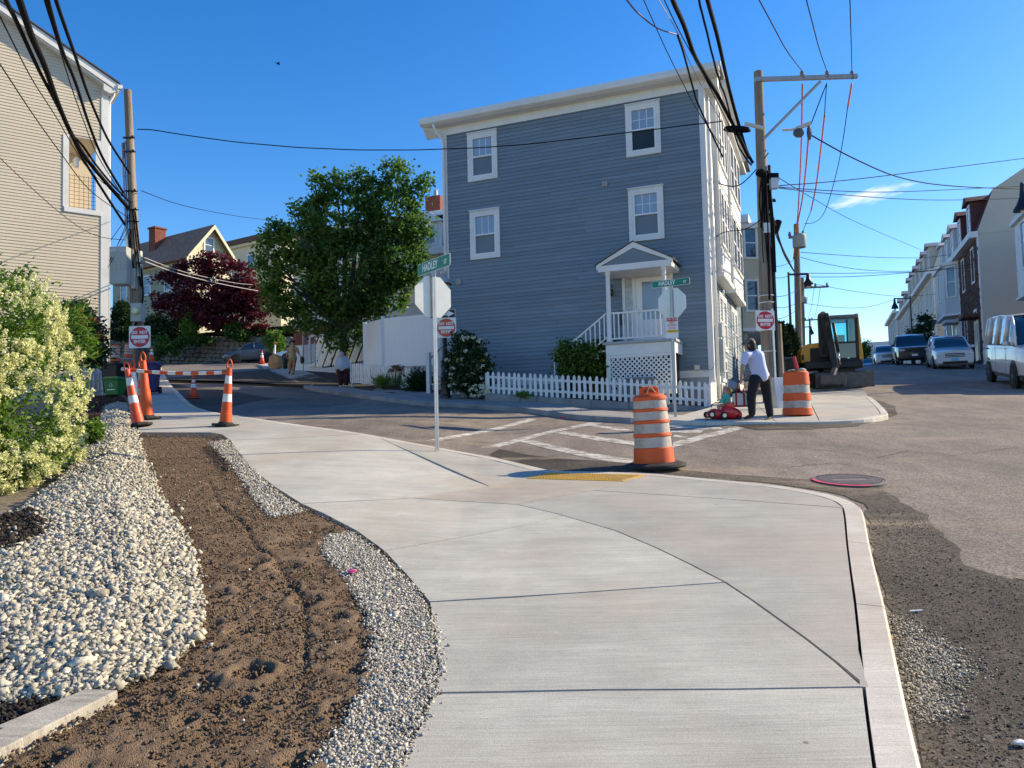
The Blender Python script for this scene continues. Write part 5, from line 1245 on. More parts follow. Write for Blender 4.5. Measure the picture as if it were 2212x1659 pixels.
while zr_ < 1.9:
    hst = rr.uniform(0.28, 0.42); x = rr.uniform(-0.3, 0)
    while x < Lw:
        w = rr.uniform(0.35, 0.85); zz = zr_ + (wc.z - wa.z) * max(x, 0) / Lw
        bq = MB(); pts8 = []
        for dz in (0, hst - 0.04):
            for ex, ey in ((0, 0), (w - 0.04, 0), (w - 0.04, 0.4), (0, 0.4)):
                pts8.append((max(0, x) + ex + rr.uniform(-0.05, 0.05), ey + rr.uniform(-0.06, 0.06), zz + dz + rr.uniform(-0.05, 0.05)))
        bq.hexa(pts8); stones.append(bq); x += w
    zr_ += hst
for bq in stones[:290]: bq.build('stone', M_ST, sw, bevel=0.04)
rest = MB()
for bq in stones[290:]: rest.add(bq.v, bq.f)
if rest.v: rest.build('stones', M_ST, sw)['kind'] = 'stuff'
# retained garden behind it
sheet('garden_terrace', [(wa.x - 8, wa.y + 1), (wa.x, wa.y + 0.7), (wc.x, wc.y + 0.9), (wc.x + 6, wc.y + 8), (wc.x + 6, wc.y + 40), (wa.x - 8, wa.y + 40)], 0, mat('lawn', (0.06, 0.09, 0.03), 0.9, 0.3, 2, 0.5, 30), fn=lambda x, y: wa.z + 1.75 - 0.0 * x, h=6)['kind'] = 'structure'
# white wooden steps at the left corner of the blue house
st = P(976, 838, 24.9); sp = thing('porch_steps', 'white wooden steps and railing at the left end of the blue house', 'steps', st, BH_RZ)
for k in range(6):
    b = MB(); b.box(-0.75, -0.12, 0.3 * k, 0.3 * k + 0.32, 0.17 * k + 0.13, 0.17 * k + 0.17); b.build('tread', WHITE, sp); b = MB(); b.box(-0.72, -0.14, 0.3 * k + 0.02, 0.3 * k + 0.04, 0.17 * k - 0.04, 0.17 * k + 0.129); b.build('riser', mat('grey_riser', (0.3, 0.31, 0.33), 0.7), sp)
b = MB(); b.box(-0.9, -0.78, -0.06, 0.06, -0.2, 1.15); b.box(-0.92, -0.76, -0.08, 0.08, 1.15, 1.2); b.build('newel_post', WHITE, sp)
b = MB(); b.hexa([(-0.87, 0.06, 0.95), (-0.81, 0.06, 0.95), (-0.81, 1.9, 1.95), (-0.87, 1.9, 1.95), (-0.87, 0.06, 1.02), (-0.81, 0.06, 1.02), (-0.81, 1.9, 2.02), (-0.87, 1.9, 2.02)]); b.build('handrail', WHITE, sp)
for k in range(9):
    y = 0.15 + k * 0.2; b = MB(); b.box(-0.855, -0.825, y, y + 0.03, 0.1 + y * 0.54, 0.93 + y * 0.54); b.build('baluster', WHITE, sp)

# ------------------------------------------------------------------ sign posts and signs
M_SIGNB = mat('aluminium_back', (0.62, 0.61, 0.58), 0.38, 0.06, 3, metal=0.35, dirt=((0.5, 0.46, 0.38), 0.5, 2)); M_GALV = mat('galvanised_post', (0.42, 0.43, 0.44), 0.4, 0.12, 8, metal=0.75)
M_GREEN = mat('sign_green', (0.0, 0.21, 0.145), 0.45, 0.05, 2); M_SWHITE = mat('sign_white', (0.8, 0.8, 0.78), 0.45, 0.04, 2); M_SRED = mat('sign_red', (0.55, 0.025, 0.045), 0.45, 0.05, 2); M_SORED = mat('sign_faded_red', (0.62, 0.1, 0.05), 0.5, 0.08, 2); M_SBLACK = mat('sign_black', (0.015, 0.015, 0.017), 0.45); M_SYEL = mat('sign_yellow', (0.8, 0.55, 0.03), 0.5)
def rrect(w, h, r, n=4):
    out = []
    for cx, cy, a0 in ((w / 2 - r, h / 2 - r, 0), (-w / 2 + r, h / 2 - r, 90), (-w / 2 + r, -h / 2 + r, 180), (w / 2 - r, -h / 2 + r, 270)):
        for k in range(n + 1): a = R(a0 + 90 * k / n); out.append((cx + r * math.cos(a), cy + r * math.sin(a)))
    return out
def plate(par, nm, outline, y, t, m, z0=0.0, x0=0.0):
    b = MB(); b.prism([(p[0] + x0, y, p[1] + z0) for p in outline][::-1], (0, t, 0)); return b.build(nm, m, par)
def holder(nm, par, loc, rz):
    e = bpy.data.objects.new(nm, None); coll.objects.link(e); e.parent = par; e.location = loc; e.rotation_euler = (0, 0, rz); return e
def street_blade(par, z, rz, w, h):
    e = holder('street_name_blade', par, (0, 0, z), rz)
    plate(e, 'blade', rrect(w, h, h * 0.14), -0.004, 0.006, M_SWHITE); plate(e, 'blade_face', rrect(w - 0.014, h - 0.014, h * 0.12), -0.0065, 0.002, M_GREEN)
    text_mesh('lettering', 'HADLEY', h * 0.86, M_SWHITE, e, (-w * 0.1, -0.0085, 0.0), sx=0.78, bold=h * 0.022)
    text_mesh('lettering', 'ST', h * 0.5, M_SWHITE, e, (w * 0.37, -0.0085, -h * 0.07), sx=0.85, bold=h * 0.014)
    plate(e, 'blade_back', rrect(w - 0.014, h - 0.014, h * 0.12), 0.0025, 0.002, M_GREEN)
    return e
def stop_back(par, z, rz, s):
    e = holder('stop_sign', par, (0, 0, z), rz)
    oc = [(s / 2 / math.cos(R(22.5)) * math.cos(R(22.5 + 45 * k)), s / 2 / math.cos(R(22.5)) * math.sin(R(22.5 + 45 * k))) for k in range(8)]
    plate(e, 'sign_back', oc, 0.028, 0.004, M_SIGNB); plate(e, 'sign_face', [(x * 0.99, y * 0.99) for x, y in oc], 0.0325, 0.002, M_SRED)
    b = MB(); [b.lathe([(0.012, 0), (0.012, 0.008)], 6, (0, 0.02, zz), Matrix.Rotation(R(90), 3, 'X')) for zz in (s * 0.32, -s * 0.32)]; b.build('bolt', M_GALV, e)
    return e
base = G(944, 975); Ysp = base.y
ztop = P(931, 592, Ysp).z
sp1 = thing('sign_post', 'nearest perforated steel sign post with green street name and back of stop sign', 'sign post', base, 0.0)
rzp = math.atan2(0.58, 0.81)
hpost = ztop - base.z
pe = holder('post', sp1, (0, 0, 0), rzp)
b = MB(); b.prism([(-0.03, -0.012, -0.2), (0.03, -0.012, -0.2), (0.03, 0.0, -0.2), (0.016, 0.018, -0.2), (-0.016, 0.018, -0.2), (-0.03, 0.0, -0.2)], (0, 0, hpost + 0.2)); b.build('channel', M_GALV, pe, bevel=0.002)
b = MB(); k = 0
while 0.05 + k * 0.0255 < hpost: b.lathe([(0.006, 0), (0.006, 0.002)], 6, (0, -0.0122, 0.05 + k * 0.0255), Matrix.Rotation(R(90), 3, 'X')); k += 1
b.build('holes', mat('hole_dark', (0.03, 0.03, 0.03), 0.8), pe)['kind'] = 'stuff'
stop_back(sp1, P(931, 641, Ysp).z - base.z, rzp, 0.60)
blz = P(931, 573, Ysp).z - base.z
street_blade(sp1, blz, math.atan2(-0.81, 0.58), 0.95, 0.18)
b = MB(); b.box(-0.03, 0.03, -0.03, 0.03, blz - 0.16, blz - 0.085); b.build('blade_bracket', M_GALV, sp1)
# far sign post in front of the porch
base = G(*c6(2000, 1350)); Y2 = base.y
sp2 = thing('sign_post', 'farther sign post at the fence corner with green street name and tow-zone notice', 'sign post', base, 0.0)
zt = P(1447, 620, Y2).z - base.z; b = MB(); b.box(-0.028, 0.028, -0.015, 0.015, -0.2, zt); b.build('post', M_GALV, sp2)
stop_back(sp2, P(1447, 655, Y2).z - base.z, R(-38) , 0.66)
street_blade(sp2, P(1450, 611, Y2).z - base.z, R(-30), 0.86, 0.15)
e = holder('notice_panel', sp2, (0, 0, P(1450, 708, Y2).z - base.z), R(-14)); hN = (P(1450, 685, Y2).z - P(1450, 731, Y2).z); wN = hN * 0.55
plate(e, 'panel', rrect(wN, hN, 0.02), -0.03, 0.004, M_SWHITE); plate(e, 'red_header', rrect(wN * 0.9, hN * 0.17, 0.005), -0.033, 0.002, M_SRED, z0=hN * 0.38); plate(e, 'yellow_band', rrect(wN * 0.94, hN * 0.13, 0.003), -0.033, 0.002, M_SYEL, z0=-hN * 0.17)
text_mesh('lettering', 'TOW ZONE', hN * 0.14, M_SWHITE, e, (0, -0.0345, hN * 0.38), sx=0.72); text_mesh('lettering', 'NO', hN * 0.17, M_SRED, e, (0, -0.0325, hN * 0.23), sx=0.9); text_mesh('lettering', 'STANDING', hN * 0.12, M_SRED, e, (0, -0.0325, hN * 0.11), sx=0.7)
for k in range(2): plate(e, 'small_print', rrect(wN * 0.6, hN * 0.02, 0.001), -0.0325, 0.002, M_SRED, z0=hN * (0.02 - k * 0.06))
text_mesh('lettering', 'SCHOOL DAYS', hN * 0.08, M_SBLACK, e, (0, -0.0345, -hN * 0.17), sx=0.7)

def dne_sign(label, loc, rz, s, faded=False):
    o = thing('do_not_enter_sign', label, 'sign', loc, rz)
    plate(o, 'panel', rrect(s, s, s * 0.06), -0.004, 0.006, M_SWHITE)
    plate(o, 'disc', [(s * 0.46 * math.cos(R(9 * k)), s * 0.46 * math.sin(R(9 * k))) for k in range(40)], -0.0065, 0.002, M_SORED if faded else M_SRED)
    plate(o, 'bar', rrect(s * 0.78, s * 0.16, 0.005), -0.009, 0.002, M_SWHITE)
    text_mesh('lettering', 'DO  NOT', s * 0.2, M_SWHITE, o, (0, -0.0085, s * 0.2), sx=0.86, bold=s * 0.008); text_mesh('lettering', 'ENTER', s * 0.2, M_SWHITE, o, (0, -0.0085, -s * 0.21), sx=0.9, bold=s * 0.008)
    return o

# ------------------------------------------------------------------ gas-style lamp post with one-way and do-not-enter signs
base = G(963, 860); Yl = base.y; H = P(962, 583, Yl).z - base.z
lp = thing('lamp_post', 'black cast-iron lamp post with silver domed lantern behind the near sign post', 'street lamp', base)
b = MB(); b.lathe([(0.17, -0.1), (0.17, 0.06), (0.14, 0.1), (0.14, 0.55), (0.16, 0.6), (0.12, 0.66), (0.11, 1.05), (0.13, 1.1), (0.075, 1.2), (0.06, H * 0.7), (0.05, H - 1.05)], 12); b.build('post', BLACK, lp, auto=True)
b = MB(); b.lathe([(0.09, H - 1.07), (0.1, H - 1.0), (0.06, H - 0.94), (0.12, H - 0.86)], 12); b.build('lantern_base', BLACK, lp)
b = MB(); b.lathe([(0.11, H - 0.858), (0.19, H - 0.46)], 12); b.build('lantern_glass', mat('frosted_glass', (0.55, 0.58, 0.6), 0.25, 0.1, 2, coat=0.4), lp)
b = MB(); b.lathe([(0.235, H - 0.47), (0.245, H - 0.43), (0.21, H - 0.40)], 16); b.build('lantern_rim', mat('rust_rim', (0.09, 0.045, 0.035), 0.6), lp)
b = MB(); b.lathe([(0.21, H - 0.4), (0.17, H - 0.28), (0.1, H - 0.18), (0.08, H - 0.16), (0.1, H - 0.12), (0.1, H - 0.05), (0.04, H - 0.02), (0.03, H)], 14); b.build('lantern_dome', mat('silver_dome', (0.42, 0.42, 0.41), 0.45, 0.15, 3, metal=0.3), lp, auto=True)
sz = P(964, 730, Yl - 0.1).z; st_ = P(964, 687, Yl - 0.1).z; c_ = P(964, 708, Yl - 0.12)
dne_sign('do-not-enter sign with faded orange-red disc on the black lamp post', c_, R(-4), st_ - sz, True)
c_ = P(956, 678, Yl - 0.12); hw = P(956, 669, Yl).z - P(956, 687, Yl).z
ow = thing('one_way_sign', 'black and white one-way arrow sign above the faded do-not-enter sign', 'sign', c_, R(-4))
ww = 0.76; plate(ow, 'panel', rrect(ww, hw, 0.015), -0.004, 0.006, M_SWHITE); plate(ow, 'black_field', rrect(ww - 0.02, hw - 0.02, 0.012), -0.0065, 0.002, M_SBLACK)
plate(ow, 'arrow', [(-0.33, -hw * 0.2), (0.16, -hw * 0.2), (0.16, -hw * 0.38), (0.35, 0), (0.16, hw * 0.38), (0.16, hw * 0.2), (-0.33, hw * 0.2)], -0.009, 0.002, M_SWHITE)
text_mesh('lettering', 'ONE WAY', hw * 0.4, M_SBLACK, ow, (-0.06, -0.0115, 0), sx=0.85, bold=0.001)

# ------------------------------------------------------------------ utility poles
M_POLE = mat('pole_wood', (0.23, 0.175, 0.125), 0.9, 0.3, 1.2, 0.7, 12, stretch=(7, 7, 0.5), dirt=((0.36, 0.31, 0.25), 0.7, 1.0, 0.45), fine=0.2); M_CABLE = mat('black_cable', (0.01, 0.01, 0.012), 0.9, 0.2, 5, spec=0.12)
M_ARM = mat('grey_crossarm', (0.36, 0.38, 0.4), 0.6, 0.08, 2); M_ORNG = mat('orange_cover', (0.75, 0.2, 0.09), 0.5, 0.1, 4)
def Lc(o, px, py, d): return P(px, py, d) - Vector(o.location)
D1 = 22.5; pb = P(306, 848, D1); pt = P(275.5, 195, D1)
up = thing('utility_pole', 'weathered wooden utility pole hung with cabinets beside the tan house', 'utility pole', pb)
tp = pt - pb
b = MB(); b.tube([(0, 0, -0.6), tp * 0.3, tp * 0.6, tp], [0.155, 0.145, 0.125, 0.105], 14); b.build('pole', M_POLE, up, auto=True)
def on(o, pz, dx=0.0, dy=0.0, b0=None, t0=None):
    z = P(300, pz, D1).z - o.location.z; t = z / tp.z; return tp * t + Vector((dx, dy, 0))
b = MB(); b.tube([on(up, 312, -0.15, -0.1), on(up, 500, -0.17, -0.1), on(up, 660, -0.12, -0.1)], 0.055, 8); b.tube([on(up, 315, -0.15, -0.1), on(up, 308, -0.13, -0.05), on(up, 312, -0.05, 0)], 0.04, 8); b.build('conduit', mat('shiny_conduit', (0.55, 0.56, 0.58), 0.3, metal=0.8), up, True)
c0, c1_ = Lc(up, 246, 537, D1 - 0.3), Lc(up, 282, 616, D1 - 0.3); M_CAB = mat('cabinet_grey', (0.37, 0.39, 0.37), 0.5, 0.06, 2)
b = MB(); b.box(c0.x, c1_.x, -0.55, -0.12, c1_.z, c0.z); b.box(c1_.x, c1_.x + 0.12, -0.3, -0.05, c1_.z - 0.1, c1_.z + 0.5); cab = b.build('equipment_cabinet', M_CAB, up, bevel=0.015)
b = MB()
for i in range(3):
    for j in range(7): b.box(c0.x + 0.1 + i * 0.125, c0.x + 0.2 + i * 0.125, -0.562, -0.549, c1_.z + 0.42 + j * 0.03, c1_.z + 0.436 + j * 0.03)
b.build('louvres', mat('cabinet_light', (0.5, 0.52, 0.5), 0.5), cab)['kind'] = 'stuff'
for xa, xb in ((c0.x + 0.03, c0.x + 0.22), (c0.x + 0.25, c1_.x - 0.03)): b = MB(); b.box(xa, xb, -0.56, -0.549, c0.z - 0.16, c0.z - 0.05); b.build('vent_slot', MATS['cabinet_light'], cab)
c0, c1_ = Lc(up, 286, 656, D1 - 0.3), Lc(up, 308, 695, D1 - 0.3)
b = MB(); b.box(c0.x, c1_.x, -0.42, -0.14, c1_.z, c0.z); mb_ = b.build('meter_box', M_CAB, up, bevel=0.012)
b = MB(); b.lathe([(0.105, 0), (0.11, 0.05), (0.085, 0.11)], 16, (c0.x + 0.17, -0.42, (c0.z + c1_.z) / 2 + 0.03), Matrix.Rotation(R(90), 3, 'X')); b.build('meter_lens', mat('meter_lens', (0.6, 0.56, 0.3), 0.2, coat=0.6), mb_)
for za, zb in ((545, 570), (573, 600)):
    p0, p1 = on(up, za, 0.2, -0.12), on(up, zb, 0.2, -0.12); b = MB(); b.box(p0.x - 0.06, p0.x + 0.06, p0.y - 0.08, p0.y + 0.04, p1.z, p0.z); b.build('white_tube', mat('aged_white', (0.6, 0.58, 0.5), 0.6), up, bevel=0.01)
rr = random.Random(4); 
for k in range(7):
    x0 = rr.uniform(-0.08, 0.2); b = MB(); z0, z1 = rr.uniform(430, 560), rr.uniform(590, 690)
    b.tube(smooth_line([on(up, z0, x0 * 0.4, -0.16), on(up, (z0 + z1) / 2, x0 + rr.uniform(-0.06, 0.06), -0.2), on(up, z1, x0 + 0.05, -0.17)], 5), rr.choice((0.012, 0.018, 0.025)), 6); b.build('riser_cable', M_CABLE, up, True)
b = MB(); b.tube(smooth_line([on(up, 460, 0.12, -0.14), on(up, 560, 0.22, -0.16), on(up, 640, 0.26, -0.18), on(up, 685, 0.1, -0.2), on(up, 705, -0.02, -0.18)], 5), 0.03, 6); b.build('riser_cable', M_CABLE, up, True)
for zz in (300, 330, 415, 455, 480):
    p0 = on(up, zz, -0.14, -0.1); b = MB(); b.box(p0.x, p0.x + 0.34, p0.y - 0.05, p0.y + 0.02, p0.z - 0.02, p0.z + 0.02); b.sphere((p0.x + 0.3, p0.y - 0.06, p0.z), 0.05, 8, 6); b.build('pole_clamp', BLACK, up)
b = MB(); b.lathe([(0.19, on(up, 795).z), (0.185, on(up, 752).z)], 14, on(up, 775, 0, 0) * 1.0 - Vector((0, 0, on(up, 775).z))); b.build('black_wrap', BLACK, up)
sL = P(302, 704, D1).z - P(302, 751, D1).z
dne_sign('do-not-enter sign on the wooden pole beside the tan house, above the carts', P(302, 728, D1 - 0.26), R(-3), sL)

D2 = 20.5; pb2 = P(1664, 868, D2); pt2 = P(1637.5, 155, D2); tp2 = pt2 - pb2
up2 = thing('utility_pole', 'tall wooden utility pole with grey crossarm at the right corner of the blue house', 'utility pole', pb2)
b = MB(); b.tube([(0, 0, -0.6), tp2 * 0.3, tp2 * 0.6, tp2], [0.2, 0.185, 0.15, 0.115], 14); b.build('pole', M_POLE, up2, auto=True)
def on2(pz, dx=0.0, dy=0.0):
    z = P(1645, pz, D2).z - pb2.z; return tp2 * (z / tp2.z) + Vector((dx, dy, 0))
a0, a1 = Lc(up2, 1627, 177, D2), Lc(up2, 1847, 170, D2); ad = (a1 - a0)
b = MB(); b.hexa([a0 + Vector((0, -0.18, -0.05)), a1 + Vector((0, -0.18, -0.05)), a1 + Vector((0, -0.09, -0.05)), a0 + Vector((0, -0.09, -0.05)), a0 + Vector((0, -0.18, 0.06)), a1 + Vector((0, -0.18, 0.06)), a1 + Vector((0, -0.09, 0.06)), a0 + Vector((0, -0.09, 0.06))]); b.build('crossarm', M_ARM, up2)
b = MB(); b.tube([Lc(up2, 1648, 302, D2 - 0.16), Lc(up2, 1772, 176, D2 - 0.16)], 0.04, 6); b.build('brace', M_ARM, up2)
INS = []
for px in (1733, 1787, 1841):
    p0 = Lc(up2, px, 170, D2 - 0.13); INS.append(Vector(pb2) + p0 + Vector((0, 0, 0.22)))
    b = MB(); b.lathe([(0.045, 0.0), (0.07, 0.02), (0.05, 0.06), (0.075, 0.09), (0.05, 0.13), (0.06, 0.16), (0.03, 0.22)], 10, p0); b.build('insulator', mat('porcelain_grey', (0.2, 0.21, 0.23), 0.3, coat=0.4), up2, auto=True)
rr = random.Random(8)
for k in range(9):
    x0 = rr.uniform(-0.16, 0.2); z0, z1 = rr.uniform(370, 430), rr.uniform(480, 660); b = MB()
    b.tube(smooth_line([on2(z0, x0 * 0.5, -0.2), on2((z0 + z1) / 2, x0 + rr.uniform(-0.08, 0.08), -0.22), on2(z1, x0, -0.2)], 5), rr.choice((0.012, 0.018, 0.03)), 6); b.build('riser_cable', M_CABLE, up2, True)
b = MB(); b.tube([on2(360, 0.17, -0.1), on2(700, 0.2, -0.1), on2(860, 0.2, -0.1)], 0.045, 6); b.build('cable_guard', BLACK, up2)
b = MB(); b.tube([on2(670, 0.06, -0.22), on2(860, 0.08, -0.24)], 0.03, 8); b.build('conduit', mat('shiny_conduit', (0.5, 0.5, 0.5)), up2)
for zz in (640, 655, 715, 760): p0 = on2(zz); b = MB(); b.lathe([(0.215, -0.012), (0.215, 0.012)], 14, p0, None, 0, False); b.build('steel_band', M_SIGNB, up2)
p0 = on2(380); b = MB(); b.sphere(p0 + Vector((-0.1, -0.25, 0)), (0.16, 0.12, 0.11), 9, 6); b.box(p0.x + 0.1, p0.x + 0.35, -0.3, -0.1, p0.z - 0.25, p0.z - 0.02); b.build('splice_box', M_CABLE, up2)
p0 = on2(393); b = MB(); b.box(p0.x + 0.1, p0.x + 0.3, -0.42, -0.25, p0.z - 0.3, p0.z - 0.02); b.build('service_box', M_SIGNB, up2, bevel=0.01)
p0 = on2(490); b = MB(); b.box(p0.x - 0.08, p0.x + 0.09, -0.24, -0.17, p0.z - 0.22, p0.z + 0.05); b.build('number_tag', M_SIGNB, up2)
# wooden braces lashed low on the pole
b = MB(); b.tube([on2(700, 0.3, 0.1), on2(862, 0.34, 0.1)], 0.11, 10); b.build('stub_pole', M_POLE, up2, auto=True)
# white covers and coils hung at mid height
b = MB(); b.tube([Lc(up2, 1609, 267, D2 - 0.4), Lc(up2, 1650, 277, D2 - 0.4)], 0.055, 8); b.build('white_cover', mat('aged_white2', (0.62, 0.58, 0.52), 0.6), up2)
b = MB(); b.tube([Lc(up2, 1720, 278, D2 - 0.5), Lc(up2, 1751, 266, D2 - 0.5)], 0.055, 8); b.tube([Lc(up2, 1690, 281, D2 - 0.5), Lc(up2, 1722, 279, D2 - 0.5)], 0.035, 6); b.build('white_cover', MATS['aged_white2'], up2)
b = MB(); b.sphere(Lc(up2, 1725, 287, D2 - 0.5), (0.15, 0.1, 0.13), 9, 6); b.sphere(Lc(up2, 1748, 287, D2 - 0.5), (0.07, 0.07, 0.2), 8, 6); b.build('cable_bundle', mat('bundle_grey', (0.1, 0.1, 0.11), 0.6), up2)
# coil of slack cable
def torus(b, c, R0, r0, M, n=20, k=6):
    pts = [Vector(c) + M @ Vector((R0 * math.cos(2 * math.pi * i / n), R0 * math.sin(2 * math.pi * i / n), 0)) for i in range(n + 1)]; b.tube(pts, r0, k, cap=False)
def coil(label, c, R0, tilt):
    b = MB(); M = Matrix.Rotation(tilt, 3, 'X') @ Matrix.Rotation(0.1, 3, 'Y')
    for k in range(3): torus(b, (0, 0, 0.03 * k - 0.03), R0 * (1 - 0.04 * k), 0.02, M)
    for a in (0.3, 1.9, 3.5, 5.1): b.tube([(0, 0, 0), M @ Vector((R0 * math.cos(a), R0 * math.sin(a), 0))], 0.012, 5)
    o = b.build('cable_coil', M_CABLE); o.location = c; tag(o, label, 'cable coil')
coil('black slack-cable snowshoe on the thick wire left of the crossarm pole', P(1592, 279, 19.6), 0.33, 0.25)
coil('small black slack-cable snowshoe right of the crossarm pole', P(1794 / 1.085, 458 / 1.085 * 1.0 + 50, 21.0) if False else P(1662, 432, 22.0), 0.17, 0.3)
b = MB(); b.lathe([(0.09, -0.2), (0.105, -0.18), (0.105, 0.18), (0.09, 0.2)], 12, (0, 0, 0), Matrix.Rotation(R(20), 3, 'Y')); o = b.build('splice_canister', M_CABLE); o.location = P(1678, 490, 23); tag(o, 'black cable splice canister hanging right of the crossarm pole', 'canister')
b = MB(); b.tube([(0, 0, -0.28), (0, 0, 0.28)], 0.06, 8); o = b.build('white_guard_tube', MATS['aged_white2']); o.location = P(1663, 490, 22.5); tag(o, 'short white guard tube hanging beside the crossarm pole', 'tube')
s2 = P(1653, 671, D2).z - P(1653, 713, D2).z
dne_sign('do-not-enter sign on the crossarm pole behind the man', P(1653, 692, D2 - 0.3), R(6), s2)

# farther poles and street lamps along the main street
def far_pole(label, px, pbase, ptop, d, arms=(), transformer=None, r=0.14):
    b0 = P(px[0], pbase, d); t0 = P(px[1], ptop, d); o = thing('utility_pole', label, 'utility pole', b0)
    t = t0 - b0; b = MB(); b.tube([(0, 0, -1.0), t * 0.5, t], [r, r * 0.9, r * 0.7], 10); b.build('pole', M_POLE, o, auto=True)
    for (xa, ya, xb, yb) in arms:
        p0, p1 = P(xa, ya, d) - b0, P(xb, yb, d) - b0; b = MB(); b.tube([p0, p1], 0.06, 6); b.build('crossarm', M_POLE, o)
        for q in (0.06, 0.5, 0.94): pp = p0.lerp(p1, q); b = MB(); b.lathe([(0.05, 0.03), (0.08, 0.1), (0.04, 0.24)], 8, pp); b.build('insulator', MATS['porcelain_grey'], o)
    if transformer:
        p0 = P(transformer[0], transformer[1], d - 0.4) - b0; p1 = P(transformer[0], transformer[2], d - 0.4) - b0
        b = MB(); b.lathe([(0.26, p1.z), (0.28, p1.z + 0.06), (0.28, p0.z - 0.1), (0.22, p0.z - 0.02), (0.1, p0.z)], 14, (p0.x, p0.y, 0)); b.build('transformer', M_CAB, o, auto=True)
    return o
far_pole('second utility pole with grey transformer behind the yellow excavator', (1727, 1720), 800, 484, 33, [(1704, 513, 1737, 510)], (1726, 505, 535), 0.16)
far_pole('third utility pole with long side crossarm behind the transformer pole', (1735, 1733), 795, 600, 46, [(1733, 622, 1790, 619)], (1733, 640, 655), 0.14)
far_pole('far thin utility pole with crossarm seen left of the excavator boom', (1751, 1749), 785, 688, 70, [(1738, 692, 1770, 690)], None, 0.12)
def bell_lamp(label, pxb, pyb, pxt, pyt, d, arm, r=0.07, drop=0.5):
    b0 = P(pxb, pyb, d); t = P(pxt, pyt, d) - b0; o = thing('street_lamp', label, 'street lamp', b0)
    b = MB(); b.lathe([(r * 2.2, -0.5), (r * 2.2, 0.3), (r * 1.5, 0.9), (r, 1.1)], 10); b.tube([(0, 0, 1.0), t], [r, r * 0.7], 8); b.build('post', BLACK, o)
    a = P(arm[0], arm[1], d) - b0; b = MB(); b.tube([(t.x, t.y, a.z), a], 0.045, 6); b.build('arm', BLACK, o)
    k = drop; b = MB(); b.lathe([(0.05, 0.08 * k), (0.07, -0.2 * k), (0.1, -0.55 * k), (0.2, -0.9 * k), (0.34 * k / 0.9, -1.1 * k), (0.36 * k / 0.9, -1.2 * k)], 12, a); b.build('lamp_shade', BLACK, o, auto=True)
    b = MB(); b.sphere(a + Vector((0, 0, -1.2 * k)), 0.09, 8, 6); b.build('lamp_globe', MATS['frosted_glass'], o)
    return o
bell_lamp('black bell street lamp on a tall post left of the transformer pole', 1712, 800, 1703, 588, 31, (1745, 592), 0.06, 0.42)
bell_lamp('far black bell street lamp behind the excavator boom', 1738, 790, 1735, 702, 62, (1752, 706), 0.05, 0.5)
bell_lamp('black bell street lamp on the right side of the street over the dark pickup', 1973, 780, 1966, 640, 56, (1932, 645), 0.07, 0.62)
bell_lamp('black bell street lamp cut by the right edge of the view', 2290, 860, 2290, 395, 27, (2207, 398), 0.09, 0.8)
# ------------------------------------------------------------------ traffic barrels, delineators, cones
M_OR = mat('traffic_orange', (0.68, 0.095, 0.012), 0.5, 0.08, 4, dirt=((0.42, 0.15, 0.07), 0.55, 5, 0.52)); M_OR2 = mat('red_orange', (0.72, 0.085, 0.035), 0.45, 0.08, 4, dirt=((0.4, 0.1, 0.06), 0.5, 6, 0.54))
M_BAND = mat('reflective_band', (0.45, 0.42, 0.375), 0.5, 0.12, 5, dirt=((0.3, 0.24, 0.19), 0.7, 7, 0.46)); M_BANDW = mat('clean_band', (0.78, 0.77, 0.74), 0.4, 0.05, 5, dirt=((0.45, 0.4, 0.35), 0.5, 9, 0.56))
M_RUB = mat('rubber', (0.022, 0.021, 0.021), 0.8, 0.3, 6, 0.4, 60, dirt=((0.1, 0.09, 0.08), 0.5, 5))
def barrel(label, loc, rz=0.0, base=True, scale=1.0, tilt=(0, 0), handle=True, om=None, zs=None, fat=1.0):
    o = thing('traffic_barrel', label, 'traffic barrel', loc, rot=(tilt[0], tilt[1], rz)); o.scale = (scale,) * 3; om = om or M_OR
    if base:
        b = MB(); b.lathe([(0.4, 0.0), (0.415, 0.02), (0.41, 0.045), (0.33, 0.075), (0.26, 0.07)], 28); b.build('rubber_base', M_RUB, o, auto=True)
    # stepped body: alternating sheeting and orange ribs
    zs = zs or [0.05, 0.27, 0.40, 0.455, 0.575, 0.625, 0.73, 0.775, 0.875, 0.93]
    def rad(z): return (0.255 - 0.05 * z) * fat
    for i in range(len(zs) - 1):
        z0, z1 = zs[i], zs[i + 1]; w = i % 2 == 1; bump = 0.0 if w else 0.012
        b = MB(); b.lathe([(rad(z0), z0), (rad(z0) + bump, z0 + 0.012), (rad(z1) + bump, z1 - 0.012), (rad(z1), z1)], 26, cap=(i in (0, len(zs) - 2))); b.build('reflective_band' if w else 'barrel_ring', M_BAND if w else om, o, auto=True)
    b = MB(); b.lathe([(rad(0.93), 0.93), (rad(0.93) - 0.03, 0.955), (0.02, 0.965)], 26); b.build('barrel_top', om, o, auto=True)
    if handle:
        b = MB(); b.prism([(-0.13, -0.02, 0.955), (0.13, -0.02, 0.955), (0.13, -0.02, 1.035), (0.1, -0.02, 1.06), (-0.1, -0.02, 1.06), (-0.13, -0.02, 1.035)], (0, 0.04, 0))
        b2 = b.build('handle', om, o, bevel=0.008)
        b = MB(); b.box(-0.085, 0.085, -0.0215, 0.0215, 0.985, 1.02); b.build('handle_slot', mat('slot_dark', (0.25, 0.06, 0.02), 0.6), b2)
    return o
p = G(1414, 1011, 0, road_z); p.z = road_z(p.x, p.y) + 0.005
B1 = barrel('nearest orange and white traffic barrel on a wide black base beside the yellow panel', p, R(15), tilt=(0, R(-2.5)))
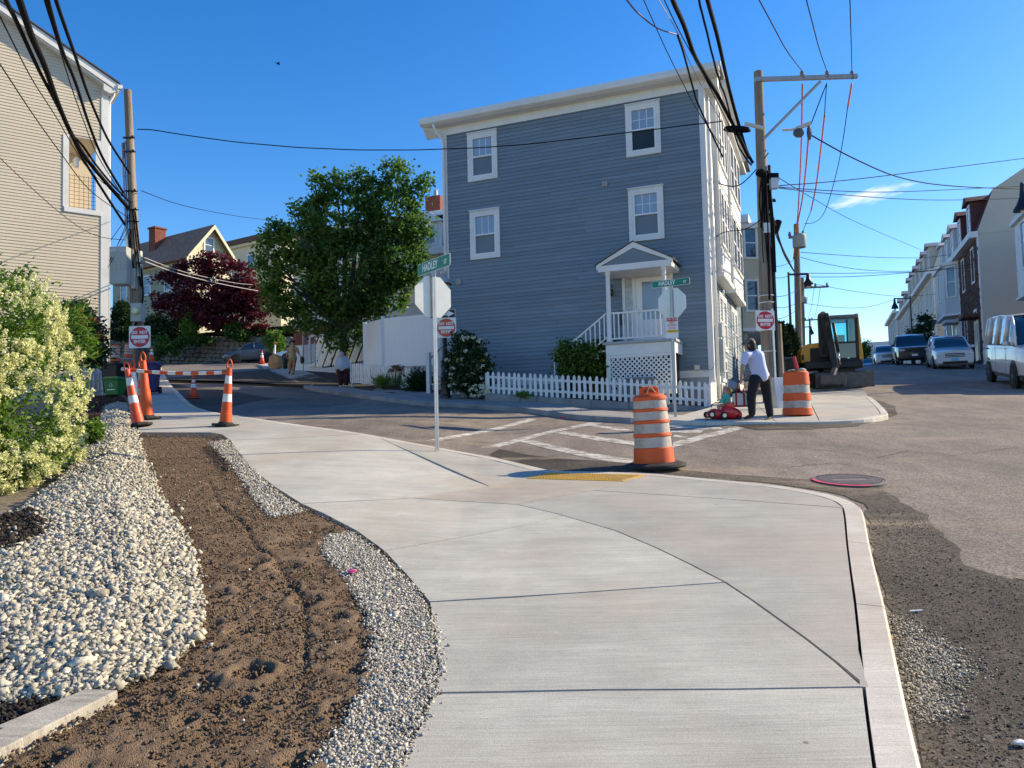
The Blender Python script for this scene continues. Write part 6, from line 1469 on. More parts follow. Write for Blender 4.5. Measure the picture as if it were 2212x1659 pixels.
b = MB(); b.tube(smooth_line([(-0.05, -0.03, 0.97), (-0.02, -0.05, 1.04), (0.0, -0.03, 1.075), (0.03, -0.05, 1.02), (0.08, -0.04, 0.97)], 4), 0.009, 5); b.build('rope', mat('tan_rope', (0.45, 0.36, 0.24), 0.9), B1)
p = G(1723, 897); B2 = barrel('scuffed orange and white traffic barrel on the corner pavement right of the man', p, 0, base=False, handle=False, om=M_OR, zs=[0.0, 0.16, 0.31, 0.48, 0.65, 0.93], fat=1.2)
b = MB(); b.tube([(0.04, 0, 0.95), (-0.02, 0, 1.28)], [0.05, 0.035], 8); b.build('stub_marker', M_SRED, B2)
b = MB(); b.sphere((0.12, -0.05, 0.97), (0.09, 0.06, 0.05), 8, 6); b.sphere((-0.1, -0.06, 0.965), (0.1, 0.05, 0.03), 8, 6); b.build('trash', mat('crumpled_white', (0.6, 0.6, 0.52), 0.7, 0.3, 20), B2)
b = MB(); b.box(-0.16, 0.1, -0.2, 0.06, 0.957, 0.975); b.build('green_wrapper', mat('green_plastic', (0.05, 0.3, 0.1), 0.4), B2)

def delineator(label, loc, rot=(0, 0, 0), m=None, bands=((0.42, 0.56), (0.74, 0.88)), h=1.02, base=True, loop='O', bm_=None, scale=1.0):
    m = m or M_OR; o = thing('delineator_cone', label, 'traffic post', loc, rot=rot); o.scale = (scale,) * 3
    def rad(z): return 0.105 - 0.062 * z / h
    zs = [0.03]
    for a, c in bands: zs += [a, c]
    zs.append(h)
    for i in range(len(zs) - 1):
        w = i % 2 == 1; z0, z1 = zs[i], zs[i + 1]; prof = [(rad(z0) + (0.0 if w else 0.003), z0)]
        if not w and z1 - z0 > 0.25: zm = (z0 + z1) / 2; prof += [(rad(zm) + 0.008, zm - 0.01), (rad(zm) + 0.0, zm)]
        prof.append((rad(z1) + (0.0 if w else 0.003), z1)); b = MB(); b.lathe(prof, 18, cap=(i in (0, len(zs) - 2))); b.build('reflective_band' if w else 'cone_body', (bm_ or M_BANDW) if w else m, o, auto=True)
    b = MB(); b.tube(smooth_line([(-0.035, 0, h - 0.01), (-0.04, 0, h + 0.08), (0, 0, h + 0.15), (0.04, 0, h + 0.08), (0.035, 0, h - 0.01)], 5), 0.014, 8); b.build('handle_loop', m, o, True)
    if base:
        oc = [(0.23 * math.cos(R(22.5 + 45 * k)), 0.23 * math.sin(R(22.5 + 45 * k)), 0) for k in range(8)]
        b = MB(); b.prism(oc, (0, 0, 0.04)); b.lathe([(0.13, 0.04), (0.115, 0.07)], 18); b.build('rubber_base', M_RUB, o, bevel=0.006)
    return o
def at_g(px, py): return G(px, py)
DR = delineator('orange delineator post with two white bands standing alone on the right end of the bar', at_g(487, 920), (0, R(4), 0))
DA = delineator('leaning red-orange delineator post at the edge of the white stones', at_g(300, 922), (R(-3), R(-13), 0), M_OR2, h=1.03)
delineator('plain bright orange delineator post without bands right of the leaning one', at_g(318, 906), (0, R(-4), 0), M_OR, bands=(), scale=1.12)
delineator('red delineator post with worn bands half hidden behind the plain orange one', at_g(306, 898), (0, R(-1), 0), M_OR2, bm_=M_BAND)
delineator('delineator post with a long white sleeve behind the leaning one', at_g(294, 889), (0, R(-4), 0), M_OR, bands=((0.38, 0.92),))
# striped bar between the posts
pa, pb_ = P(263, 797, G(300, 922).y + 0.1), P(497, 807, G(487, 920).y)
sb = thing('barrier_bar', 'orange and white striped bar slung between the delineator posts', 'barrier', pa); n = 14; d = pb_ - pa
for k in range(n):
    t0, t1 = k / n, (k + 1) / n; sag = lambda t: Vector((0, 0, -0.1 * 4 * t * (1 - t) * 0.5 + 0.03 * t))
    b = MB(); b.tube([d * t0 + sag(t0), d * (t0 + t1) / 2 + sag((t0 + t1) / 2), d * t1 + sag(t1)], 0.03, 8); b.build('bar_segment', M_OR if k % 2 else M_BANDW, sb, auto=True)

def cone(label, loc, h=0.7, yellow=False):
    o = thing('traffic_cone', label, 'traffic cone', loc); k = h / 0.7
    b = MB(); b.box(-0.19 * k, 0.19 * k, -0.19 * k, 0.19 * k, 0, 0.03 * k); b.build('cone_base', M_OR2 if not yellow else M_SYEL, o, bevel=0.008)
    def rad(z): return (0.135 - 0.155 * z) * 1.0
    zs = [0.03, 0.33, 0.45, 0.5, 0.58, 0.7]
    for i in range(5):
        z0, z1 = zs[i], zs[i + 1]; b = MB(); b.lathe([(rad(z0) * k, z0 * k), (rad(z1) * k, z1 * k)], 16, cap=(i in (0, 4))); b.build('reflective_band' if i in (1, 3) else 'cone_body', M_BANDW if i in (1, 3) else (M_OR2 if not yellow else M_SYEL), o, True)
    return o
def on_road(px, py): p = G(px, py, 0, road_z); p.z = road_z(p.x, p.y) + 0.006; return p
cone('small orange cone with two white bands on the dark fresh asphalt', on_road(418, 861), 0.72)
cone('far orange cone on the pavement end beside the brown paper bag', G(566, 786), 0.9)
o = delineator('far orange and white marker post right of the grey hatchback', G(591, 783), (0, R(5), 0), M_OR2, bands=((0.5, 1.0),), scale=1.25)
# ------------------------------------------------------------------ wheeled carts
def cart(label, loc, rz, m, w=0.58, dp=0.62, h=1.02, lid=None, open_lid=False, mark=False):
    o = thing('wheeled_cart', label, 'bin', loc, rz)
    b = MB(); a, c = w / 2, dp / 2; b.hexa([(-a * 0.8, -c * 0.8, 0.06), (a * 0.8, -c * 0.8, 0.06), (a * 0.8, c * 0.8, 0.06), (-a * 0.8, c * 0.8, 0.06), (-a, -c, h - 0.08), (a, -c, h - 0.08), (a, c, h - 0.08), (-a, c, h - 0.08)]); b.build('body', m, o, bevel=0.03)
    b = MB(); b.box(-a - 0.03, a + 0.03, -c - 0.03, c + 0.02, h - 0.1, h - 0.06); b.build('rim', m, o, bevel=0.01)
    b = MB(); b.hexa([(-a - 0.02, -c - 0.05, h - 0.058), (a + 0.02, -c - 0.05, h - 0.058), (a + 0.02, c + 0.06, h - 0.058), (-a - 0.02, c + 0.06, h - 0.058), (-a * 0.85, -c * 0.8, h), (a * 0.85, -c * 0.8, h), (a * 0.85, c * 0.9, h), (-a * 0.85, c * 0.9, h)]); b.build('lid', lid or m, o, bevel=0.01)
    b = MB(); b.tube([(-a, c + 0.05, h - 0.12), (a, c + 0.05, h - 0.12)], 0.018, 8); b.build('handle', m, o)
    for s in (-1, 1):
        b = MB(); b.lathe([(0.02, -0.03), (0.12, -0.03), (0.12, 0.03), (0.02, 0.03)], 16, (s * (a * 0.8 + 0.04), c * 0.75, 0.12), Matrix.Rotation(R(90), 3, 'Y')); b.build('wheel', M_RUB, o)
    if mark:
        yf = lambda z: -c * (0.8 + 0.2 * (z - 0.06) / (h - 0.14)) - 0.006
        for k in range(3):
            a0, a1 = R(90 + 120 * k), R(210 + 120 * k); z0, z1 = h * 0.58 + 0.08 * math.sin(a0), h * 0.58 + 0.08 * math.sin(a1); p0 = Vector((0.08 * math.cos(a0), yf(z0), z0)); p1 = Vector((0.08 * math.cos(a1), yf(z1), z1)); e = (p1 - p0) * 0.14
            b = MB(); b.tube([p0 + e, p1 - e], 0.009, 4); b.build('recycling_mark', M_SWHITE, o)
        b = MB(); b.box(-0.13, 0.13, yf(h * 0.36) - 0.006, yf(h * 0.36) + 0.01, h * 0.34, h * 0.39); b.build('label_strip', M_SWHITE, o)
    return o
M_BIN_G = mat('green_bin', (0.02, 0.17, 0.035), 0.45, 0.08, 3); M_BIN_K = mat('black_bin', (0.015, 0.015, 0.016), 0.5, 0.2, 4); M_BIN_B = mat('blue_bin', (0.02, 0.025, 0.13), 0.45, 0.1, 3); M_BIN_S = mat('grey_bin', (0.22, 0.22, 0.22), 0.5, 0.1, 3)
YB = 24.6
def spot(px, py, d): q = P(px, py, d); q.z = g(q.x, q.y) if abs(q.z - g(q.x, q.y)) < 0.25 else q.z; return q
q = P(251, 852, 23.2); q.z = g(q.x, q.y); cart('green recycling bin with white triangle mark below the black cart', q, R(-12), M_BIN_G, 0.52, 0.5, 0.62, mark=True)
q = P(249, 838, 24.1); q.z = g(q.x, q.y); CK = cart('black wheeled cart with a small barrel on its lid behind the green bin', q, R(-12), M_BIN_K)
q2 = P(276, 835, 25.0); q2.z = g(q2.x, q2.y); CG = cart('grey wheeled cart with a barrel on its lid left of the wooden pole', q2, R(-8), M_BIN_S, h=1.12)
q3 = P(322, 840, 24.6); q3.z = g(q3.x, q3.y); CBl = cart('dark blue wheeled cart with a white label standing right of the wooden pole', q3, R(10), M_BIN_B)
b = MB(); b.box(-0.2, 0.0, -0.30, -0.262, 0.42, 0.85); b.build('notice', M_SIGNB, CBl)
barrel('small orange barrel standing on the lid of the black cart', (q.x + 0.0, q.y, q.z + 1.022), 0, False, 0.58, handle=False)
barrel('small orange and white barrel standing on the grey cart', (q2.x + 0.02, q2.y, q2.z + 1.122), 0, False, 0.5, handle=False)
cone('orange and white cone standing on the blue cart', (q3.x + 0.08, q3.y, q3.z + 1.022), 0.5)
cone('yellow cone standing on the blue cart', (q3.x - 0.14, q3.y - 0.1, q3.z + 1.022), 0.3, True)

# ------------------------------------------------------------------ manhole, bags, boxes, litter
M_IRON = mat('cast_iron', (0.19, 0.16, 0.15), 0.7, 0.25, 6, 0.6, 50)
mp = G(1836, 1040, 0, road_z); sl = Matrix.Rotation(math.atan(0.105), 3, 'X')
mhc = thing('manhole_cover', 'round iron manhole cover with pink paint on its near rim', 'manhole', (mp.x, mp.y, road_z(mp.x, mp.y) + 0.012), rot=(math.atan(0.1), 0, 0))
RM = 0.5 * (G(1915, 1040, 0, road_z) - G(1757, 1040, 0, road_z)).length
b = MB(); b.lathe([(RM * 1.0, -0.05), (RM * 1.0, 0.012), (RM * 0.9, 0.016)], 40, cap=False); b.build('frame_ring', M_IRON, mhc, auto=True)
b = MB(); b.lathe([(RM * 0.89, -0.02), (RM * 0.89, 0.01), (RM * 0.86, 0.013)], 40); b.build('lid', M_IRON, mhc)
b = MB()
for i in range(-12, 13):
    for j in range(-12, 13):
        x, y = i * RM * 0.066, j * RM * 0.066
        if math.hypot(x, y) < RM * 0.82 and not (abs(x) < RM * 0.5 and abs(y) < RM * 0.16): b.box(x - 0.011, x + 0.011, y - 0.011, y + 0.011, 0.0132, 0.018)
b.build('stud', M_IRON, mhc)['kind'] = 'stuff'
b = MB(); n = 18
for k in range(n):
    a0, a1 = R(170 + 110 * k / n), R(170 + 110 * (k + 1) / n); b.add([(RM * 0.93 * math.cos(a0), RM * 0.93 * math.sin(a0), 0.0185), (RM * 1.04 * math.cos(a0), RM * 1.04 * math.sin(a0), 0.0165), (RM * 1.04 * math.cos(a1), RM * 1.04 * math.sin(a1), 0.0165), (RM * 0.93 * math.cos(a1), RM * 0.93 * math.sin(a1), 0.0185)], [(0, 1, 2, 3)])
b.build('paint_arc', M_PINK, mhc)
def crumple(nm, label, cat, c, size, m, seed, sub=3, amp=0.25):
    bm = bmesh.new(); bmesh.ops.create_icosphere(bm, subdivisions=sub, radius=1.0)
    for v in bm.verts:
        k = 1 + amp * noise.noise(v.co * 2.3 + Vector((seed, 0, 0))) + amp * 0.6 * noise.noise(v.co * 5 + Vector((0, seed, 0))); v.co *= k; mxc = max(abs(v.co.x), abs(v.co.y), abs(v.co.z)); v.co *= 0.72 + 0.28 / max(mxc, 0.3)
        v.co = Vector((v.co.x * size[0], v.co.y * size[1], max(v.co.z, -0.8) * size[2]))
    me = bpy.data.meshes.new(nm); bm.to_mesh(me); bm.free(); me.materials.append(m); o = bpy.data.objects.new(nm, me); coll.objects.link(o); o.location = c; tag(o, label, cat); return o
q = G(595, 797); crumple('paper_bag', 'crumpled brown paper yard bag on the pavement behind the walking man', 'bag', (q.x, q.y, q.z + 0.34), (0.36, 0.32, 0.46), mat('kraft_paper', (0.5, 0.3, 0.14), 0.9, 0.2, 4), 3)
q = G(760, 1240); crumple('ribbon_scrap', 'scrap of pink survey ribbon on the fine chippings', 'litter', (q.x, q.y, q.z + 0.02), (0.03, 0.025, 0.014), mat('pink_ribbon', (0.85, 0.12, 0.35), 0.5), 5, 2, 0.5)
q = G(1915, 1385, 0, road_z); crumple('dry_leaf', 'dry tan leaf caught against the kerb', 'leaf', (q.x, q.y, road_z(q.x, q.y) + 0.02), (0.035, 0.03, 0.02), mat('dry_leaf', (0.5, 0.3, 0.13), 0.8), 6, 2, 0.4)
q = on_road(1980, 1326); b = MB(); b.tube([(-0.04, 0, 0.012), (0.04, 0.01, 0.012)], 0.006, 6); o = b.build('paper_straw', M_SWHITE); o.location = q; tag(o, 'white paper straw lying on the broken asphalt', 'litter')
q = on_road(2205, 1615); crumple('paper_scrap', 'scrap of white paper at the lower right corner of the road', 'litter', (q.x, q.y, q.z + 0.015), (0.028, 0.018, 0.01), M_SWHITE, 8, 2, 0.5)
q = on_road(873, 858 - 5 + 12); crumple('paper_scrap', 'crushed white cup in the gutter below the picket fence', 'litter', (q.x, q.y, q.z + 0.03), (0.09, 0.05, 0.04), M_SWHITE, 9, 2, 0.4)
# white folding sign board and air-conditioner
q = G(1690, 872); q = P(1690, 872, 18.6); q.z = g(q.x, q.y)
nb = thing('sandwich_board', 'white folding sandwich board standing on the pavement behind the man', 'sign board', q, R(14))
for s in (1, -1):
    b = MB(); b.hexa([(-0.25, s * 0.2 - 0.012, 0), (0.25, s * 0.2 - 0.012, 0), (0.25, s * 0.2 + 0.012, 0), (-0.25, s * 0.2 + 0.012, 0), (-0.23, s * 0.04 - 0.012, 0.74), (0.23, s * 0.04 - 0.012, 0.74), (0.23, s * 0.04 + 0.012, 0.74), (-0.23, s * 0.04 + 0.012, 0.74)]); b.build('panel', mat('board_white', (0.6, 0.62, 0.63), 0.5), nb, bevel=0.008)
b = MB(); b.tube([(0.03, -0.15, 0.34), (0.18, -0.15, 0.34), (0.18, -0.09, 0.62), (0.03, -0.09, 0.62), (0.03, -0.15, 0.34)], 0.012, 5); b.build('board_marking', M_SBLACK, nb)
ac = P(1385, 842, 20.9); a_c = thing('air_conditioner', 'dark outdoor air-conditioner unit behind the long picket fence', 'air conditioner', ac, BH_RZ)
b = MB(); b.box(-0.42, 0.42, -0.4, 0.4, -0.4, 0.26); b.build('casing', mat('ac_grey', (0.16, 0.16, 0.16), 0.5), a_c, bevel=0.04)
b = MB(); b.lathe([(0.4, 0.262), (0.41, 0.3), (0.36, 0.33), (0.1, 0.34)], 20); b.build('fan_guard', mat('ac_top', (0.25, 0.24, 0.23), 0.5), a_c, auto=True)
# dark wheeled cart row behind the pole
q = P(1690, 850, 24); q.z = g(q.x, q.y)
for k, (px, d) in enumerate(((1678, 24.0), (1702, 24.6))):
    q = P(px, 850, d); q.z = g(q.x, q.y); cart(('black wheeled cart below the tall cypresses, left one of two', 'black wheeled cart below the tall cypresses, right one of two')[k], q, R(-20), M_BIN_K, 0.62, 0.7, 1.1)

# ------------------------------------------------------------------ overhead wires
def wire(label, pts, r=0.012, m=None, n=6, wob=0.0, grp=None):
    w = [P(*p) for p in pts]; w = [Vector(p) for p in smooth_line(w, n)] if len(w) > 2 else w
    if pts[0][1] < 0 and len(w) > 2: d0 = (w[0] - w[1]).normalized(); w = [w[0] + d0 * 14 + Vector((0, 0, 0.8)), w[0] + d0 * 6 + Vector((0, 0, 0.15))] + w
    if wob: w = [p + Vector((0, 0, wob * math.sin(i * 1.3))) for i, p in enumerate(w)]
    b = MB(); b.tube(w, r, 6); o = b.build('overhead_wire', m or M_CABLE, None, True); tag(o, label, 'wire', grp); return o
l1 = crop(0, 0, 3.318)
def lw(*q): return [(*l1(x, y), d) for x, y, d in q]
wire('thickest black cable bundle crossing in front of the tan gable', lw((60, -260, 9.5), (150, 0, 11), (250, 290, 13), (350, 520, 15), (450, 800, 17.5), (560, 1050, 19.5), (700, 1270, 21), (1000, 1620, 22.4)), 0.055)
wire('thick black cable just left of the thickest bundle over the tan gable', lw((-20, -200, 9.5), (45, 0, 10.5), (130, 170, 12), (300, 540, 15), (430, 790, 17.5), (560, 1060, 19.5), (660, 1260, 21), (980, 1760, 22.4)), 0.035)
wire('black cable forking from the bundle low on the tan wall', lw((560, 1050, 19.6), (640, 1130, 20), (730, 1260, 20.8), (860, 1420, 21.6), (1020, 1580, 22.4)), 0.03)
wire('thick black cable meeting the pole highest on the left', lw((380, -260, 9.5), (435, 0, 11), (590, 450, 14), (680, 720, 16.5), (780, 960, 19), (860, 1120, 20.5), (1010, 1350, 22.4)), 0.03)
wire('second thick cable from the upper left down to the pole', lw((310, -240, 9.5), (370, 0, 11), (480, 380, 14), (590, 650, 16.5), (690, 960, 19), (800, 1230, 21), (960, 1500, 22.4)), 0.034)
wire('thin wire beside the second thick cable at upper left', lw((290, -240, 9.5), (345, 0, 11), (470, 400, 14), (560, 690, 16.5), (650, 940, 19), (760, 1210, 21), (950, 1520, 22.4)), 0.012)
wire('thin wire low across the tan wall to the balcony corner', lw((-160, -150, 9), (0, 130, 11), (240, 600, 15), (430, 900, 18), (700, 1330, 21), (1000, 1560, 22.4)), 0.011)
wire('thin wire slanting over the middle of the tan wall', lw((-260, 120, 10), (0, 500, 13), (250, 880, 16.5), (450, 1160, 19), (700, 1480, 21.3), (1010, 1700, 22.4)), 0.012)
wire('thin wire low on the tan wall near the hedge', lw((-250, 960, 14), (0, 1230, 17), (460, 1650, 20.5), (740, 1830, 22), (1020, 1870, 22.5)), 0.009)
for k, (a, c) in enumerate((((860, 1870, 21.9), (1010, 1660, 22.4)), ((850, 2030, 21.9), (1000, 1740, 22.4)), ((840, 2080, 21.8), (1005, 1780, 22.4)), ((900, 1940, 22), (1000, 1700, 22.4)))):
    wire('short drop wire fanning from the wooden pole towards the tan house eaves, %s of four' % ('highest', 'second', 'third', 'lowest')[k], lw(a, c), 0.009)
wire('long black wire sagging from the left pole across to the blue house', [(296, 280, 22.4), (330, 281, 22.5), (480, 303, 23), (640, 318, 23.4), (800, 324, 23.4), (960, 322, 23), (1120, 313, 22.4), (1300, 293, 21.6), (1440, 276, 20.8), (1560, 262, 20.2)], 0.016, wob=0.004)
wire('thin wire from the left pole over the yellow house roof', [(305, 412, 22.4), (400, 445, 30), (520, 468, 40), (610, 478, 48)], 0.012)
wire('pale service wire in front of the purple maple, upper of two', [(310, 556, 22.4), (400, 588, 34), (500, 610, 46), (545, 615, 52)], 0.016, mat('pale_wire', (0.4, 0.38, 0.38), 0.5))
wire('pale service wire in front of the purple maple, lower of two', [(310, 564, 22.4), (400, 595, 34), (500, 618, 46), (580, 632, 56)], 0.022, MATS['pale_wire'])
r1 = crop(1400, 0, 3.403)
def rw(*q): return [(*r1(x, y), d) for x, y, d in q]
wire('thickest lashed cable running up from the crossarm pole over the street', rw((850, -180, 12), (880, 0, 13.2), (960, 300, 15.5), (1050, 700, 18), (1130, 1000, 19.6), (1190, 1200, 20.1), (1240, 1300, 20.3)), 0.042)
wire('wavy black cable left of the thickest lashed cable', rw((790, -180, 12), (815, 20, 13.2), (860, 200, 14.6), (920, 450, 16.2), (975, 650, 17.6), (1030, 800, 18.6), (1120, 1150, 20), (1230, 1320, 20.3)), 0.022, wob=0.012)
wire('heavy black bundle crossing the blue house cornice', rw((540, -180, 12), (610, 20, 13.2), (690, 200, 14.6), (770, 430, 16), (840, 560, 17), (960, 760, 18.3), (1060, 950, 19.3), (1210, 1260, 20.2)), 0.045)
wire('black cable dropping across the upper right window side of the blue house', rw((640, 280, 14), (690, 430, 15), (760, 690, 17), (800, 820, 18), (880, 1000, 19), (1000, 1250, 20)), 0.022)
wire('thin black wire crossing left of the bundle above the blue house', rw((300, -150, 12), (370, 0, 13), (450, 180, 14), (560, 420, 15.5), (680, 660, 17), (810, 900, 18.6), (1000, 1180, 20)), 0.009)
wire('pink-tinted thin wire joining the bundle above the blue house', rw((200, -40, 11.5), (235, 0, 12), (330, 110, 13), (480, 225, 14), (620, 272, 15), (655, 290, 15.2)), 0.014, mat('pinkish_wire', (0.12, 0.05, 0.06), 0.5))
wire('pale thin wire beside the heavy bundle, left', rw((450, -100, 12), (490, 0, 13), (640, 260, 14.8), (720, 460, 16), (860, 740, 18), (1040, 1060, 19.6)), 0.008, MATS['pale_wire'])
wire('thin dark wire beside the heavy bundle, right', rw((500, -120, 12), (535, 0, 13), (650, 240, 14.6), (780, 480, 16.2), (900, 700, 17.8), (1080, 1060, 19.8)), 0.01)
for k, px in enumerate((1640, 1742, 1836)):
    q = INS[k]; top = P(px, 0, 12.5); w = [q, q.lerp(top, 0.5) - Vector((0, 0, 0.12)), top, top + (top - q) * 2.2 + Vector((0, 0, 0.5))]
    b = MB(); b.tube(smooth_line(w, 6), 0.011, 6); o = b.build('overhead_wire', M_CABLE, None, True); tag(o, 'primary wire rising from the %s insulator of the grey crossarm' % ('left', 'middle', 'right')[k], 'wire')
wire('orange-covered wire hanging straight from the left insulator to the transformer pole', [(1733, 182, 20.4), (1731, 300, 23), (1728, 380, 27), (1723, 470, 31.5), (1718, 500, 32.6)], 0.028, M_ORNG)
wire('orange-covered wire from the cable bundle to the transformer pole', [(1746, 300, 20.3), (1741, 360, 23), (1733, 430, 28), (1722, 490, 32), (1714, 560, 33)], 0.028, M_ORNG)
wire('orange-covered wire from the middle insulator, upper part', [(1781, 250, 20.8), (1773, 320, 23), (1763, 400, 26.5), (1752, 455, 29)], 0.026, M_ORNG)
wire('short orange cover under the right insulator', [(1840, 180, 20.4), (1833, 222, 20.6), (1831, 232, 20.7)], 0.028, M_ORNG)
wire('bare wire from the middle insulator into the orange cover', [(1786, 180, 20.4), (1783, 215, 20.6), (1781, 252, 20.8)], 0.012)
wire('coiled jumper from the middle insulator to the white cover', [(1786, 180, 20.4), (1772, 215, 20.3), (1752, 268, 20.1)], 0.016)
wire('thin wire curving from the orange end down to the transformer pole', [(1752, 455, 29), (1738, 490, 31.5), (1732, 507, 32.8)], 0.012)
wire('long wire swooping from the right insulator to the transformer pole', [(1831, 232, 20.7), (1818, 320, 22), (1800, 400, 25), (1780, 460, 28.5), (1760, 480, 31), (1738, 483, 32.8)], 0.012)
for k, (lab, pts) in enumerate((('dark wire from the cable bundle falling to the right edge over the cloud', [(1752, 292, 20.4), (1850, 345, 22), (1950, 385, 25), (2060, 402, 29), (2212, 408, 36), (2300, 405, 40)]),
    ('thin wire rising to the right edge above the cloud', [(1665, 402, 20.5), (1800, 392, 23), (1950, 375, 26), (2212, 342, 32), (2300, 330, 34)]),
    ('upper of two thin wires grazing the cloud', [(1672, 403, 20.5), (1800, 412, 25), (1950, 414, 30), (2212, 402, 38), (2300, 398, 41)]),
    ('lower of two thin wires grazing the cloud', [(1672, 405, 20.5), (1800, 419, 25), (1950, 430, 30), (2060, 432, 34), (2212, 428, 38), (2300, 424, 41)]),
    ('faint thin wire slanting down from the crossarm pole to the far right roofs', [(1660, 370, 20.5), (1750, 425, 30), (1850, 480, 42), (1990, 540, 56)]),
    ('wire from the transformer pole to the grey house, highest', [(1730, 545, 33), (1800, 550, 36), (1900, 556, 44), (2000, 556, 52), (2090, 545, 56)]),
    ('wire from the transformer pole to the grey house, second', [(1730, 556, 33), (1800, 573, 36), (1880, 584, 42), (1980, 584, 50), (2080, 560, 54)]),
    ('wire level across the street to the brown house', [(1720, 590, 33), (1850, 590, 38), (2000, 585, 44), (2170, 560, 48)]),
    ('wire slightly rising across the street to the brown house', [(1720, 598, 33), (1850, 597, 38), (2000, 586, 44), (2170, 570, 48)]),
    ('lower wire from the third pole across the street', [(1745, 610, 45), (1850, 630, 50), (1960, 640, 58), (2080, 628, 62)]),
    ('lowest wire sagging to the right-hand bell lamp', [(1735, 655, 46), (1820, 665, 50), (1880, 662, 54), (1935, 646, 56)]))):
    wire(lab, pts, 0.014 if k else 0.02)
for k, (x0, y0, x1, y1) in enumerate(((1662, 462, 1706, 565), (1670, 470, 1712, 580), (1678, 500, 1718, 590))):
    wire('cable bundle falling from the crossarm pole to the transformer pole, %s of three' % ('left', 'middle', 'right')[k], [(x0, y0, 21.5), ((x0 + x1) / 2 - 3, (y0 + y1) / 2 + 6, 27), (x1, y1, 32.8)], 0.03 if k else 0.02)
for k, (x0, y0, x1, y1) in enumerate(((1668, 600, 1725, 585), (1668, 640, 1725, 625), (1668, 662, 1722, 655), (1668, 690, 1724, 668), (1664, 575, 1718, 560))):
    wire('thin service wire from behind the crossarm pole to the poles beyond, %s of five' % ('second highest', 'middle', 'second lowest', 'lowest', 'highest')[k], [(x0, y0, 24), ((x0 + x1) / 2, (y0 + y1) / 2 + 6, 28), (x1, y1, 33)], 0.01)
for k, x in enumerate((1759, 1772)):
    wire('thin line between the far crossarms, %s' % ('left', 'right')[k], [(x, 620, 46), (x - 6, 660, 56), (x - 14, 692, 70)], 0.012)
wire('service loop from the crossarm pole to the blue house bay', [(1660, 330, 20.3), (1630, 370, 20.6), (1600, 398, 21.2), (1575, 402, 21.6), (1550, 395, 22.0)], 0.016)
wire('second service wire from the crossarm pole to the side of the blue house', [(1650, 470, 20.3), (1610, 495, 20.8), (1570, 500, 21.4), (1545, 512, 22.0)], 0.012)
# bird
b = MB(); b.sphere((0, 0, 0), (0.16, 0.06, 0.06), 8, 6); b.prism([(-0.05, 0.03, 0.02), (0.08, 0.03, 0.02), (-0.02, 0.42, 0.12), (-0.1, 0.4, 0.11)], (0, 0, 0.012)); b.prism([(-0.05, -0.03, 0.02), (-0.1, -0.4, 0.11), (-0.02, -0.42, 0.12), (0.08, -0.03, 0.02)], (0, 0, 0.012)); b.prism([(-0.14, -0.03, 0), (-0.28, -0.07, 0.0), (-0.28, 0.07, 0.0), (-0.14, 0.03, 0)], (0, 0, 0.01))
o = b.build('bird', M_CABLE); o.location = P(601, 138, 60); o.rotation_euler = (0.4, 0.2, 0.6); tag(o, 'small dark bird flying high in the blue sky', 'bird')
# ------------------------------------------------------------------ vegetation
def leaf_mesh(nm, C, L, W, m, parent, seed, up=0.35, jit=0.3, kind=None, droop=0.0):
    """one diamond-shaped, slightly folded leaf at each point of C"""
    r_ = np.random.default_rng(seed); n = len(C)
    d = r_.normal(size=(n, 3)); d[:, 2] = d[:, 2] * 0.6 + up - droop; d /= np.linalg.norm(d, axis=1)[:, None]
    s = np.cross(d, r_.normal(size=(n, 3))); s /= np.linalg.norm(s, axis=1)[:, None] + 1e-9; nn = np.cross(d, s)
    l = L * r_.uniform(1 - jit, 1 + jit, n)[:, None]; w = W * r_.uniform(1 - jit, 1 + jit, n)[:, None]
    V = np.stack([C, C + d * l * 0.45 + s * w + nn * w * 0.35, C + d * l, C + d * l * 0.45 - s * w + nn * w * 0.35], 1).reshape(-1, 3)
    Fq = np.arange(n * 4).reshape(-1, 4)
    o = npmesh(nm, V, Fq, m, parent)
    if kind: o['kind'] = kind
    return o
def blob_points(blobs, n, seed, shell=0.55):
    """points in a union of ellipsoids (centre, radii), denser towards their skins"""
    r_ = np.random.default_rng(seed); vol = np.array([b[1][0] * b[1][1] * b[1][2] for b in blobs]) ** 0.8; k = r_.choice(len(blobs), n, p=vol / vol.sum())
    v = r_.normal(size=(n, 3)); v /= np.linalg.norm(v, axis=1)[:, None]; rad = r_.random(n) ** (1 / 3) * (1 - shell) + shell * r_.uniform(0.8, 1.05, n)
    c = np.array([b[0] for b in blobs])[k]; rr = np.array([b[1] for b in blobs])[k]
    return c + v * rr * rad[:, None]
def clump_points(cent, per, spread, seed, flat=0.7):
    r_ = np.random.default_rng(seed); n = len(cent) * per
    p = np.repeat(cent, per, 0) + r_.normal(size=(n, 3)) * np.array([spread, spread, spread * flat]) * r_.uniform(0.3, 1.2, n)[:, None]; return p
def px_blobs(lst, D, deep=0.8):
    k = FD / D; out = []
    for b in lst:
        px, py, rx, ry = b[:4]; dd = b[4] if len(b) > 4 else 0.0; p = P(px, py, D + dd); out.append(((p.x, p.y, p.z), (rx / k, (rx + ry) / 2 / k * deep, ry / k)))
    return out
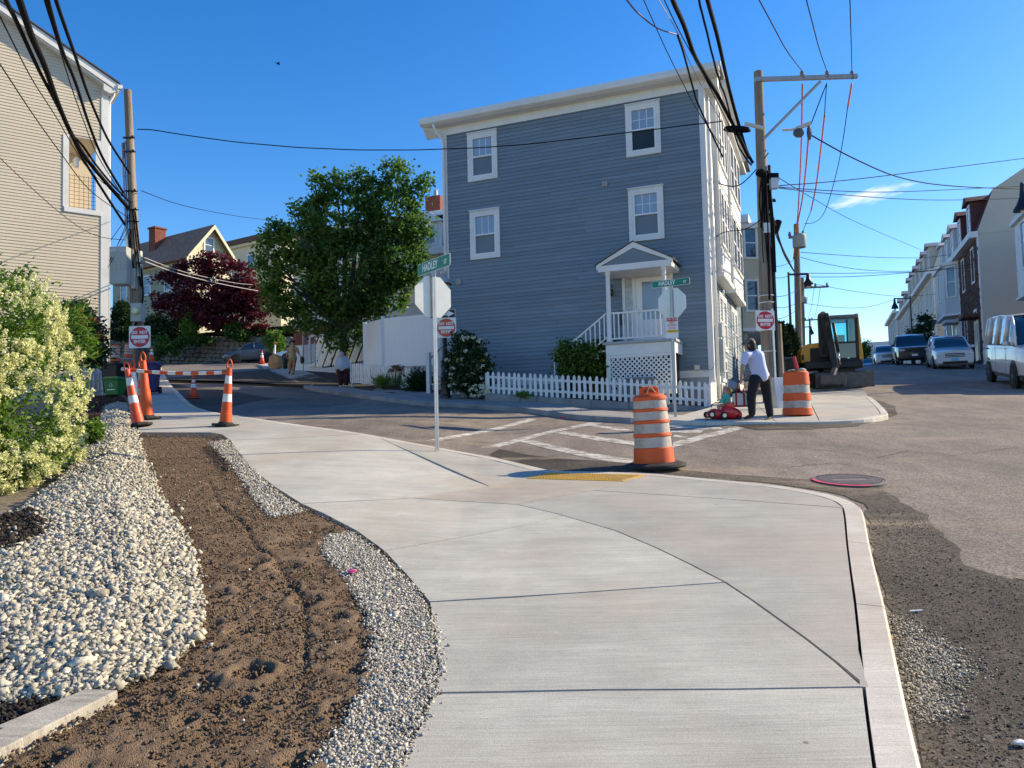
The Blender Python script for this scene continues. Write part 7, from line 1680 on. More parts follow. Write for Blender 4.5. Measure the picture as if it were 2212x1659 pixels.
def limbs(o, base, blobs, r0, m, seed, n=14, split=0.35):
    rr = random.Random(seed); base = Vector(base); cen = sum((Vector(b[0]) for b in blobs), Vector()) / len(blobs)
    fork = base.lerp(Vector((base.x * 0.7 + cen.x * 0.3, base.y * 0.7 + cen.y * 0.3, cen.z)), split)
    b = MB(); b.tube([p - base for p in (base - Vector((0, 0, 0.4)), base.lerp(fork, 0.5) + Vector((0.04, 0, 0)), fork)], [r0 * 1.25, r0, r0 * 0.85], 10); b.build('trunk', m, o, True)
    for k in range(n):
        bl = blobs[k % len(blobs)]; t = Vector(bl[0]) + Vector([rr.uniform(-0.5, 0.5) * q for q in bl[1]]); mid = fork.lerp(t, 0.5) + Vector((rr.uniform(-0.3, 0.3), rr.uniform(-0.3, 0.3), rr.uniform(0, 0.4)))
        b = MB(); b.tube([p - base for p in (Vector(q) for q in smooth_line([fork - Vector((0, 0, 0.1)), mid, t], 4))], [r0 * 0.5, r0 * 0.46, r0 * 0.42, r0 * 0.38, r0 * 0.32, r0 * 0.25, r0 * 0.18, r0 * 0.12, r0 * 0.06], 6); b.build('limb', m, o, True)
def plant(nm, label, cat, base, blobs, n, per, spread, L, W, m, seed, trunk=None, bark=None, shell=0.5, up=0.35, nl=14, droop=0.0, part='crown', split=0.35, flat=0.7):
    o = thing(nm, label, cat, base); bs = np.array(base)
    cent = blob_points(blobs, n, seed, shell); pts = clump_points(cent, per, spread, seed + 1, flat)
    leaf_mesh(part, pts - bs, L, W, m, o, seed + 2, up, droop=droop)
    if trunk: limbs(o, base, blobs, trunk, bark, seed, nl, split)
    return o
BARK = mat('bark', (0.07, 0.055, 0.045), 0.9, 0.3, 6, 0.8, 20)
LG = leaf_mat('tree_leaf', (0.036, 0.1, 0.02), (0.14, 0.25, 0.055), 0.45); LP = leaf_mat('purple_leaf', (0.05, 0.008, 0.016), (0.17, 0.03, 0.045), 0.4); LD = leaf_mat('dark_leaf', (0.012, 0.035, 0.012), (0.035, 0.075, 0.022), 0.2)
LB = leaf_mat('bright_leaf', (0.05, 0.13, 0.015), (0.16, 0.26, 0.04), 0.4); LH = leaf_mat('hedge_leaf', (0.05, 0.13, 0.018), (0.2, 0.3, 0.05), 0.42); LC = leaf_mat('cypress_leaf', (0.008, 0.02, 0.009), (0.02, 0.042, 0.016), 0.1)
LF = leaf_mat('cream_flower', (0.56, 0.57, 0.24), (0.84, 0.84, 0.54), 0.25, 0.7); LR = leaf_mat('red_flower', (0.35, 0.01, 0.03), (0.55, 0.04, 0.08), 0.2); LW = leaf_mat('white_rose', (0.7, 0.66, 0.42), (0.82, 0.8, 0.68), 0.2, 0.7); LY_ = leaf_mat('yellow_rose', (0.75, 0.5, 0.06), (0.8, 0.6, 0.15), 0.2, 0.7)

# big green tree
tb = px_blobs([(740, 480, 95, 70), (845, 465, 70, 60), (660, 520, 65, 55), (858, 392, 28, 45), (868, 350, 12, 16), (838, 372, 16, 30), (915, 405, 22, 26), (930, 390, 10, 14), (690, 412, 26, 32), (680, 388, 10, 12), (735, 400, 30, 30), (737, 375, 9, 14), (775, 398, 22, 34), (776, 372, 7, 10), (800, 415, 35, 30), (600, 505, 34, 26), (582, 485, 12, 10), (568, 535, 18, 22), (580, 590, 25, 50), (560, 570, 10, 14), (640, 455, 22, 26), (650, 610, 72, 75), (760, 600, 95, 95), (855, 560, 70, 70), (890, 500, 46, 32), (925, 500, 16, 12), (700, 690, 62, 42), (790, 690, 46, 42), (640, 690, 30, 30), (840, 640, 42, 42), (605, 655, 28, 32), (880, 600, 30, 26), (905, 560, 22, 16), (740, 735, 40, 25), (585, 625, 22, 26), (612, 570, 26, 30), (875, 430, 30, 24)], 32.5, 0.75)
tbase = P(742, 800, 32.5); tbase.z = g(tbase.x, tbase.y)
plant('maple_tree', 'big dark green maple tree between the yellow house and the blue house', 'tree', tbase, tb, 1500, 24, 0.19, 0.17, 0.056, LG, 21, 0.2, BARK, 0.62, 0.15, 30, flat=0.75)
# purple maple
mb2 = px_blobs([(372, 600, 34, 16), (420, 585, 42, 26), (468, 572, 38, 24), (515, 592, 34, 26), (440, 630, 70, 36), (545, 640, 30, 38), (392, 660, 54, 28), (478, 680, 66, 34), (560, 678, 22, 28), (345, 640, 18, 10), (352, 655, 18, 12), (575, 640, 12, 16), (505, 640, 50, 40), (440, 555, 20, 12), (340, 605, 14, 7), (575, 715, 10, 14), (540, 705, 26, 14)], 60, 0.8)
q = P(470, 752, 60.8); q.z = wa.z + 1.75
plant('japanese_maple', 'wide purple-leaved maple on the terrace above the stone wall', 'tree', q, mb2, 900, 24, 0.3, 0.26, 0.08, LP, 31, 0.2, BARK, 0.6, 0.05, 24, split=0.15, flat=0.38)
def bush(nm, label, lst, D, n, per, spread, L, W, m, seed, zb=None, up=0.3, shell=0.5, cat='bush'):
    bl = px_blobs(lst, D, 0.9); c = Vector(bl[0][0]); q = Vector((c.x, c.y, zb if zb is not None else g(c.x, c.y)))
    o = plant(nm, label, cat, q, bl, n, per, spread, L, W, m, seed, None, None, shell, up, part='foliage')
    b = MB(); rr = random.Random(seed)
    for k in range(5):
        t = Vector(bl[k % len(bl)][0]) - q; b.tube([(rr.uniform(-0.08, 0.08), 0, -0.05), t * 0.5 + Vector((rr.uniform(-.1, .1), 0, 0)), t], [0.03, 0.02, 0.008], 5)
    b.build('stems', BARK, o); return o
zt_ = wa.z + 1.75
bush('topiary_bush', 'clipped round-topped dark topiary bush left of the wooden pole', [(266, 684, 19, 24), (264, 668, 12, 16)], 63, 220, 24, 0.2, 0.2, 0.07, LD, 41, zt_, 0.2, 0.7)
bush('hedge', 'low clipped hedge on top of the stone wall left of the pole', [(225, 718, 20, 17), (255, 720, 20, 17), (285, 722, 18, 16), (240, 712, 18, 12)], 63, 260, 22, 0.22, 0.2, 0.07, LD, 42, zt_, 0.2, 0.6, 'hedge')
bush('evergreen_shrub', 'dark evergreen shrubs right of the pole above the stone wall', [(340, 705, 22, 28), (360, 720, 22, 18), (390, 700, 24, 30), (318, 715, 14, 18)], 62, 300, 22, 0.24, 0.2, 0.07, LD, 43, zt_)
bush('dwarf_conifer', 'bright green pointed dwarf conifer in front of the purple maple', [(411, 708, 15, 20), (413, 690, 9, 18), (413, 678, 5, 10)], 59.5, 160, 24, 0.15, 0.18, 0.06, LB, 44, zt_)
bush('garden_bush', 'rounded green bush on the wall right of the maple trunk', [(503, 712, 20, 18), (520, 722, 14, 14)], 59.5, 160, 22, 0.18, 0.18, 0.06, leaf_mat('mid_leaf', (0.03, 0.09, 0.015), (0.08, 0.17, 0.03), 0.3), 45, zt_)
bush('hanging_ivy', 'ivy spilling over the fieldstone wall', [(350, 745, 14, 22), (380, 752, 12, 18), (420, 735, 40, 8), (340, 765, 14, 14)], 60.2, 160, 20, 0.2, 0.16, 0.07, MATS['mid_leaf'], 46, wa.z)
bush('yellow_green_bush', 'yellow-green bush behind the roof of the grey hatchback', [(552, 728, 18, 16), (565, 712, 12, 10)], 60.5, 120, 20, 0.22, 0.18, 0.06, LB, 47, zt_ - 0.8)
bush('yellow_green_bush', 'bright green bush above the orange marker post', [(592, 735, 20, 18), (600, 750, 16, 14)], 55, 130, 20, 0.2, 0.17, 0.06, LB, 48)
# flowering hedge at the left: foliage, long shoots, cream panicles
HB = [((-6.35, 9.4, 2.55), (1.25, 1.2, 1.05)), ((-6.75, 8.7, 1.75), (1.6, 1.25, 1.0)), ((-5.75, 9.7, 2.0), (0.85, 1.0, 1.05)), ((-6.9, 9.0, 3.1), (1.0, 1.0, 0.75)), ((-5.55, 9.2, 1.6), (0.65, 0.8, 0.6)), ((-5.9, 9.9, 2.6), (0.6, 0.7, 0.7)), ((-7.6, 9.6, 3.3), (1.0, 1.0, 0.6)), ((-5.5, 9.9, 1.45), (0.5, 0.6, 0.5))]
HB = [((c[0] - 0.34, c[1] - 0.5, c[2] + 0.02 + (0.25 if c[2] > 2.4 else -0.05)), r__) for c, r__ in HB]
hg = thing('flowering_hedge', 'big privet hedge covered with cream flower heads at the left edge', 'hedge', (-6.4, 9.2, g(-6.4, 9.2))); hb0 = np.array(hg.location)
cent = blob_points(HB, 1500, 51, 0.62); leaf_mesh('foliage', clump_points(cent, 22, 0.1, 52) - hb0, 0.06, 0.017, LH, hg, 53, 0.5)
r_ = np.random.default_rng(54)
top = cent[(cent[:, 2] > 2.6)][:260]
sh = []
for c in top:
    d = r_.normal(size=3) * 0.35 + np.array([0, 0, 1.0]); d /= np.linalg.norm(d); ln = r_.uniform(0.15, 0.4)
    for t in np.linspace(0, 1, 9): sh.append(c + d * ln * t + r_.normal(size=3) * 0.012)
leaf_mesh('shoots', np.array(sh) - hb0, 0.1, 0.018, LH, hg, 55, 0.6)
fl = blob_points(HB, 26000, 56, 1.0); fl = np.array([f for f in fl if not any(sum(((f[i] - c[i]) / (q[i] * 0.97)) ** 2 for i in range(3)) < 1 for c, q in HB)]); fl = fl[(fl[:, 2] < 3.15 + 0.25 * r_.normal(size=len(fl))) & (fl[:, 1] < 9.5)]; hc = np.array([-6.5, 9.0, 1.9]); fl = hc + (fl - hc) * 1.035; fl = fl[(fl - hc) @ np.array([0.5, -0.85, 0.1]) > 0.1][:4600]
cl = np.array([np.sin(f[0] * 5.1) + np.sin(f[1] * 4.3) + np.sin(f[2] * 6.1) for f in fl]); fl = fl[cl > -1.5]
fp = []
for f in fl:
    d = np.array([(f[0] + 6.6) * 0.25, -0.45, 0.7]) + r_.normal(size=3) * 0.35; d /= np.linalg.norm(d); h = r_.uniform(0.08, 0.15); k = 46
    t = r_.random(k); rad = 0.055 * (1 - 0.7 * t); v = r_.normal(size=(k, 3)); v -= np.outer(v @ d, d); v /= np.linalg.norm(v, axis=1)[:, None] + 1e-9
    fp.append(f + np.outer(t * h, d) + v * (rad * r_.uniform(0.4, 1, k))[:, None])
leaf_mesh('flowers', np.concatenate(fp) - hb0, 0.026, 0.012, LF, hg, 57, 0.2)
b = MB(); rr = random.Random(6)
for k in range(14):
    t = Vector(HB[k % len(HB)][0]) + Vector((rr.uniform(-.4, .4), rr.uniform(-.4, .4), 0)) - Vector(hb0); b.tube([(rr.uniform(-0.4, 0.4), rr.uniform(-0.3, 0.3), -0.1), t * 0.5, t], [0.03, 0.02, 0.006], 5)
b.build('stems', BARK, hg)
# dark shrub with red flowers behind the hedge, willow-leaved shrub, grass tuft
rb_ = bush('rhododendron', 'dark shrub with a few red flowers behind the cream-flowered hedge', [(165, 690, 26, 36), (188, 730, 24, 40), (203, 765, 18, 28), (150, 740, 26, 50)], 17.5, 420, 20, 0.12, 0.13, 0.03, LD, 61)
rp = blob_points(px_blobs([(165, 690, 27, 41), (190, 745, 27, 61)], 17.4, 0.9), 34, 62, 0.98); rp = rp[rp[:, 2] > 3.6] if (rp[:, 2] > 3.6).sum() > 8 else rp
leaf_mesh('red_blooms', clump_points(rp, 14, 0.05, 63) - np.array(rb_.location), 0.07, 0.03, LR, rb_, 64, 0.3)
bush('willow_shrub', 'light green narrow-leaved shoots sticking out right of the hedge', [(170, 735, 16, 26), (182, 765, 14, 16), (160, 690, 14, 22)], 13.5, 60, 12, 0.14, 0.2, 0.014, LB, 65, None, 0.25, 0.4)
bush('garden_plants', 'low dark green plants at the foot of the hedge by the stones', [(205, 930, 14, 14), (190, 945, 16, 14), (180, 965, 16, 14)], 11.2, 70, 16, 0.07, 0.08, 0.02, LH, 66)
# rose bush and shrub at the blue house
ro = bush('rose_bush', 'tall dark rose bush dotted with cream and yellow roses beside the lamp post', [(1012, 770, 34, 48), (1035, 800, 28, 36), (992, 800, 26, 42), (1015, 820, 44, 30), (1045, 830, 18, 18), (1000, 735, 16, 18)], 22.6, 480, 22, 0.13, 0.1, 0.035, LD, 71)
rp = blob_points(px_blobs([(1012, 770, 35, 49), (1035, 800, 29, 37), (992, 800, 27, 43), (1015, 820, 45, 31)], 22.6, 0.9), 150, 72, 1.0); rp = rp[rp[:, 1] < 22.7][:110]; rcen = np.array(P(1012, 790, 22.6)); rp = rcen + (rp - rcen) * 1.1
for k, (m_, sl_) in enumerate(((LW, slice(0, 88)), (LY_, slice(88, 110)))): leaf_mesh('blooms', clump_points(rp[sl_], 14, 0.028, 73 + k) - np.array(ro.location), 0.07, 0.034, m_, ro, 75 + k, 0.0)
rp = blob_points(px_blobs([(1035, 845, 25, 14)], 22.0, 0.9), 26, 77, 0.9); leaf_mesh('blooms', clump_points(rp, 12, 0.02, 78) - np.array(ro.location), 0.05, 0.024, LW, ro, 79, 0.0)
bush('porch_shrub', 'loose bright green shrub in front of the porch stairs behind the picket fence', [(1225, 768, 24, 20), (1265, 770, 36, 30), (1305, 752, 26, 18), (1320, 740, 14, 12), (1270, 800, 50, 26), (1318, 786, 22, 14), (1215, 745, 8, 8), (1245, 800, 40, 24)], 21.7, 560, 16, 0.11, 0.11, 0.034, leaf_mat('shrub_leaf', (0.025, 0.075, 0.012), (0.12, 0.2, 0.03), 0.35), 81, None, 0.3, 0.45)
bush('daylilies', 'strappy green daylilies poking through the left picket fence', [(826, 828, 14, 12), (875, 828, 12, 14)], 27.6, 50, 18, 0.12, 0.3, 0.014, LH, 84, None, 0.8, 0.3)
bush('fern_clump', 'dark green ferns between the left picket fence and the white steps', [(905, 828, 16, 20), (895, 835, 14, 12)], 26.4, 90, 18, 0.14, 0.22, 0.02, LD, 85, None, 0.7, 0.4)
bush('weeds', 'tuft of weeds under the long picket fence', [(1130, 857, 10, 5), (1150, 860, 8, 4)], 21.6, 30, 18, 0.05, 0.12, 0.012, LH, 86, None, 0.7, 0.3)
bush('hydrangea', 'faded brown flower heads above the left picket fence', [(856, 795, 6, 5), (870, 797, 5, 4), (845, 800, 5, 4)], 27.5, 22, 22, 0.05, 0.06, 0.03, leaf_mat('dry_bloom', (0.25, 0.14, 0.08), (0.4, 0.25, 0.15), 0.2), 87)
# cypresses
def cypress(label, px, pyt, pyb, D, w, seed):
    t, b0 = P(px, pyt, D), P(px + 4, pyb, D); b0.z = g(b0.x, b0.y); o = thing('cypress_tree', label, 'tree', b0); h = t.z - b0.z; r_ = np.random.default_rng(seed); n = 5200
    z = r_.random(n) ** 0.8; a = r_.uniform(0, 2 * np.pi, n); lump = 1 + 0.18 * np.sin(a * 5 + z * 30) ; rad = w * (np.clip(1.05 - z, 0, 1) ** 0.75) * np.minimum(1, z * 6 + 0.4) * (0.75 + 0.3 * r_.random(n)) * lump
    leaf_mesh('crown', np.stack([rad * np.cos(a), rad * np.sin(a), z * h * 0.98 + 0.15], 1), 0.2, 0.03, LC, o, seed, 0.9)
    b = MB(); b.tube([(0, 0, -0.2), (0, 0, h * 0.5)], [0.08, 0.04], 7); b.build('trunk', BARK, o); return o
cypress('dark cypress right behind the crossarm pole, taller and left of the pair', 1684, 708, 850, 27, 0.62, 91); cypress('dark cypress beside the lamp post, right of the pair', 1705, 714, 850, 28, 0.5, 92)
q = P(1990, 790, 57); q.z = g(q.x, q.y)
plant('street_tree', 'small sparse dark street tree in front of the cream row house', 'tree', q, px_blobs([(1985, 720, 22, 20), (2000, 700, 16, 20), (2012, 735, 12, 14), (1972, 735, 10, 10)], 57, 0.8), 130, 16, 0.22, 0.2, 0.06, LD, 95, 0.09, BARK, 0.3, 0.2, 10, split=0.4)
bush('roadside_bush', 'light green bush at the crest of the road right of the excavator cab', [(1870, 752, 8, 16), (1866, 765, 8, 12)], 66, 70, 18, 0.2, 0.2, 0.06, LB, 96)
# ------------------------------------------------------------------ vehicles
def interp(tbl, x):
    for (x0, v0), (x1, v1) in zip(tbl[:-1], tbl[1:]):
        if x <= x1: t = (x - x0) / (x1 - x0) if x1 > x0 else 0; t = t * t * (3 - 2 * t); return v0 + (v1 - v0) * t
    return tbl[-1][1]
def loft(rows, closed_ends=True):
    b = MB(); n = len(rows[0])
    for r_ in rows: b.v += [tuple(p) for p in r_]
    for i in range(len(rows) - 1):
        for j in range(n - 1): b.f.append((i * n + j, (i + 1) * n + j, (i + 1) * n + j + 1, i * n + j + 1))
    if closed_ends: b.f += [tuple(range(n)), tuple(range((len(rows) - 1) * n, len(rows) * n))[::-1]]
    b.m = [0] * len(b.f); return b
M_TYRE = mat('tyre', (0.016, 0.016, 0.017), 0.75, 0.2, 6); M_RIM = mat('alloy_rim', (0.45, 0.46, 0.48), 0.3, 0.05, 3, metal=0.85); M_CGL = mat('car_glass', (0.012, 0.016, 0.022), 0.05, 0.2, 1, spec=0.9, coat=1.0); M_PLAST = mat('black_plastic', (0.015, 0.015, 0.016), 0.5, 0.1, 4); M_LAMP = mat('headlamp', (0.75, 0.77, 0.8), 0.12, 0.2, 6, coat=1.0); M_TAIL = mat('tail_lamp', (0.45, 0.01, 0.01), 0.2, coat=0.8); M_CHROME = mat('chrome', (0.7, 0.71, 0.72), 0.15, 0.05, 3, metal=1.0)
def wheel(par, x, y, r, w=0.2):
    s = 1 if y > 0 else -1; e = holder('wheel', par, (x, y, r), 0); M = Matrix.Rotation(R(90), 3, 'X')
    b = MB(); b.lathe([(r * 0.62, -w / 2), (r * 0.92, -w / 2), (r, -w * 0.35), (r, w * 0.35), (r * 0.92, w / 2), (r * 0.62, w / 2)], 22, (0, 0, 0), M); b.build('tyre', M_TYRE, e, auto=True)
    b = MB(); b.lathe([(r * 0.66, -w * 0.3), (r * 0.66, w * 0.3)], 20, (0, 0, 0), M, cap=False); b.lathe([(r * 0.14, 0.0), (r * 0.14, 0.02)], 10, (0, s * w * 0.42, 0), M)
    for k in range(6):
        a = R(60 * k); d = Vector((math.cos(a), 0, math.sin(a))); t = Vector((-d.z, 0, d.x)) * r * 0.085; o0 = Vector((0, s * w * 0.4, 0)); b.prism([o0 - t + d * r * 0.1, o0 + t + d * r * 0.1, o0 + t * 0.8 + d * r * 0.64, o0 - t * 0.8 + d * r * 0.64], (0, s * 0.02, 0))
    b.build('rim', M_RIM, e); return e
def car(label, cat, loc, rz, L, W, top, roof, col_, r=0.34, axles=(0.3, -0.27), zb=0.2, pitch=0.0, rollx=0.0, tum=0.76, nm='parked_car', plate_c=None, grille='bars', arch=None, scale=1.0, lamps=True, pillars=(0.28, -0.02, -0.3), belt=None, pr=0.04):
    """x forward; top = hood/belt line table, roof = greenhouse roof table (fractions of length, metres)"""
    o = thing(nm, label, cat, loc, rot=(rollx, pitch, rz)); o.scale = (scale,) * 3; rows = []
    def hw(x): return W / 2 * (1 - 0.10 * abs(2 * x / L) ** 4)
    N = 26
    for i in range(N + 1):
        x = L * (0.5 - i / N); f = x / L; zt = interp(top, -f); w = hw(x); e = 0.02 if 0 < i < N else 0.12; b0 = zb + (0.12 if i in (0, N) else 0)
        half = [(0, b0), (w * 0.9, b0), (w * 0.985, b0 + 0.1), (w, b0 + (zt - b0) * 0.45), (w * 0.99, b0 + (zt - b0) * 0.78), (w * 0.955, zt - 0.045), (w * 0.88, zt - 0.012), (w * 0.55, zt + 0.012), (0, zt + 0.022)]
        rows.append([(x, y, z) for y, z in half] + [(x, -y, z) for y, z in half[-2:0:-1]] + [(x, 0, b0)])
    lo = loft(rows); body = lo.build('body', col_, o, auto=True)
    xs = [q[0] for q in roof]; x0, x1 = -roof[0][0] * L, -roof[-1][0] * L; gr = []; rf = []
    for i in range(17):
        x = x0 + (x1 - x0) * i / 16; f = -x / L; zr = interp(roof, f); zt = interp(top, f) - 0.03; w = hw(x) * 0.93; k = max(0.0, min(1.0, (zr - zt) / (max(q[1] for q in roof) - zt + 1e-6))); wr = w * (1 - (1 - tum) * k)
        half = [(w, zt), (w + (wr - w) * 0.85, zt + (zr - zt) * 0.85), (wr * 0.97, zr - 0.02 * k), (wr * 0.86, zr + 0.0), (0, zr + 0.03 * k)]
        gr.append([(x, y, z) for y, z in half] + [(x, -y, z) for y, z in half[-2::-1]])
    loft(gr).build('glazing', M_CGL, o, auto=True)
    # painted roof skin over the glazing
    hi = max(q[1] for q in roof); rows = []
    for i in range(17):
        x = x0 + (x1 - x0) * i / 16; f = -x / L; zr = interp(roof, f)
        if zr < hi - 0.13: continue
        zt = interp(top, f) - 0.03; w = hw(x) * 0.93; k = (zr - zt) / (hi - zt); wr = w * (1 - (1 - tum) * k) + 0.008
        half = [(w + (wr - w) * 0.9, zt + (zr - zt) * 0.88), (wr * 0.975, zr + 0.0), (wr * 0.86, zr + 0.014), (0, zr + 0.045)]; rows.append([(x, y, z) for y, z in half] + [(x, -y, z) for y, z in half[-2::-1]])
    loft(rows, False).build('roof_skin', col_, o, True)
    def gp(f, s, off=0.012):     # glazing side edge from belt to roof at fraction f
        x = -f * L; zt = interp(top, f) - 0.03; w = hw(x) * 0.93; zr = interp(roof, f); k = max(0, min(1, (zr - zt) / (hi - zt + 1e-6))); wr = w * (1 - (1 - tum) * k); return Vector((x, s * (w + off), zt)), Vector((x, s * (wr * 0.98 + off), zr - 0.01))
    for s in (1, -1):
        for f in pillars:
            a, c = gp(-f, s); b = MB(); b.tube([a, c], pr, 6); b.build('pillar', col_, o, True)
        fr = [gp(roof[0][0] + (roof[-1][0] - roof[0][0]) * t, s)[1] for t in np.linspace(0.0, 1, 12)]; b = MB(); b.tube(fr, 0.035, 6); b.build('roof_rail', col_, o, True)
        b = MB(); b.tube([gp(roof[0][0] + (roof[-1][0] - roof[0][0]) * t, s, 0.0)[0] + Vector((0, 0, 0.02)) for t in np.linspace(0.02, 0.98, 8)], 0.018, 5); b.build('belt_trim', M_PLAST, o, True)
        mx_ = gp(-pillars[0] + 0.04, s)[0]; b = MB(); b.sphere(mx_ + Vector((0, s * 0.13, 0.07)), (0.06, 0.12, 0.08), 8, 6); b.build('door_mirror', col_, o, True)
        for ax in axles:
            b = MB(); b.lathe([(r * 1.2, -0.012), (r * 1.2, 0.012)], 22, (ax * L, s * (hw(ax * L) - 0.003), r), Matrix.Rotation(R(90), 3, 'X')); b.build('wheel_arch', M_PLAST, o)
            wheel(o, ax * L, s * (hw(ax * L) - 0.07), r)
        for dxx in (0.12, -0.14):
            b = MB(); zz = interp(top, -dxx + 0.0) - 0.14; b.box(dxx * L - 0.09, dxx * L + 0.09, s * (W / 2) - 0.012, s * (W / 2) + 0.012, zz, zz + 0.03); b.build('door_handle', col_, o)
            b = MB(); b.box(dxx * L + 0.2, dxx * L + 0.207, s * W / 2 - 0.003, s * W / 2 + 0.0015, zb + 0.15, interp(top, -dxx) - 0.06); b.build('door_gap', M_PLAST, o)
        xh = L / 2 - 0.14; zt = interp(top, -0.5) - 0.02
        if lamps:
            b = MB(); b.sphere((L / 2 - 0.1, s * W * 0.35, zt - 0.12), (0.15, W * 0.12, 0.075), 10, 7); b.build('headlight', M_LAMP, o, True)
            b = MB(); b.sphere((L / 2 - 0.1, s * W * 0.38, zb + 0.23), (0.1, 0.11, 0.07), 8, 6); b.build('fog_lamp', M_PLAST, o, True)
        b = MB(); b.sphere((-L / 2 + 0.08, s * W * 0.4, interp(top, 0.48) - 0.14), (0.1, 0.1, 0.15), 8, 6); b.build('tail_light', M_TAIL, o, True)
    zt = interp(top, -0.5)
    if grille == 'bars':
        for k in range(3): b = MB(); b.box(L / 2 - 0.08, L / 2 + 0.018 - 0.006 * k, -W * 0.24, W * 0.24, zt - 0.16 - k * 0.075, zt - 0.115 - k * 0.075); b.build('grille_bar', M_PLAST, o, bevel=0.01)
    elif grille: b = MB(); b.box(L / 2 - 0.08, L / 2 + 0.012, -W * 0.22, W * 0.22, zt - 0.26, zt - 0.1); b.build('grille', M_PLAST, o, bevel=0.02)
    b = MB(); b.box(L / 2 - 0.14, L / 2 + 0.014, -W * 0.3, W * 0.3, zb + 0.08, zb + 0.22); b.build('lower_intake', M_PLAST, o, bevel=0.02)
    b = MB(); b.box(-L / 2 + 0.25, L / 2 - 0.25, -W / 2 + 0.06, W / 2 - 0.06, zb - 0.03, zb + 0.12); b.build('underbody', M_PLAST, o)
    if plate_c: b = MB(); b.box(L / 2 - 0.02, L / 2 + 0.028, -0.16, 0.16, zb + 0.24, zb + 0.37); b.build('number_plate', plate_c, o)
    return o
PL_W = mat('plate_white', (0.7, 0.7, 0.7), 0.4); PL_B = mat('plate_blue', (0.15, 0.5, 0.75), 0.4)
def paint(nm, c, rough=0.28): return mat(nm, c, rough, 0.04, 1.0, coat=0.8, spec=0.5)
HD = math.atan2(-0.925, -0.381)
SUVT = [(-0.5, 0.93), (-0.42, 1.0), (-0.2, 1.08), (0.4, 1.1), (0.5, 1.0)]; SUVR = [(-0.23, 1.06), (-0.06, 1.6), (0.05, 1.68), (0.35, 1.62), (0.47, 1.1)]
def road_pos(px, py): p = G(px, py, 0, road_z); return p
def up_slope(rz): return -math.atan(0.1) * math.cos(rz - math.pi / 2) if False else 0
def seat(x, y, rz, lx):
    """height and pitch of a car with wheelbase lx standing at (x, y)"""
    c, s = math.cos(rz), math.sin(rz); zf, zr_ = road_z(x + c * lx / 2, y + s * lx / 2), road_z(x - c * lx / 2, y - s * lx / 2); return (zf + zr_) / 2, -math.atan2(zf - zr_, lx)
def put_car(px, py, rz, lx, fwd=0.0, **k):
    p = G(px, py, 0, road_z); x, y = p.x - math.cos(rz) * fwd, p.y - math.sin(rz) * fwd; z, pt_ = seat(x, y, rz, lx); return dict(loc=(x, y, z), rz=rz, pitch=pt_)
car('white crossover parked facing the camera with a blue front plate', 'car', **put_car(2062, 797, HD, 2.7, 1.9), L=4.52, W=1.85, top=SUVT, roof=SUVR, col_=paint('white_paint', (0.62, 0.64, 0.68)), plate_c=PL_B, tum=0.78)
car('black pickup parked behind the white crossover', 'car', **put_car(1975, 788, HD, 3.2, 2.0), L=5.2, W=1.95, top=[(-0.5, 1.05), (-0.44, 1.12), (-0.2, 1.18), (0.5, 1.18)], roof=[(-0.22, 1.15), (-0.1, 1.78), (0.0, 1.85), (0.16, 1.8), (0.2, 1.2)], col_=paint('black_paint', (0.012, 0.013, 0.016)), r=0.39, zb=0.3, plate_c=PL_W, grille='plain', pillars=(0.2, 0.02, -0.18))
q = G(1975, 788, 0, road_z)
for k, (dist, nm_, lab, cl, tp, rf) in enumerate(((9.0, 'white_suv_paint', 'white car half hidden behind the black pickup', (0.6, 0.62, 0.66), SUVT, SUVR), (16.0, 'blue_paint', 'blue car at the crest of the road', (0.03, 0.12, 0.3), [(-0.5, 0.75), (-0.42, 0.85), (-0.2, 0.95), (0.4, 0.98), (0.5, 0.9)], [(-0.22, 0.93), (-0.05, 1.4), (0.05, 1.46), (0.25, 1.4), (0.42, 0.97)]))):
    x, y = q.x + SD.x * dist - 1.0 * (k + 1), q.y + SD.y * dist; z, pt_ = seat(x, y, HD, 2.7); car(lab, 'car', loc=(x, y, z), rz=HD, pitch=pt_, L=4.5, W=1.8, top=tp, roof=rf, col_=paint(nm_, cl), plate_c=PL_W)
# small grey hatchback and white saloon at the top of the side street
pf, pr_ = G(517, 783, 0, road_z), G(575, 784, 0, road_z); rz = math.atan2(-0.42, -0.9); x, y = (pf.x + pr_.x) / 2 + 0.2, (pf.y + pr_.y) / 2 - 0.6; z, pt_ = seat(x, y, rz, 2.5)
car('slate-grey small hatchback parked before the stone wall', 'car', loc=(x, y, z), rz=rz, pitch=pt_, L=4.0, W=1.7, top=[(-0.5, 0.72), (-0.4, 0.88), (-0.25, 0.98), (0.45, 1.02), (0.5, 0.9)], roof=[(-0.28, 0.95), (-0.08, 1.42), (0.05, 1.52), (0.3, 1.46), (0.48, 1.0)], col_=paint('grey_paint', (0.06, 0.075, 0.1)), r=0.31, plate_c=PL_W, grille='plain')
q = G(655, 786, 0, road_z); rz = math.atan2(0.35, -0.93); x, y = q.x + 0.3, q.y + 0.5; z, pt_ = seat(x, y, rz, 2.6)
car('white saloon seen from the side behind the chain-link gate', 'car', loc=(x, y, z), rz=rz, pitch=pt_, L=4.5, W=1.78, top=[(-0.5, 0.7), (-0.42, 0.82), (-0.22, 0.93), (0.35, 0.98), (0.5, 0.92)], roof=[(-0.24, 0.92), (-0.04, 1.38), (0.06, 1.43), (0.2, 1.38), (0.4, 0.97)], col_=paint('white_saloon', (0.66, 0.68, 0.7)), r=0.31)
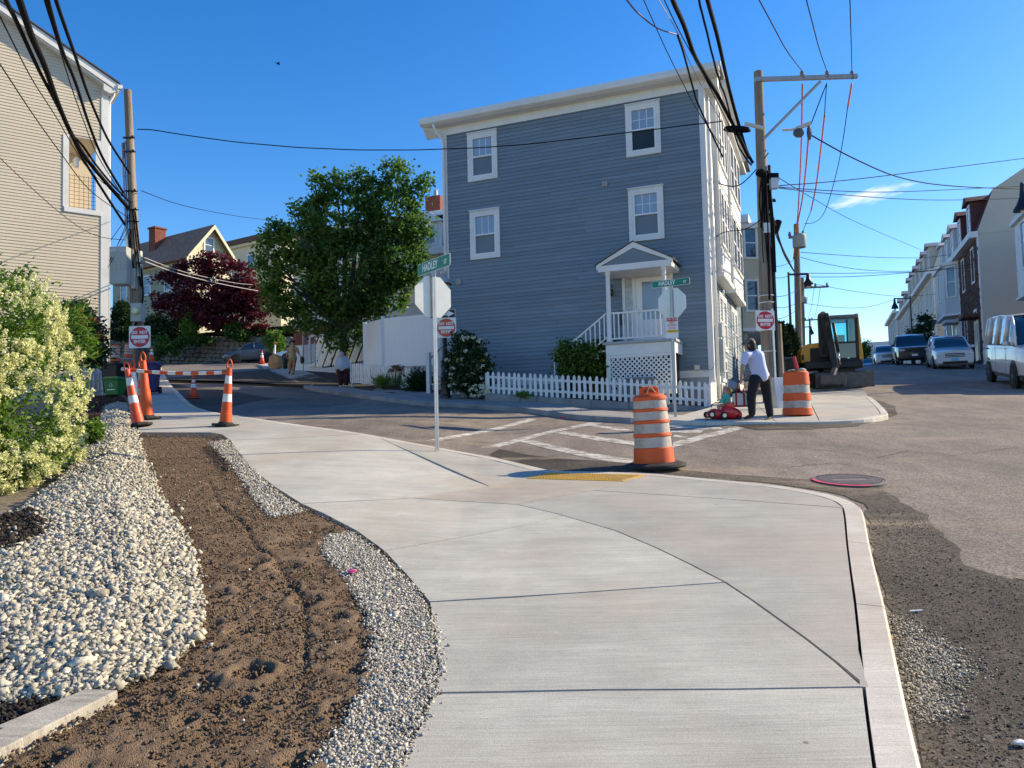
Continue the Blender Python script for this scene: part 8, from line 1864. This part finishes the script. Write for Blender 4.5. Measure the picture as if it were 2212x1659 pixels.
# white passenger van
pf = G(2197, 838, 0, road_z); wb = 3.7; c_, s_ = math.cos(HD), math.sin(HD); x, y = pf.x - c_ * wb / 2 + 0.95 * 0.925, pf.y - s_ * wb / 2 - 0.95 * 0.381; z, pt_ = seat(x, y, HD, wb)
VT = [(-0.5, 1.15), (-0.46, 1.24), (-0.3, 1.32), (-0.28, 1.34), (0.5, 1.34)]; VR = [(-0.31, 1.32), (-0.22, 1.95), (-0.16, 2.2), (0.1, 2.26), (0.46, 2.22), (0.497, 1.4)]
van = car('white passenger van leaving the frame at the right edge', 'van', loc=(x, y, z), rz=HD, pitch=pt_, scale=1.06, L=6.1, W=2.03, top=VT, roof=VR, col_=paint('van_white', (0.68, 0.68, 0.68), 0.3), r=0.40, axles=(0.305, -0.3), zb=0.34, tum=0.86, nm='passenger_van', grille='bars', pillars=(0.27, 0.1, -0.12, -0.34, -0.46), pr=0.085)
for s in (1, -1):
    b = MB(); b.box(-2.9, -1.5, s * 0.93 - 0.02, s * 0.93 + 0.035, 1.33, 1.52) if False else b.box(-2.2, 1.3, s * 1.016 - 0.01, s * 1.016 + 0.008, 0.75, 0.80); b.build('side_moulding', M_PLAST if False else MATS['van_white'], van)
    b = MB(); b.box(-2.85, -1.95, s * 1.0 - 0.01, s * 1.0 + 0.012, 1.16, 1.2); b.build('door_track', M_PLAST, van)

def tint_glass(nm, c):
    m = bpy.data.materials.new(nm); m.use_nodes = True; n, l = m.node_tree.nodes, m.node_tree.links
    t = n.new('ShaderNodeBsdfTransparent'); t.inputs[0].default_value = lin(c); gl = n.new('ShaderNodeBsdfGlossy'); gl.inputs['Roughness'].default_value = 0.03
    mx = n.new('ShaderNodeMixShader'); mx.inputs[0].default_value = 0.12; l.new(t.outputs[0], mx.inputs[1]); l.new(gl.outputs[0], mx.inputs[2]); l.new(mx.outputs[0], n['Material Output'].inputs[0]); return m
# ------------------------------------------------------------------ compact excavator
ex = crop(1700, 720, 6.144); DE = 25.9
p0 = G(*ex(1560, 1240), 0, road_z); eo = Vector((P(*ex(1540, 1200), DE).x, DE + 0.6, 0)); eo.z = road_z(eo.x, eo.y)
xc = thing('compact_excavator', 'yellow and black compact excavator with boom folded in front of its cab', 'excavator', eo, R(-14)); XF = Frame(xc)
M_YEL = mat('machine_yellow', (0.62, 0.31, 0.03), 0.42, 0.08, 2, coat=0.2); M_MDK = mat('machine_black', (0.014, 0.014, 0.016), 0.5, 0.25, 5, dirt=((0.04, 0.037, 0.035), 0.4, 4)); M_STEEL = mat('worn_steel', (0.11, 0.1, 0.095), 0.55, 0.3, 6, metal=0.3); M_EGL = tint_glass('cab_glass_tint', (0.55, 0.9, 0.92))
def e_(x, y, yp=0.0): q = XF.y(*ex(x, y), yp); return q
# tracks and blade
xl, _ = e_(1215, 1000); xr, _ = e_(1985, 1000); hw_ = (xr - xl) / 2; xm = (xl + xr) / 2
for s in (-1, 1):
    cx = xm + s * (hw_ - 0.2); prof = [(-0.95, 0.25), (-0.8, 0.05), (0.8, 0.05), (0.95, 0.25), (0.95, 0.42), (0.8, 0.6), (-0.8, 0.6), (-0.95, 0.42)]
    b = MB(); b.prism([(cx - 0.2, y, z) for y, z in prof], (0.4, 0, 0)); tr = b.build('track', M_TYRE, xc, bevel=0.03)
    for k in range(8): b = MB(); b.box(cx - 0.21, cx + 0.21, -0.985, -0.952, 0.2 + k * 0.035, 0.2 + k * 0.035 + 0.02); b.build('track_lug', M_TYRE, tr)
b = MB(); b.box(xl - 0.02, xr + 0.05, -1.55, -1.47, 0.03, 0.52); b.prism([(xl, -1.47, 0.1), (xr, -1.47, 0.1), (xr, -1.3, 0.25), (xl, -1.3, 0.25)], (0, 0, 0.06)); b.build('dozer_blade', M_STEEL, xc, bevel=0.012)
for s in (-1, 1): b = MB(); b.box(xm + s * 0.4 - 0.05, xm + s * 0.4 + 0.05, -1.48, -0.4, 0.22, 0.36); b.build('blade_arm', M_MDK, xc)
b = MB(); b.box(xm - 0.5, xm + 0.5, -0.6, 0.6, 0.3, 0.72); b.lathe([(0.42, 0.72), (0.42, 0.85)], 18, (xm, 0, 0)); b.build('undercarriage', M_MDK, xc)
# upper body
ca, cz0 = e_(1530, 890, -0.5); cb_, cz1 = e_(1965, 760, -0.5); yl, yz0 = e_(1075, 820, 0.2); _, yz1 = e_(1200, 540, 0.2)
b = MB(); b.box(yl + 0.05, cb_, -0.75, 0.95, cz0 + 0.0, cz1); b.build('upper_frame', M_MDK, xc, bevel=0.04)
yr = yl + (cb_ - yl) * 0.5
b = MB(); b.prism([(yl, -0.15, yz0), (yl, -0.15, yz1 - 0.28), (yl + 0.08, -0.15, yz1 - 0.08), (yl + 0.25, -0.15, yz1), (yr, -0.15, yz1 + 0.05), (yr, -0.15, yz0)], (0, 1.25, 0)); b.build('engine_cover', M_YEL, xc, bevel=0.06)
b = MB(); b.box(yl + 0.3, yr + 0.02, -0.17, -0.151, yz0 + 0.05, yz1 - 0.16); gl = b.build('side_grille', M_MDK, xc)
b = MB(); b.box(yl + 0.02, yl + 0.1, -0.156, -0.1505, yz0 + 0.1, yz0 + 0.3) ; b.build('decal', M_MDK, xc)
# cab
kx0, _ = e_(1480, 300, -0.55); kx1, kz1 = e_(1895, 100, -0.55); _, kz0 = e_(1800, 760, -0.55); zs = kz0 + (kz1 - kz0) * 0.37
b = MB()
for xx in (kx0, kx1 - 0.09):
    for yy in (-0.6, 0.55): b.box(xx, xx + 0.09, yy, yy + 0.09, kz0, kz1 - 0.14)
b.box(kx0, kx1, -0.6, 0.64, kz0 - 0.02, kz0 + 0.06); b.box(kx0 + 0.05, kx1 - 0.05, -0.59, -0.53, zs, zs + 0.06); b.box(kx0, kx1, 0.56, 0.63, zs, zs + 0.06); cabf = b.build('cab_frame', M_MDK, xc)
b = MB(); b.box(kx0 - 0.03, kx1, -0.64, 0.7, kz1 - 0.14, kz1); b.build('cab_roof', mat('cab_grey', (0.12, 0.125, 0.13), 0.5), xc, bevel=0.04)
b = MB(); b.prism([(kx1 + 0.002, -0.62, kz0), (kx1 + 0.13, -0.62, kz0), (kx1 + 0.03, -0.62, kz1 + 0.02), (kx1 - 0.08, -0.62, kz1 + 0.02), (kx1 + 0.002, -0.62, kz1 - 0.15)], (0, 1.3, 0)); b.build('cab_side', M_YEL, xc, bevel=0.02)
b = MB(); b.box(kx0 + 0.09, kx1 - 0.09, -0.575, -0.565, zs + 0.06, kz1 - 0.14); b.build('windscreen', M_EGL, xc)
b = MB(); b.box(kx0 + 0.09, kx1 - 0.09, -0.575, -0.565, kz0 + 0.08, zs); b.build('lower_windscreen', M_CGL, xc)
b = MB(); b.box(kx0 + 0.09, kx1 - 0.09, 0.5, 0.53, kz0 + 0.08, kz1 - 0.15); b.build('rear_window', M_EGL, xc)
b = MB(); b.box(kx0 + 0.3, kx1 - 0.32, -0.62, -0.578, zs + 0.07, zs + 0.42) if False else b.box(kx0 + 0.28, kx1 - 0.3, 0.1, 0.25, kz0 + 0.1, zs + 0.36); b.box(kx0 + 0.24, kx1 - 0.26, -0.35, 0.1, kz0 + 0.1, zs - 0.1); b.build('seat', mat('seat_blue', (0.03, 0.1, 0.13), 0.7), xc, bevel=0.03)
b = MB(); b.box(kx0 + 0.56, kx0 + 0.62, -0.583, -0.5765, zs + 0.06, kz1 - 0.16); b.build('wiper_post', mat('pillar_blue', (0.02, 0.07, 0.09), 0.5), xc)
# boom folded upright, stick and bucket in front
bx0, bz1 = e_(1340, 80, -1.15); bx1, _ = e_(1480, 80, -1.15); sx0, sz0 = e_(1420, 900, -1.15); bw = bx1 - bx0
b = MB(); b.prism([(bx0, -1.05, cz1 + 0.1), (bx0 + bw * 0.75, -1.05, cz1 + 0.1), (bx1, -1.05, bz1 - 0.1), (bx1 - 0.04, -1.05, bz1), (bx0 + 0.03, -1.05, bz1), (bx0, -1.05, bz1 - 0.12)], (0, 0.24, 0)); b.build('boom', M_MDK, xc, bevel=0.03)
b = MB(); b.prism([(bx0 + 0.04, -1.4, bz1 - 0.05), (bx1 - 0.02, -1.4, bz1 - 0.05), (bx1 + 0.2, -1.5, sz0), (bx1 + 0.0, -1.5, sz0)], (0, 0.2, 0)); b.build('stick', M_MDK, xc, bevel=0.03)
b = MB(); b.tube([(bx1 + 0.1, -1.42, bz1 - 0.4), (bx1 + 0.2, -1.5, sz0 + 0.55)], 0.05, 8); b.build('cylinder_barrel', M_MDK, xc, True)
b = MB(); b.tube([(bx1 + 0.2, -1.5, sz0 + 0.55), (bx1 + 0.24, -1.52, sz0 + 0.12)], 0.03, 8); b.build('cylinder_rod', M_CHROME, xc, True)
for k in range(4): b = MB(); xx = bx0 + 0.05 + k * 0.07; b.tube(smooth_line([(xx, -1.15, bz1 - 0.1), (xx + 0.02, -1.48, bz1 - 0.25), (xx + 0.05, -1.46, bz1 - 0.9), (xx + 0.02, -1.2, cz1 + 0.2)], 5), 0.018, 6); b.build('hydraulic_hose', M_TYRE, xc, True)
b = MB(); b.sphere((bx0 + bw * 0.4, -1.3, bz1 - 0.06), (bw * 0.35, 0.12, 0.08), 8, 6); b.build('boom_knuckle', M_STEEL, xc)
ux0, uz1 = e_(1350, 1010, -1.7); ux1, _ = e_(1715, 1010, -1.7)
b = MB(); b.prism([(ux0, -2.0, 0.1), (ux0, -2.05, 0.42), (ux0, -1.85, uz1), (ux0, -1.55, uz1), (ux0, -1.6, 0.3), (ux0, -1.75, 0.06)], (ux1 - ux0, 0, 0)); b.build('bucket', M_STEEL, xc, bevel=0.02)
for k in range(4): b = MB(); xx = ux0 + 0.05 + (ux1 - ux0 - 0.15) * k / 3; b.prism([(xx, -2.0, 0.12), (xx + 0.06, -2.0, 0.12), (xx + 0.03, -2.12, 0.03)], (0, 0, 0.04)); b.build('bucket_tooth', M_STEEL, xc)
b = MB(); b.tube([(bx1 + 0.08, -1.5, sz0), ((ux0 + ux1) / 2, -1.7, uz1 - 0.05)], 0.09, 8); b.build('bucket_link', M_STEEL, xc)
# ------------------------------------------------------------------ people
def organic(nm, segs, m, parent, voxel=0.014, it=6, blobs=()):
    b = MB()
    for p0, p1, r0, r1 in segs:
        p0, p1 = Vector(p0), Vector(p1); d = p1 - p0; L = d.length; M = d.to_track_quat('Z', 'Y').to_matrix() if L > 1e-6 else Matrix.Identity(3)
        prof = [(max(1e-4, r0 * math.cos(a)), r0 * math.sin(a)) for a in np.linspace(-math.pi / 2, 0, 5)] + [(max(1e-4, r1 * math.cos(a)), L + r1 * math.sin(a)) for a in np.linspace(0, math.pi / 2, 5)]
        b.lathe(prof, 12, p0, M)
    for c, r_ in blobs: b.sphere(c, r_, 14, 10)
    o = b.build(nm, m, parent, True)
    md = o.modifiers.new('remesh', 'REMESH'); md.mode = 'VOXEL'; md.voxel_size = voxel; md.use_smooth_shade = True
    sm = o.modifiers.new('smooth', 'SMOOTH'); sm.iterations = it; sm.factor = 0.5
    return o
SKIN = mat('skin', (0.46, 0.24, 0.155), 0.6, 0.06, 6); HAIR_D = mat('dark_hair', (0.015, 0.012, 0.01), 0.6, 0.3, 30); SHIRT_B = mat('pale_blue_shirt', (0.55, 0.58, 0.8), 0.85, 0.05, 3, 0.3, 12); TROUS = mat('black_trousers', (0.014, 0.014, 0.017), 0.85, 0.2, 4, 0.3, 15); SHOE = mat('brown_shoes', (0.022, 0.012, 0.011), 0.7)
def hand(segs, wrist, d, side, k=1.0):
    """palm, four unequal bent fingers and a thumb appended to segs"""
    d = Vector(d).normalized(); s = Vector(side).normalized(); n = d.cross(s)
    palm = wrist + d * 0.045 * k; segs.append((wrist, wrist + d * 0.08 * k, 0.026 * k, 0.03 * k))
    for i, ln in enumerate((0.055, 0.065, 0.06, 0.048)):
        a = wrist + d * 0.085 * k + s * (i - 1.5) * 0.019 * k; m_ = a + d * ln * 0.6 * k; segs.append((a, m_, 0.0095 * k, 0.009 * k)); segs.append((m_, m_ + (d * 0.5 - n * 0.8).normalized() * ln * 0.55 * k, 0.009 * k, 0.008 * k))
    t = wrist + d * 0.03 * k - s * 0.03 * k; segs.append((t, t + (d * 0.6 - s * 0.7).normalized() * 0.05 * k, 0.012 * k, 0.01 * k))
cm = crop(1450, 750, 3.403); DM = 16.1
mo = G(*cm(1120, 795)); DM = mo.y
man = thing('person', 'man in pale blue shirt, black trousers and cap pushing a red toddler car', 'person', (mo.x, mo.y, mo.z)); MO = Vector(man.location)
def mp_(x, y, dd=0.0): return P(*cm(x, y), DM + dd) - MO
neck, head = mp_(1062, 245, 0.0), mp_(1045, 200, -0.02); chest = mp_(1095, 300); waist = mp_(1128, 440); hipL, hipR = mp_(1088, 475, -0.08), mp_(1165, 475, 0.08)
shL, shR = mp_(1015, 282, -0.14), mp_(1128, 280, 0.16); elL = mp_(985, 378, -0.2); wrL = mp_(978, 462, -0.22); elR = mp_(1090, 395, 0.2); wrR = mp_(1010, 462, 0.05)
knL, anL, toL = mp_(1058, 612, -0.1), mp_(1064, 752, -0.05), mp_(1018, 780, -0.08); knR, anR, toR = mp_(1188, 615, 0.12), mp_(1208, 762, 0.1), mp_(1190, 797, -0.02)
sg = [(neck, head, 0.055, 0.07), (shL, elL, 0.048, 0.042), (elL, wrL, 0.04, 0.028), (shR, elR, 0.048, 0.042), (elR, wrR, 0.04, 0.028), (neck, chest, 0.06, 0.12), (chest, waist, 0.12, 0.11), (shL, shR, 0.05, 0.05), (hipL, knL, 0.075, 0.055), (knL, anL, 0.052, 0.036), (hipR, knR, 0.075, 0.055), (knR, anR, 0.052, 0.036), (hipL, hipR, 0.08, 0.08)]
hand(sg, wrL, (wrL - elL), (0.6, 0.7, 0), 0.95); hand(sg, wrR, (wrR - elR), (0.6, 0.7, 0), 0.95)
fwd = Vector((-0.86, 0.5, -0.1)).normalized()
sg += [(head + fwd * 0.085 - Vector((0, 0, 0.02)), head + fwd * 0.105 - Vector((0, 0, 0.035)), 0.014, 0.017)]
organic('body', sg, SKIN, man, 0.01, 4, [(head, (0.085, 0.095, 0.115)), (head + fwd * 0.02 - Vector((0, 0, 0.045)), (0.07, 0.07, 0.075)), (head + Vector((0.06, 0.05, -0.015)), (0.02, 0.025, 0.033)), (head + Vector((-0.04, -0.09, -0.02)), (0.025, 0.015, 0.033))])
organic('hair', [(head + Vector((0.025, -0.035, 0.02)), head + Vector((0.035, -0.045, -0.06)), 0.095, 0.08), (head + Vector((0.03, -0.04, -0.05)), neck + Vector((0.03, -0.03, 0.03)), 0.075, 0.055), (head + Vector((-0.03, -0.05, -0.03)), head + Vector((-0.03, -0.05, -0.07)), 0.05, 0.035)], HAIR_D, man, 0.014)
for s_, off in ((1, 0.03), (-1, -0.03)):
    b = MB(); b.sphere(head + fwd * 0.083 + Vector((fwd.y * off, -fwd.x * off, 0.012)), 0.011, 7, 5); b.build('eye', HAIR_D, man)
CAP = mat('taupe_cap', (0.16, 0.12, 0.1), 0.8)
b = MB(); b.lathe([(0.1, 0.0), (0.104, 0.03), (0.09, 0.075), (0.05, 0.105), (0.01, 0.112)], 16, head + Vector((0.005, 0, 0.035))); b.build('cap', CAP, man, True)
b = MB(); br = head + Vector((0, 0, 0.045)); sd = Vector((-fwd.y, fwd.x, 0)); b.prism([br + fwd * 0.07 + sd * 0.085, br + fwd * 0.15 + sd * 0.06, br + fwd * 0.17, br + fwd * 0.15 - sd * 0.06, br + fwd * 0.07 - sd * 0.085], (0, 0, 0.012)); b.build('cap_visor', mat('dark_visor', (0.03, 0.025, 0.025), 0.7), man)
organic('shirt', [(neck + Vector((0, 0, -0.04)), chest, 0.09, 0.175), (chest, mp_(1110, 370), 0.175, 0.17), (mp_(1110, 370), mp_(1130, 440), 0.17, 0.17), (mp_(1095, 442, -0.05), mp_(1162, 440, 0.05), 0.105, 0.105), (shL, mp_(995, 345, -0.17), 0.085, 0.07), (shR, mp_(1110, 345, 0.2), 0.085, 0.07), (shL, shR, 0.09, 0.09)], SHIRT_B, man, 0.014, 5)
organic('trousers', [(mp_(1095, 470, -0.05), mp_(1165, 470, 0.06), 0.12, 0.12), (hipL, knL, 0.125, 0.098), (knL, anL + Vector((0, 0, 0.03)), 0.098, 0.075), (hipR, knR, 0.125, 0.098), (knR, anR + Vector((0, 0, 0.03)), 0.098, 0.075)], TROUS, man, 0.014, 4)
organic('shoe', [(anL - Vector((0, 0, 0.02)), toL, 0.045, 0.035), (toL, toL + (toL - anL) * 0.15, 0.035, 0.03)], SHOE, man, 0.012, 3); organic('shoe', [(anR - Vector((0, 0, 0.02)), toR, 0.045, 0.035), (toR, toR + Vector((-0.06, -0.04, 0)), 0.035, 0.03)], SHOE, man, 0.012, 3)

# red push car
q = G(*cm(840, 790)); DC = q.y
rc_ = thing('toddler_car', 'glossy red plastic toddler push car with silver wheels', 'toy car', q); RQ = Vector(rc_.location)
def rp_(x, y, dd=0.0): return P(*cm(x, y), DC + dd) - RQ
RED = mat('red_plastic', (0.62, 0.012, 0.02), 0.25, 0.05, 2, coat=0.5)
rows = []
for x, zb_, zt_, w in ((703, 770, 745, 0.1), (712, 780, 725, 0.15), (735, 785, 712, 0.17), (765, 786, 700, 0.18), (785, 786, 715, 0.18), (815, 786, 715, 0.18), (835, 786, 670, 0.18), (870, 786, 660, 0.185), (900, 786, 690, 0.185), (940, 788, 705, 0.175), (965, 785, 725, 0.15), (978, 770, 745, 0.1)):
    lo_, hi_ = rp_(x, zb_), rp_(x, zt_); h = hi_.z - lo_.z
    half = [(0, 0), (w * 0.85, 0), (w, h * 0.3), (w * 0.96, h * 0.75), (w * 0.7, h * 0.97), (0, h)]; rows.append([(hi_.x, y, lo_.z + z) for y, z in half] + [(hi_.x, -y, lo_.z + z) for y, z in half[-2:0:-1]] + [(hi_.x, 0, lo_.z)])
loft(rows).build('body', RED, rc_, auto=True).modifiers.new('sub', 'SUBSURF').render_levels = 1
b = MB(); a = rp_(832, 668); c = rp_(905, 672); b.prism([(a.x, -0.17, a.z - 0.05), (c.x, -0.17, c.z - 0.1), (c.x, -0.17, c.z + 0.03), (a.x + 0.05, -0.17, a.z + 0.03)], (0, 0.34, 0)); b.build('seat_back', RED, rc_, bevel=0.02)
for x, y, r_ in ((723, 755, 0.072), (823, 762, 0.075), (940, 782, 0.04)):
    c = rp_(x, y)
    for yy in (-0.19, 0.19):
        e = holder('wheel', rc_, (c.x, yy, c.z), 0); b = MB(); b.lathe([(r_ * 0.6, -0.03), (r_, -0.025), (r_, 0.025), (r_ * 0.6, 0.03)], 18, (0, 0, 0), Matrix.Rotation(R(90), 3, 'X')); b.build('tyre', M_TYRE, e)
        if r_ > 0.05: b = MB(); b.lathe([(r_ * 0.58, -0.034), (r_ * 0.58, 0.034)], 12, (0, 0, 0), Matrix.Rotation(R(90), 3, 'X')); b.build('rim', M_RIM, e)
b = MB(); b.tube([rp_(900, 690), rp_(935, 570), rp_(962, 492)], 0.016, 8); b.tube([rp_(962, 492, -0.17), rp_(962, 490, 0.17)], 0.022, 8); b.build('push_handle', M_PLAST, rc_, True)
# child
q2 = Vector((q.x, q.y, q.z)); ch = thing('person', 'small child in teal top with tied fair hair sitting in the red toddler car', 'person', q2)
hd = rp_(866, 568); 
sg = [(rp_(862, 600), hd, 0.035, 0.05), (rp_(862, 605), rp_(865, 660), 0.06, 0.075), (rp_(845, 620, -0.08), rp_(815, 655, -0.09), 0.024, 0.022), (rp_(815, 655, -0.09), rp_(795, 662, -0.06), 0.02, 0.016), (rp_(848, 675, -0.05), rp_(795, 690, -0.06), 0.042, 0.034), (rp_(795, 690, -0.06), rp_(800, 735, -0.1), 0.032, 0.024)]
hand(sg, rp_(795, 662, -0.06), (-1, 0, 0.1), (0, 1, 0), 0.5)
organic('body', sg, SKIN, ch, 0.009, 3, [(hd, (0.075, 0.072, 0.085)), (hd + Vector((-0.075, -0.01, -0.01)), 0.012)])
organic('hair', [(hd + Vector((0.012, 0, 0.012)), hd + Vector((0.03, 0, -0.02)), 0.078, 0.06), (hd + Vector((0.06, 0, 0.05)), hd + Vector((0.085, 0, 0.0)), 0.022, 0.014)], mat('fair_hair', (0.3, 0.15, 0.06), 0.7, 0.3, 40), ch, 0.01, 3)
organic('top', [(rp_(862, 607), rp_(862, 665), 0.075, 0.09), (rp_(848, 618, -0.06), rp_(812, 655, -0.09), 0.042, 0.034), (rp_(870, 615, 0.06), rp_(840, 655, 0.09), 0.04, 0.034)], mat('teal_top', (0.1, 0.48, 0.38), 0.8), ch, 0.01, 3)
# tote bag
tq_ = P(*cm(968, 640), DC - 0.1); tb_ = thing('tote_bag', 'white canvas tote bag with dark red straps hanging from the push handle', 'bag', tq_, R(-8)); TQ = Vector(tq_)
k_ = FD * 1.085 * 3.403 / 1.0 / DC / 1.085; sc_b = DC / (1803 * 3.403)
def tt(x, y): return ((x - 968) * sc_b, -(y - 640) * sc_b)
b = MB(); pts = [tt(912, 588), tt(912, 690), tt(1022, 692), tt(1018, 582)]; b.prism([(p[0], -0.07, p[1]) for p in pts], (0, 0.14, 0)); b.build('bag_body', mat('canvas', (0.6, 0.57, 0.53), 0.85, 0.06, 5), tb_, bevel=0.015)
RB = mat('dark_red_canvas', (0.3, 0.015, 0.03), 0.8)
for x in (935, 995): a, c = tt(x - 7, 585), tt(x + 7, 690); b = MB(); b.box(a[0], c[0], -0.075, -0.0705, c[1], a[1]); b.build('strap', RB, tb_)
a, c = tt(912, 680), tt(1022, 693); b = MB(); b.box(a[0] - 0.003, c[0] + 0.003, -0.078, 0.078, c[1] - 0.002, a[1]); b.build('bag_base', RB, tb_)
b = MB(); b.tube([(*tt(938, 590), 0)[:1] + (-0.07,) + (tt(938, 590)[1],), (tt(958, 495)[0], -0.02, tt(958, 495)[1]), (tt(975, 588)[0], -0.07, tt(975, 588)[1])], 0.012, 6); b.tube([(tt(985, 590)[0], -0.07, tt(985, 590)[1]), (tt(1012, 500)[0], -0.02, tt(1012, 500)[1]), (tt(1015, 588)[0], -0.07, tt(1015, 588)[1])], 0.012, 6); b.build('handle', RB, tb_, True)

# walking man in khaki
kq = G(*cf(545, 428)); kh = thing('person', 'man in khaki clothes and navy cap walking down the pavement with a black bag', 'person', kq); KQ = Vector(kq); DK = kq.y
def kp(x, y, dd=0.0): return P(*cf(x, y), DK + dd) - KQ
KHA = mat('khaki_shirt', (0.36, 0.31, 0.2), 0.85, 0.08, 4); KHT = mat('khaki_trousers', (0.33, 0.25, 0.15), 0.85, 0.08, 4)
hd = kp(562, 105); sg = [(kp(560, 145), hd, 0.06, 0.07), (kp(515, 168), kp(500, 220, -0.05), 0.05, 0.045), (kp(500, 220, -0.05), kp(488, 258, -0.1), 0.042, 0.03), (kp(602, 168), kp(620, 215), 0.05, 0.045), (kp(620, 215), kp(637, 238, -0.1), 0.042, 0.03), (kp(560, 150), kp(555, 260), 0.11, 0.11), (kp(535, 270), kp(530, 395), 0.075, 0.05), (kp(575, 270), kp(563, 410), 0.075, 0.05)]
hand(sg, kp(488, 258, -0.1), (-0.2, 0, -1), (0, 1, 0)); hand(sg, kp(637, 238, -0.1), (0.3, 0, -1), (0, 1, 0))
organic('body', sg, SKIN, kh, 0.016, 3, [(hd, (0.09, 0.1, 0.125)), (hd + Vector((0.01, -0.1, -0.02)), 0.02), (hd + Vector((0.09, 0, -0.01)), (0.02, 0.02, 0.035)), (hd + Vector((-0.09, 0, -0.01)), (0.02, 0.02, 0.035))])
organic('shirt', [(kp(558, 150), kp(555, 255), 0.15, 0.165), (kp(535, 250), kp(575, 250), 0.12, 0.12), (kp(520, 165), kp(504, 205, -0.03), 0.085, 0.07), (kp(600, 165), kp(614, 205), 0.085, 0.07), (kp(525, 165), kp(597, 165), 0.09, 0.09)], KHA, kh, 0.02, 4)
organic('trousers', [(kp(535, 268), kp(575, 268), 0.13, 0.13), (kp(535, 275), kp(528, 340, -0.08), 0.115, 0.085), (kp(528, 340, -0.08), kp(526, 400), 0.085, 0.065), (kp(575, 275), kp(570, 345, 0.08), 0.115, 0.085), (kp(570, 345, 0.08), kp(562, 415), 0.085, 0.065)], KHT, kh, 0.02, 3)
for x, y in ((526, 412), (562, 430)): organic('shoe', [(kp(x, y), kp(x - 3, y + 6, -0.18), 0.05, 0.045)], SHOE, kh, 0.016, 2)
b = MB(); b.lathe([(0.112, 0.0), (0.112, 0.04), (0.08, 0.1), (0.01, 0.12)], 14, hd + Vector((0, 0, 0.035))); b.prism([hd + Vector((-0.08, -0.09, 0.04)), hd + Vector((0.08, -0.09, 0.04)), hd + Vector((0.05, -0.2, 0.03)), hd + Vector((-0.05, -0.2, 0.03))], (0, 0, 0.015)); b.build('cap', mat('navy_cap', (0.012, 0.018, 0.05), 0.7), kh, True)
bq_ = kp(478, 320, -0.12) + KQ; crumple('carrier_bag', 'black carrier bag hanging from the hand of the man in khaki', 'bag', bq_, (0.13, 0.12, 0.32), M_BIN_K, 12, 2, 0.3)
bq_ = kp(655, 285, -0.12) + KQ; crumple('carrier_bag', 'small dark bag in the other hand of the man in khaki', 'bag', bq_, (0.1, 0.1, 0.2), M_BIN_K, 13, 2, 0.3)
# stooping person
oq = G(*cf(1085, 560)); od = thing('person', 'stooping white-haired person in light grey jumper and maroon trousers beside the picket fence', 'person', oq); OQ = Vector(oq); DO = oq.y
def op(x, y, dd=0.0): return P(*cf(x, y), DO + dd) - OQ
k_s = DO / 28.0
GREYJ = mat('grey_jumper', (0.42, 0.44, 0.48), 0.9, 0.08, 5); MAR = mat('maroon_trousers', (0.05, 0.008, 0.014), 0.85)
hd = op(1060, 226, 0.05); sg = [(op(1068, 260, 0.2), hd, 0.05 * k_s, 0.07 * k_s), (op(1030, 285, 0.1), op(1008, 345), 0.045 * k_s, 0.04 * k_s), (op(1008, 345), op(1012, 398, 0.05), 0.04 * k_s, 0.028 * k_s), (op(1120, 285, 0.1), op(1140, 345), 0.045 * k_s, 0.04 * k_s), (op(1140, 345), op(1142, 390, 0.05), 0.04 * k_s, 0.028 * k_s), (op(1070, 270, 0.15), op(1080, 370), 0.12 * k_s, 0.13 * k_s), (op(1050, 385), op(1052, 530), 0.08 * k_s, 0.05 * k_s), (op(1110, 385), op(1112, 530), 0.08 * k_s, 0.05 * k_s)]
hand(sg, op(1012, 398, 0.05), (0, 0.2, -1), (1, 0, 0), k_s * 0.9); hand(sg, op(1142, 390, 0.05), (0, 0.2, -1), (1, 0, 0), k_s * 0.9)
organic('body', sg, SKIN, od, 0.016, 3, [(hd, (0.085 * k_s, 0.09 * k_s, 0.11 * k_s))])
organic('hair', [(hd + Vector((0, -0.02, 0.02)), hd + Vector((0, -0.03, -0.02)), 0.1 * k_s, 0.085 * k_s)], mat('white_hair', (0.45, 0.44, 0.43), 0.8, 0.2, 30), od, 0.016, 2)
organic('jumper', [(op(1068, 275, 0.15), op(1075, 360), 0.17 * k_s, 0.2 * k_s), (op(1045, 355), op(1110, 355), 0.16 * k_s, 0.16 * k_s), (op(1030, 282, 0.1), op(1008, 345), 0.085 * k_s, 0.07 * k_s), (op(1008, 345), op(1011, 388, 0.04), 0.065 * k_s, 0.05 * k_s), (op(1118, 282, 0.1), op(1140, 345), 0.085 * k_s, 0.07 * k_s), (op(1140, 345), op(1142, 380, 0.04), 0.065 * k_s, 0.05 * k_s), (op(1035, 280, 0.12), op(1115, 280, 0.12), 0.1 * k_s, 0.1 * k_s)], GREYJ, od, 0.02, 4)
organic('trousers', [(op(1055, 385), op(1110, 385), 0.155 * k_s, 0.155 * k_s), (op(1052, 400), op(1054, 530), 0.125 * k_s, 0.085 * k_s), (op(1112, 400), op(1112, 528), 0.125 * k_s, 0.085 * k_s)], MAR, od, 0.02, 3)
for x, y in ((1055, 552), (1115, 550)): organic('shoe', [(op(x, y), op(x, y - 8, 0.16), 0.055 * k_s, 0.045 * k_s)], M_SIGNB, od, 0.016, 2)
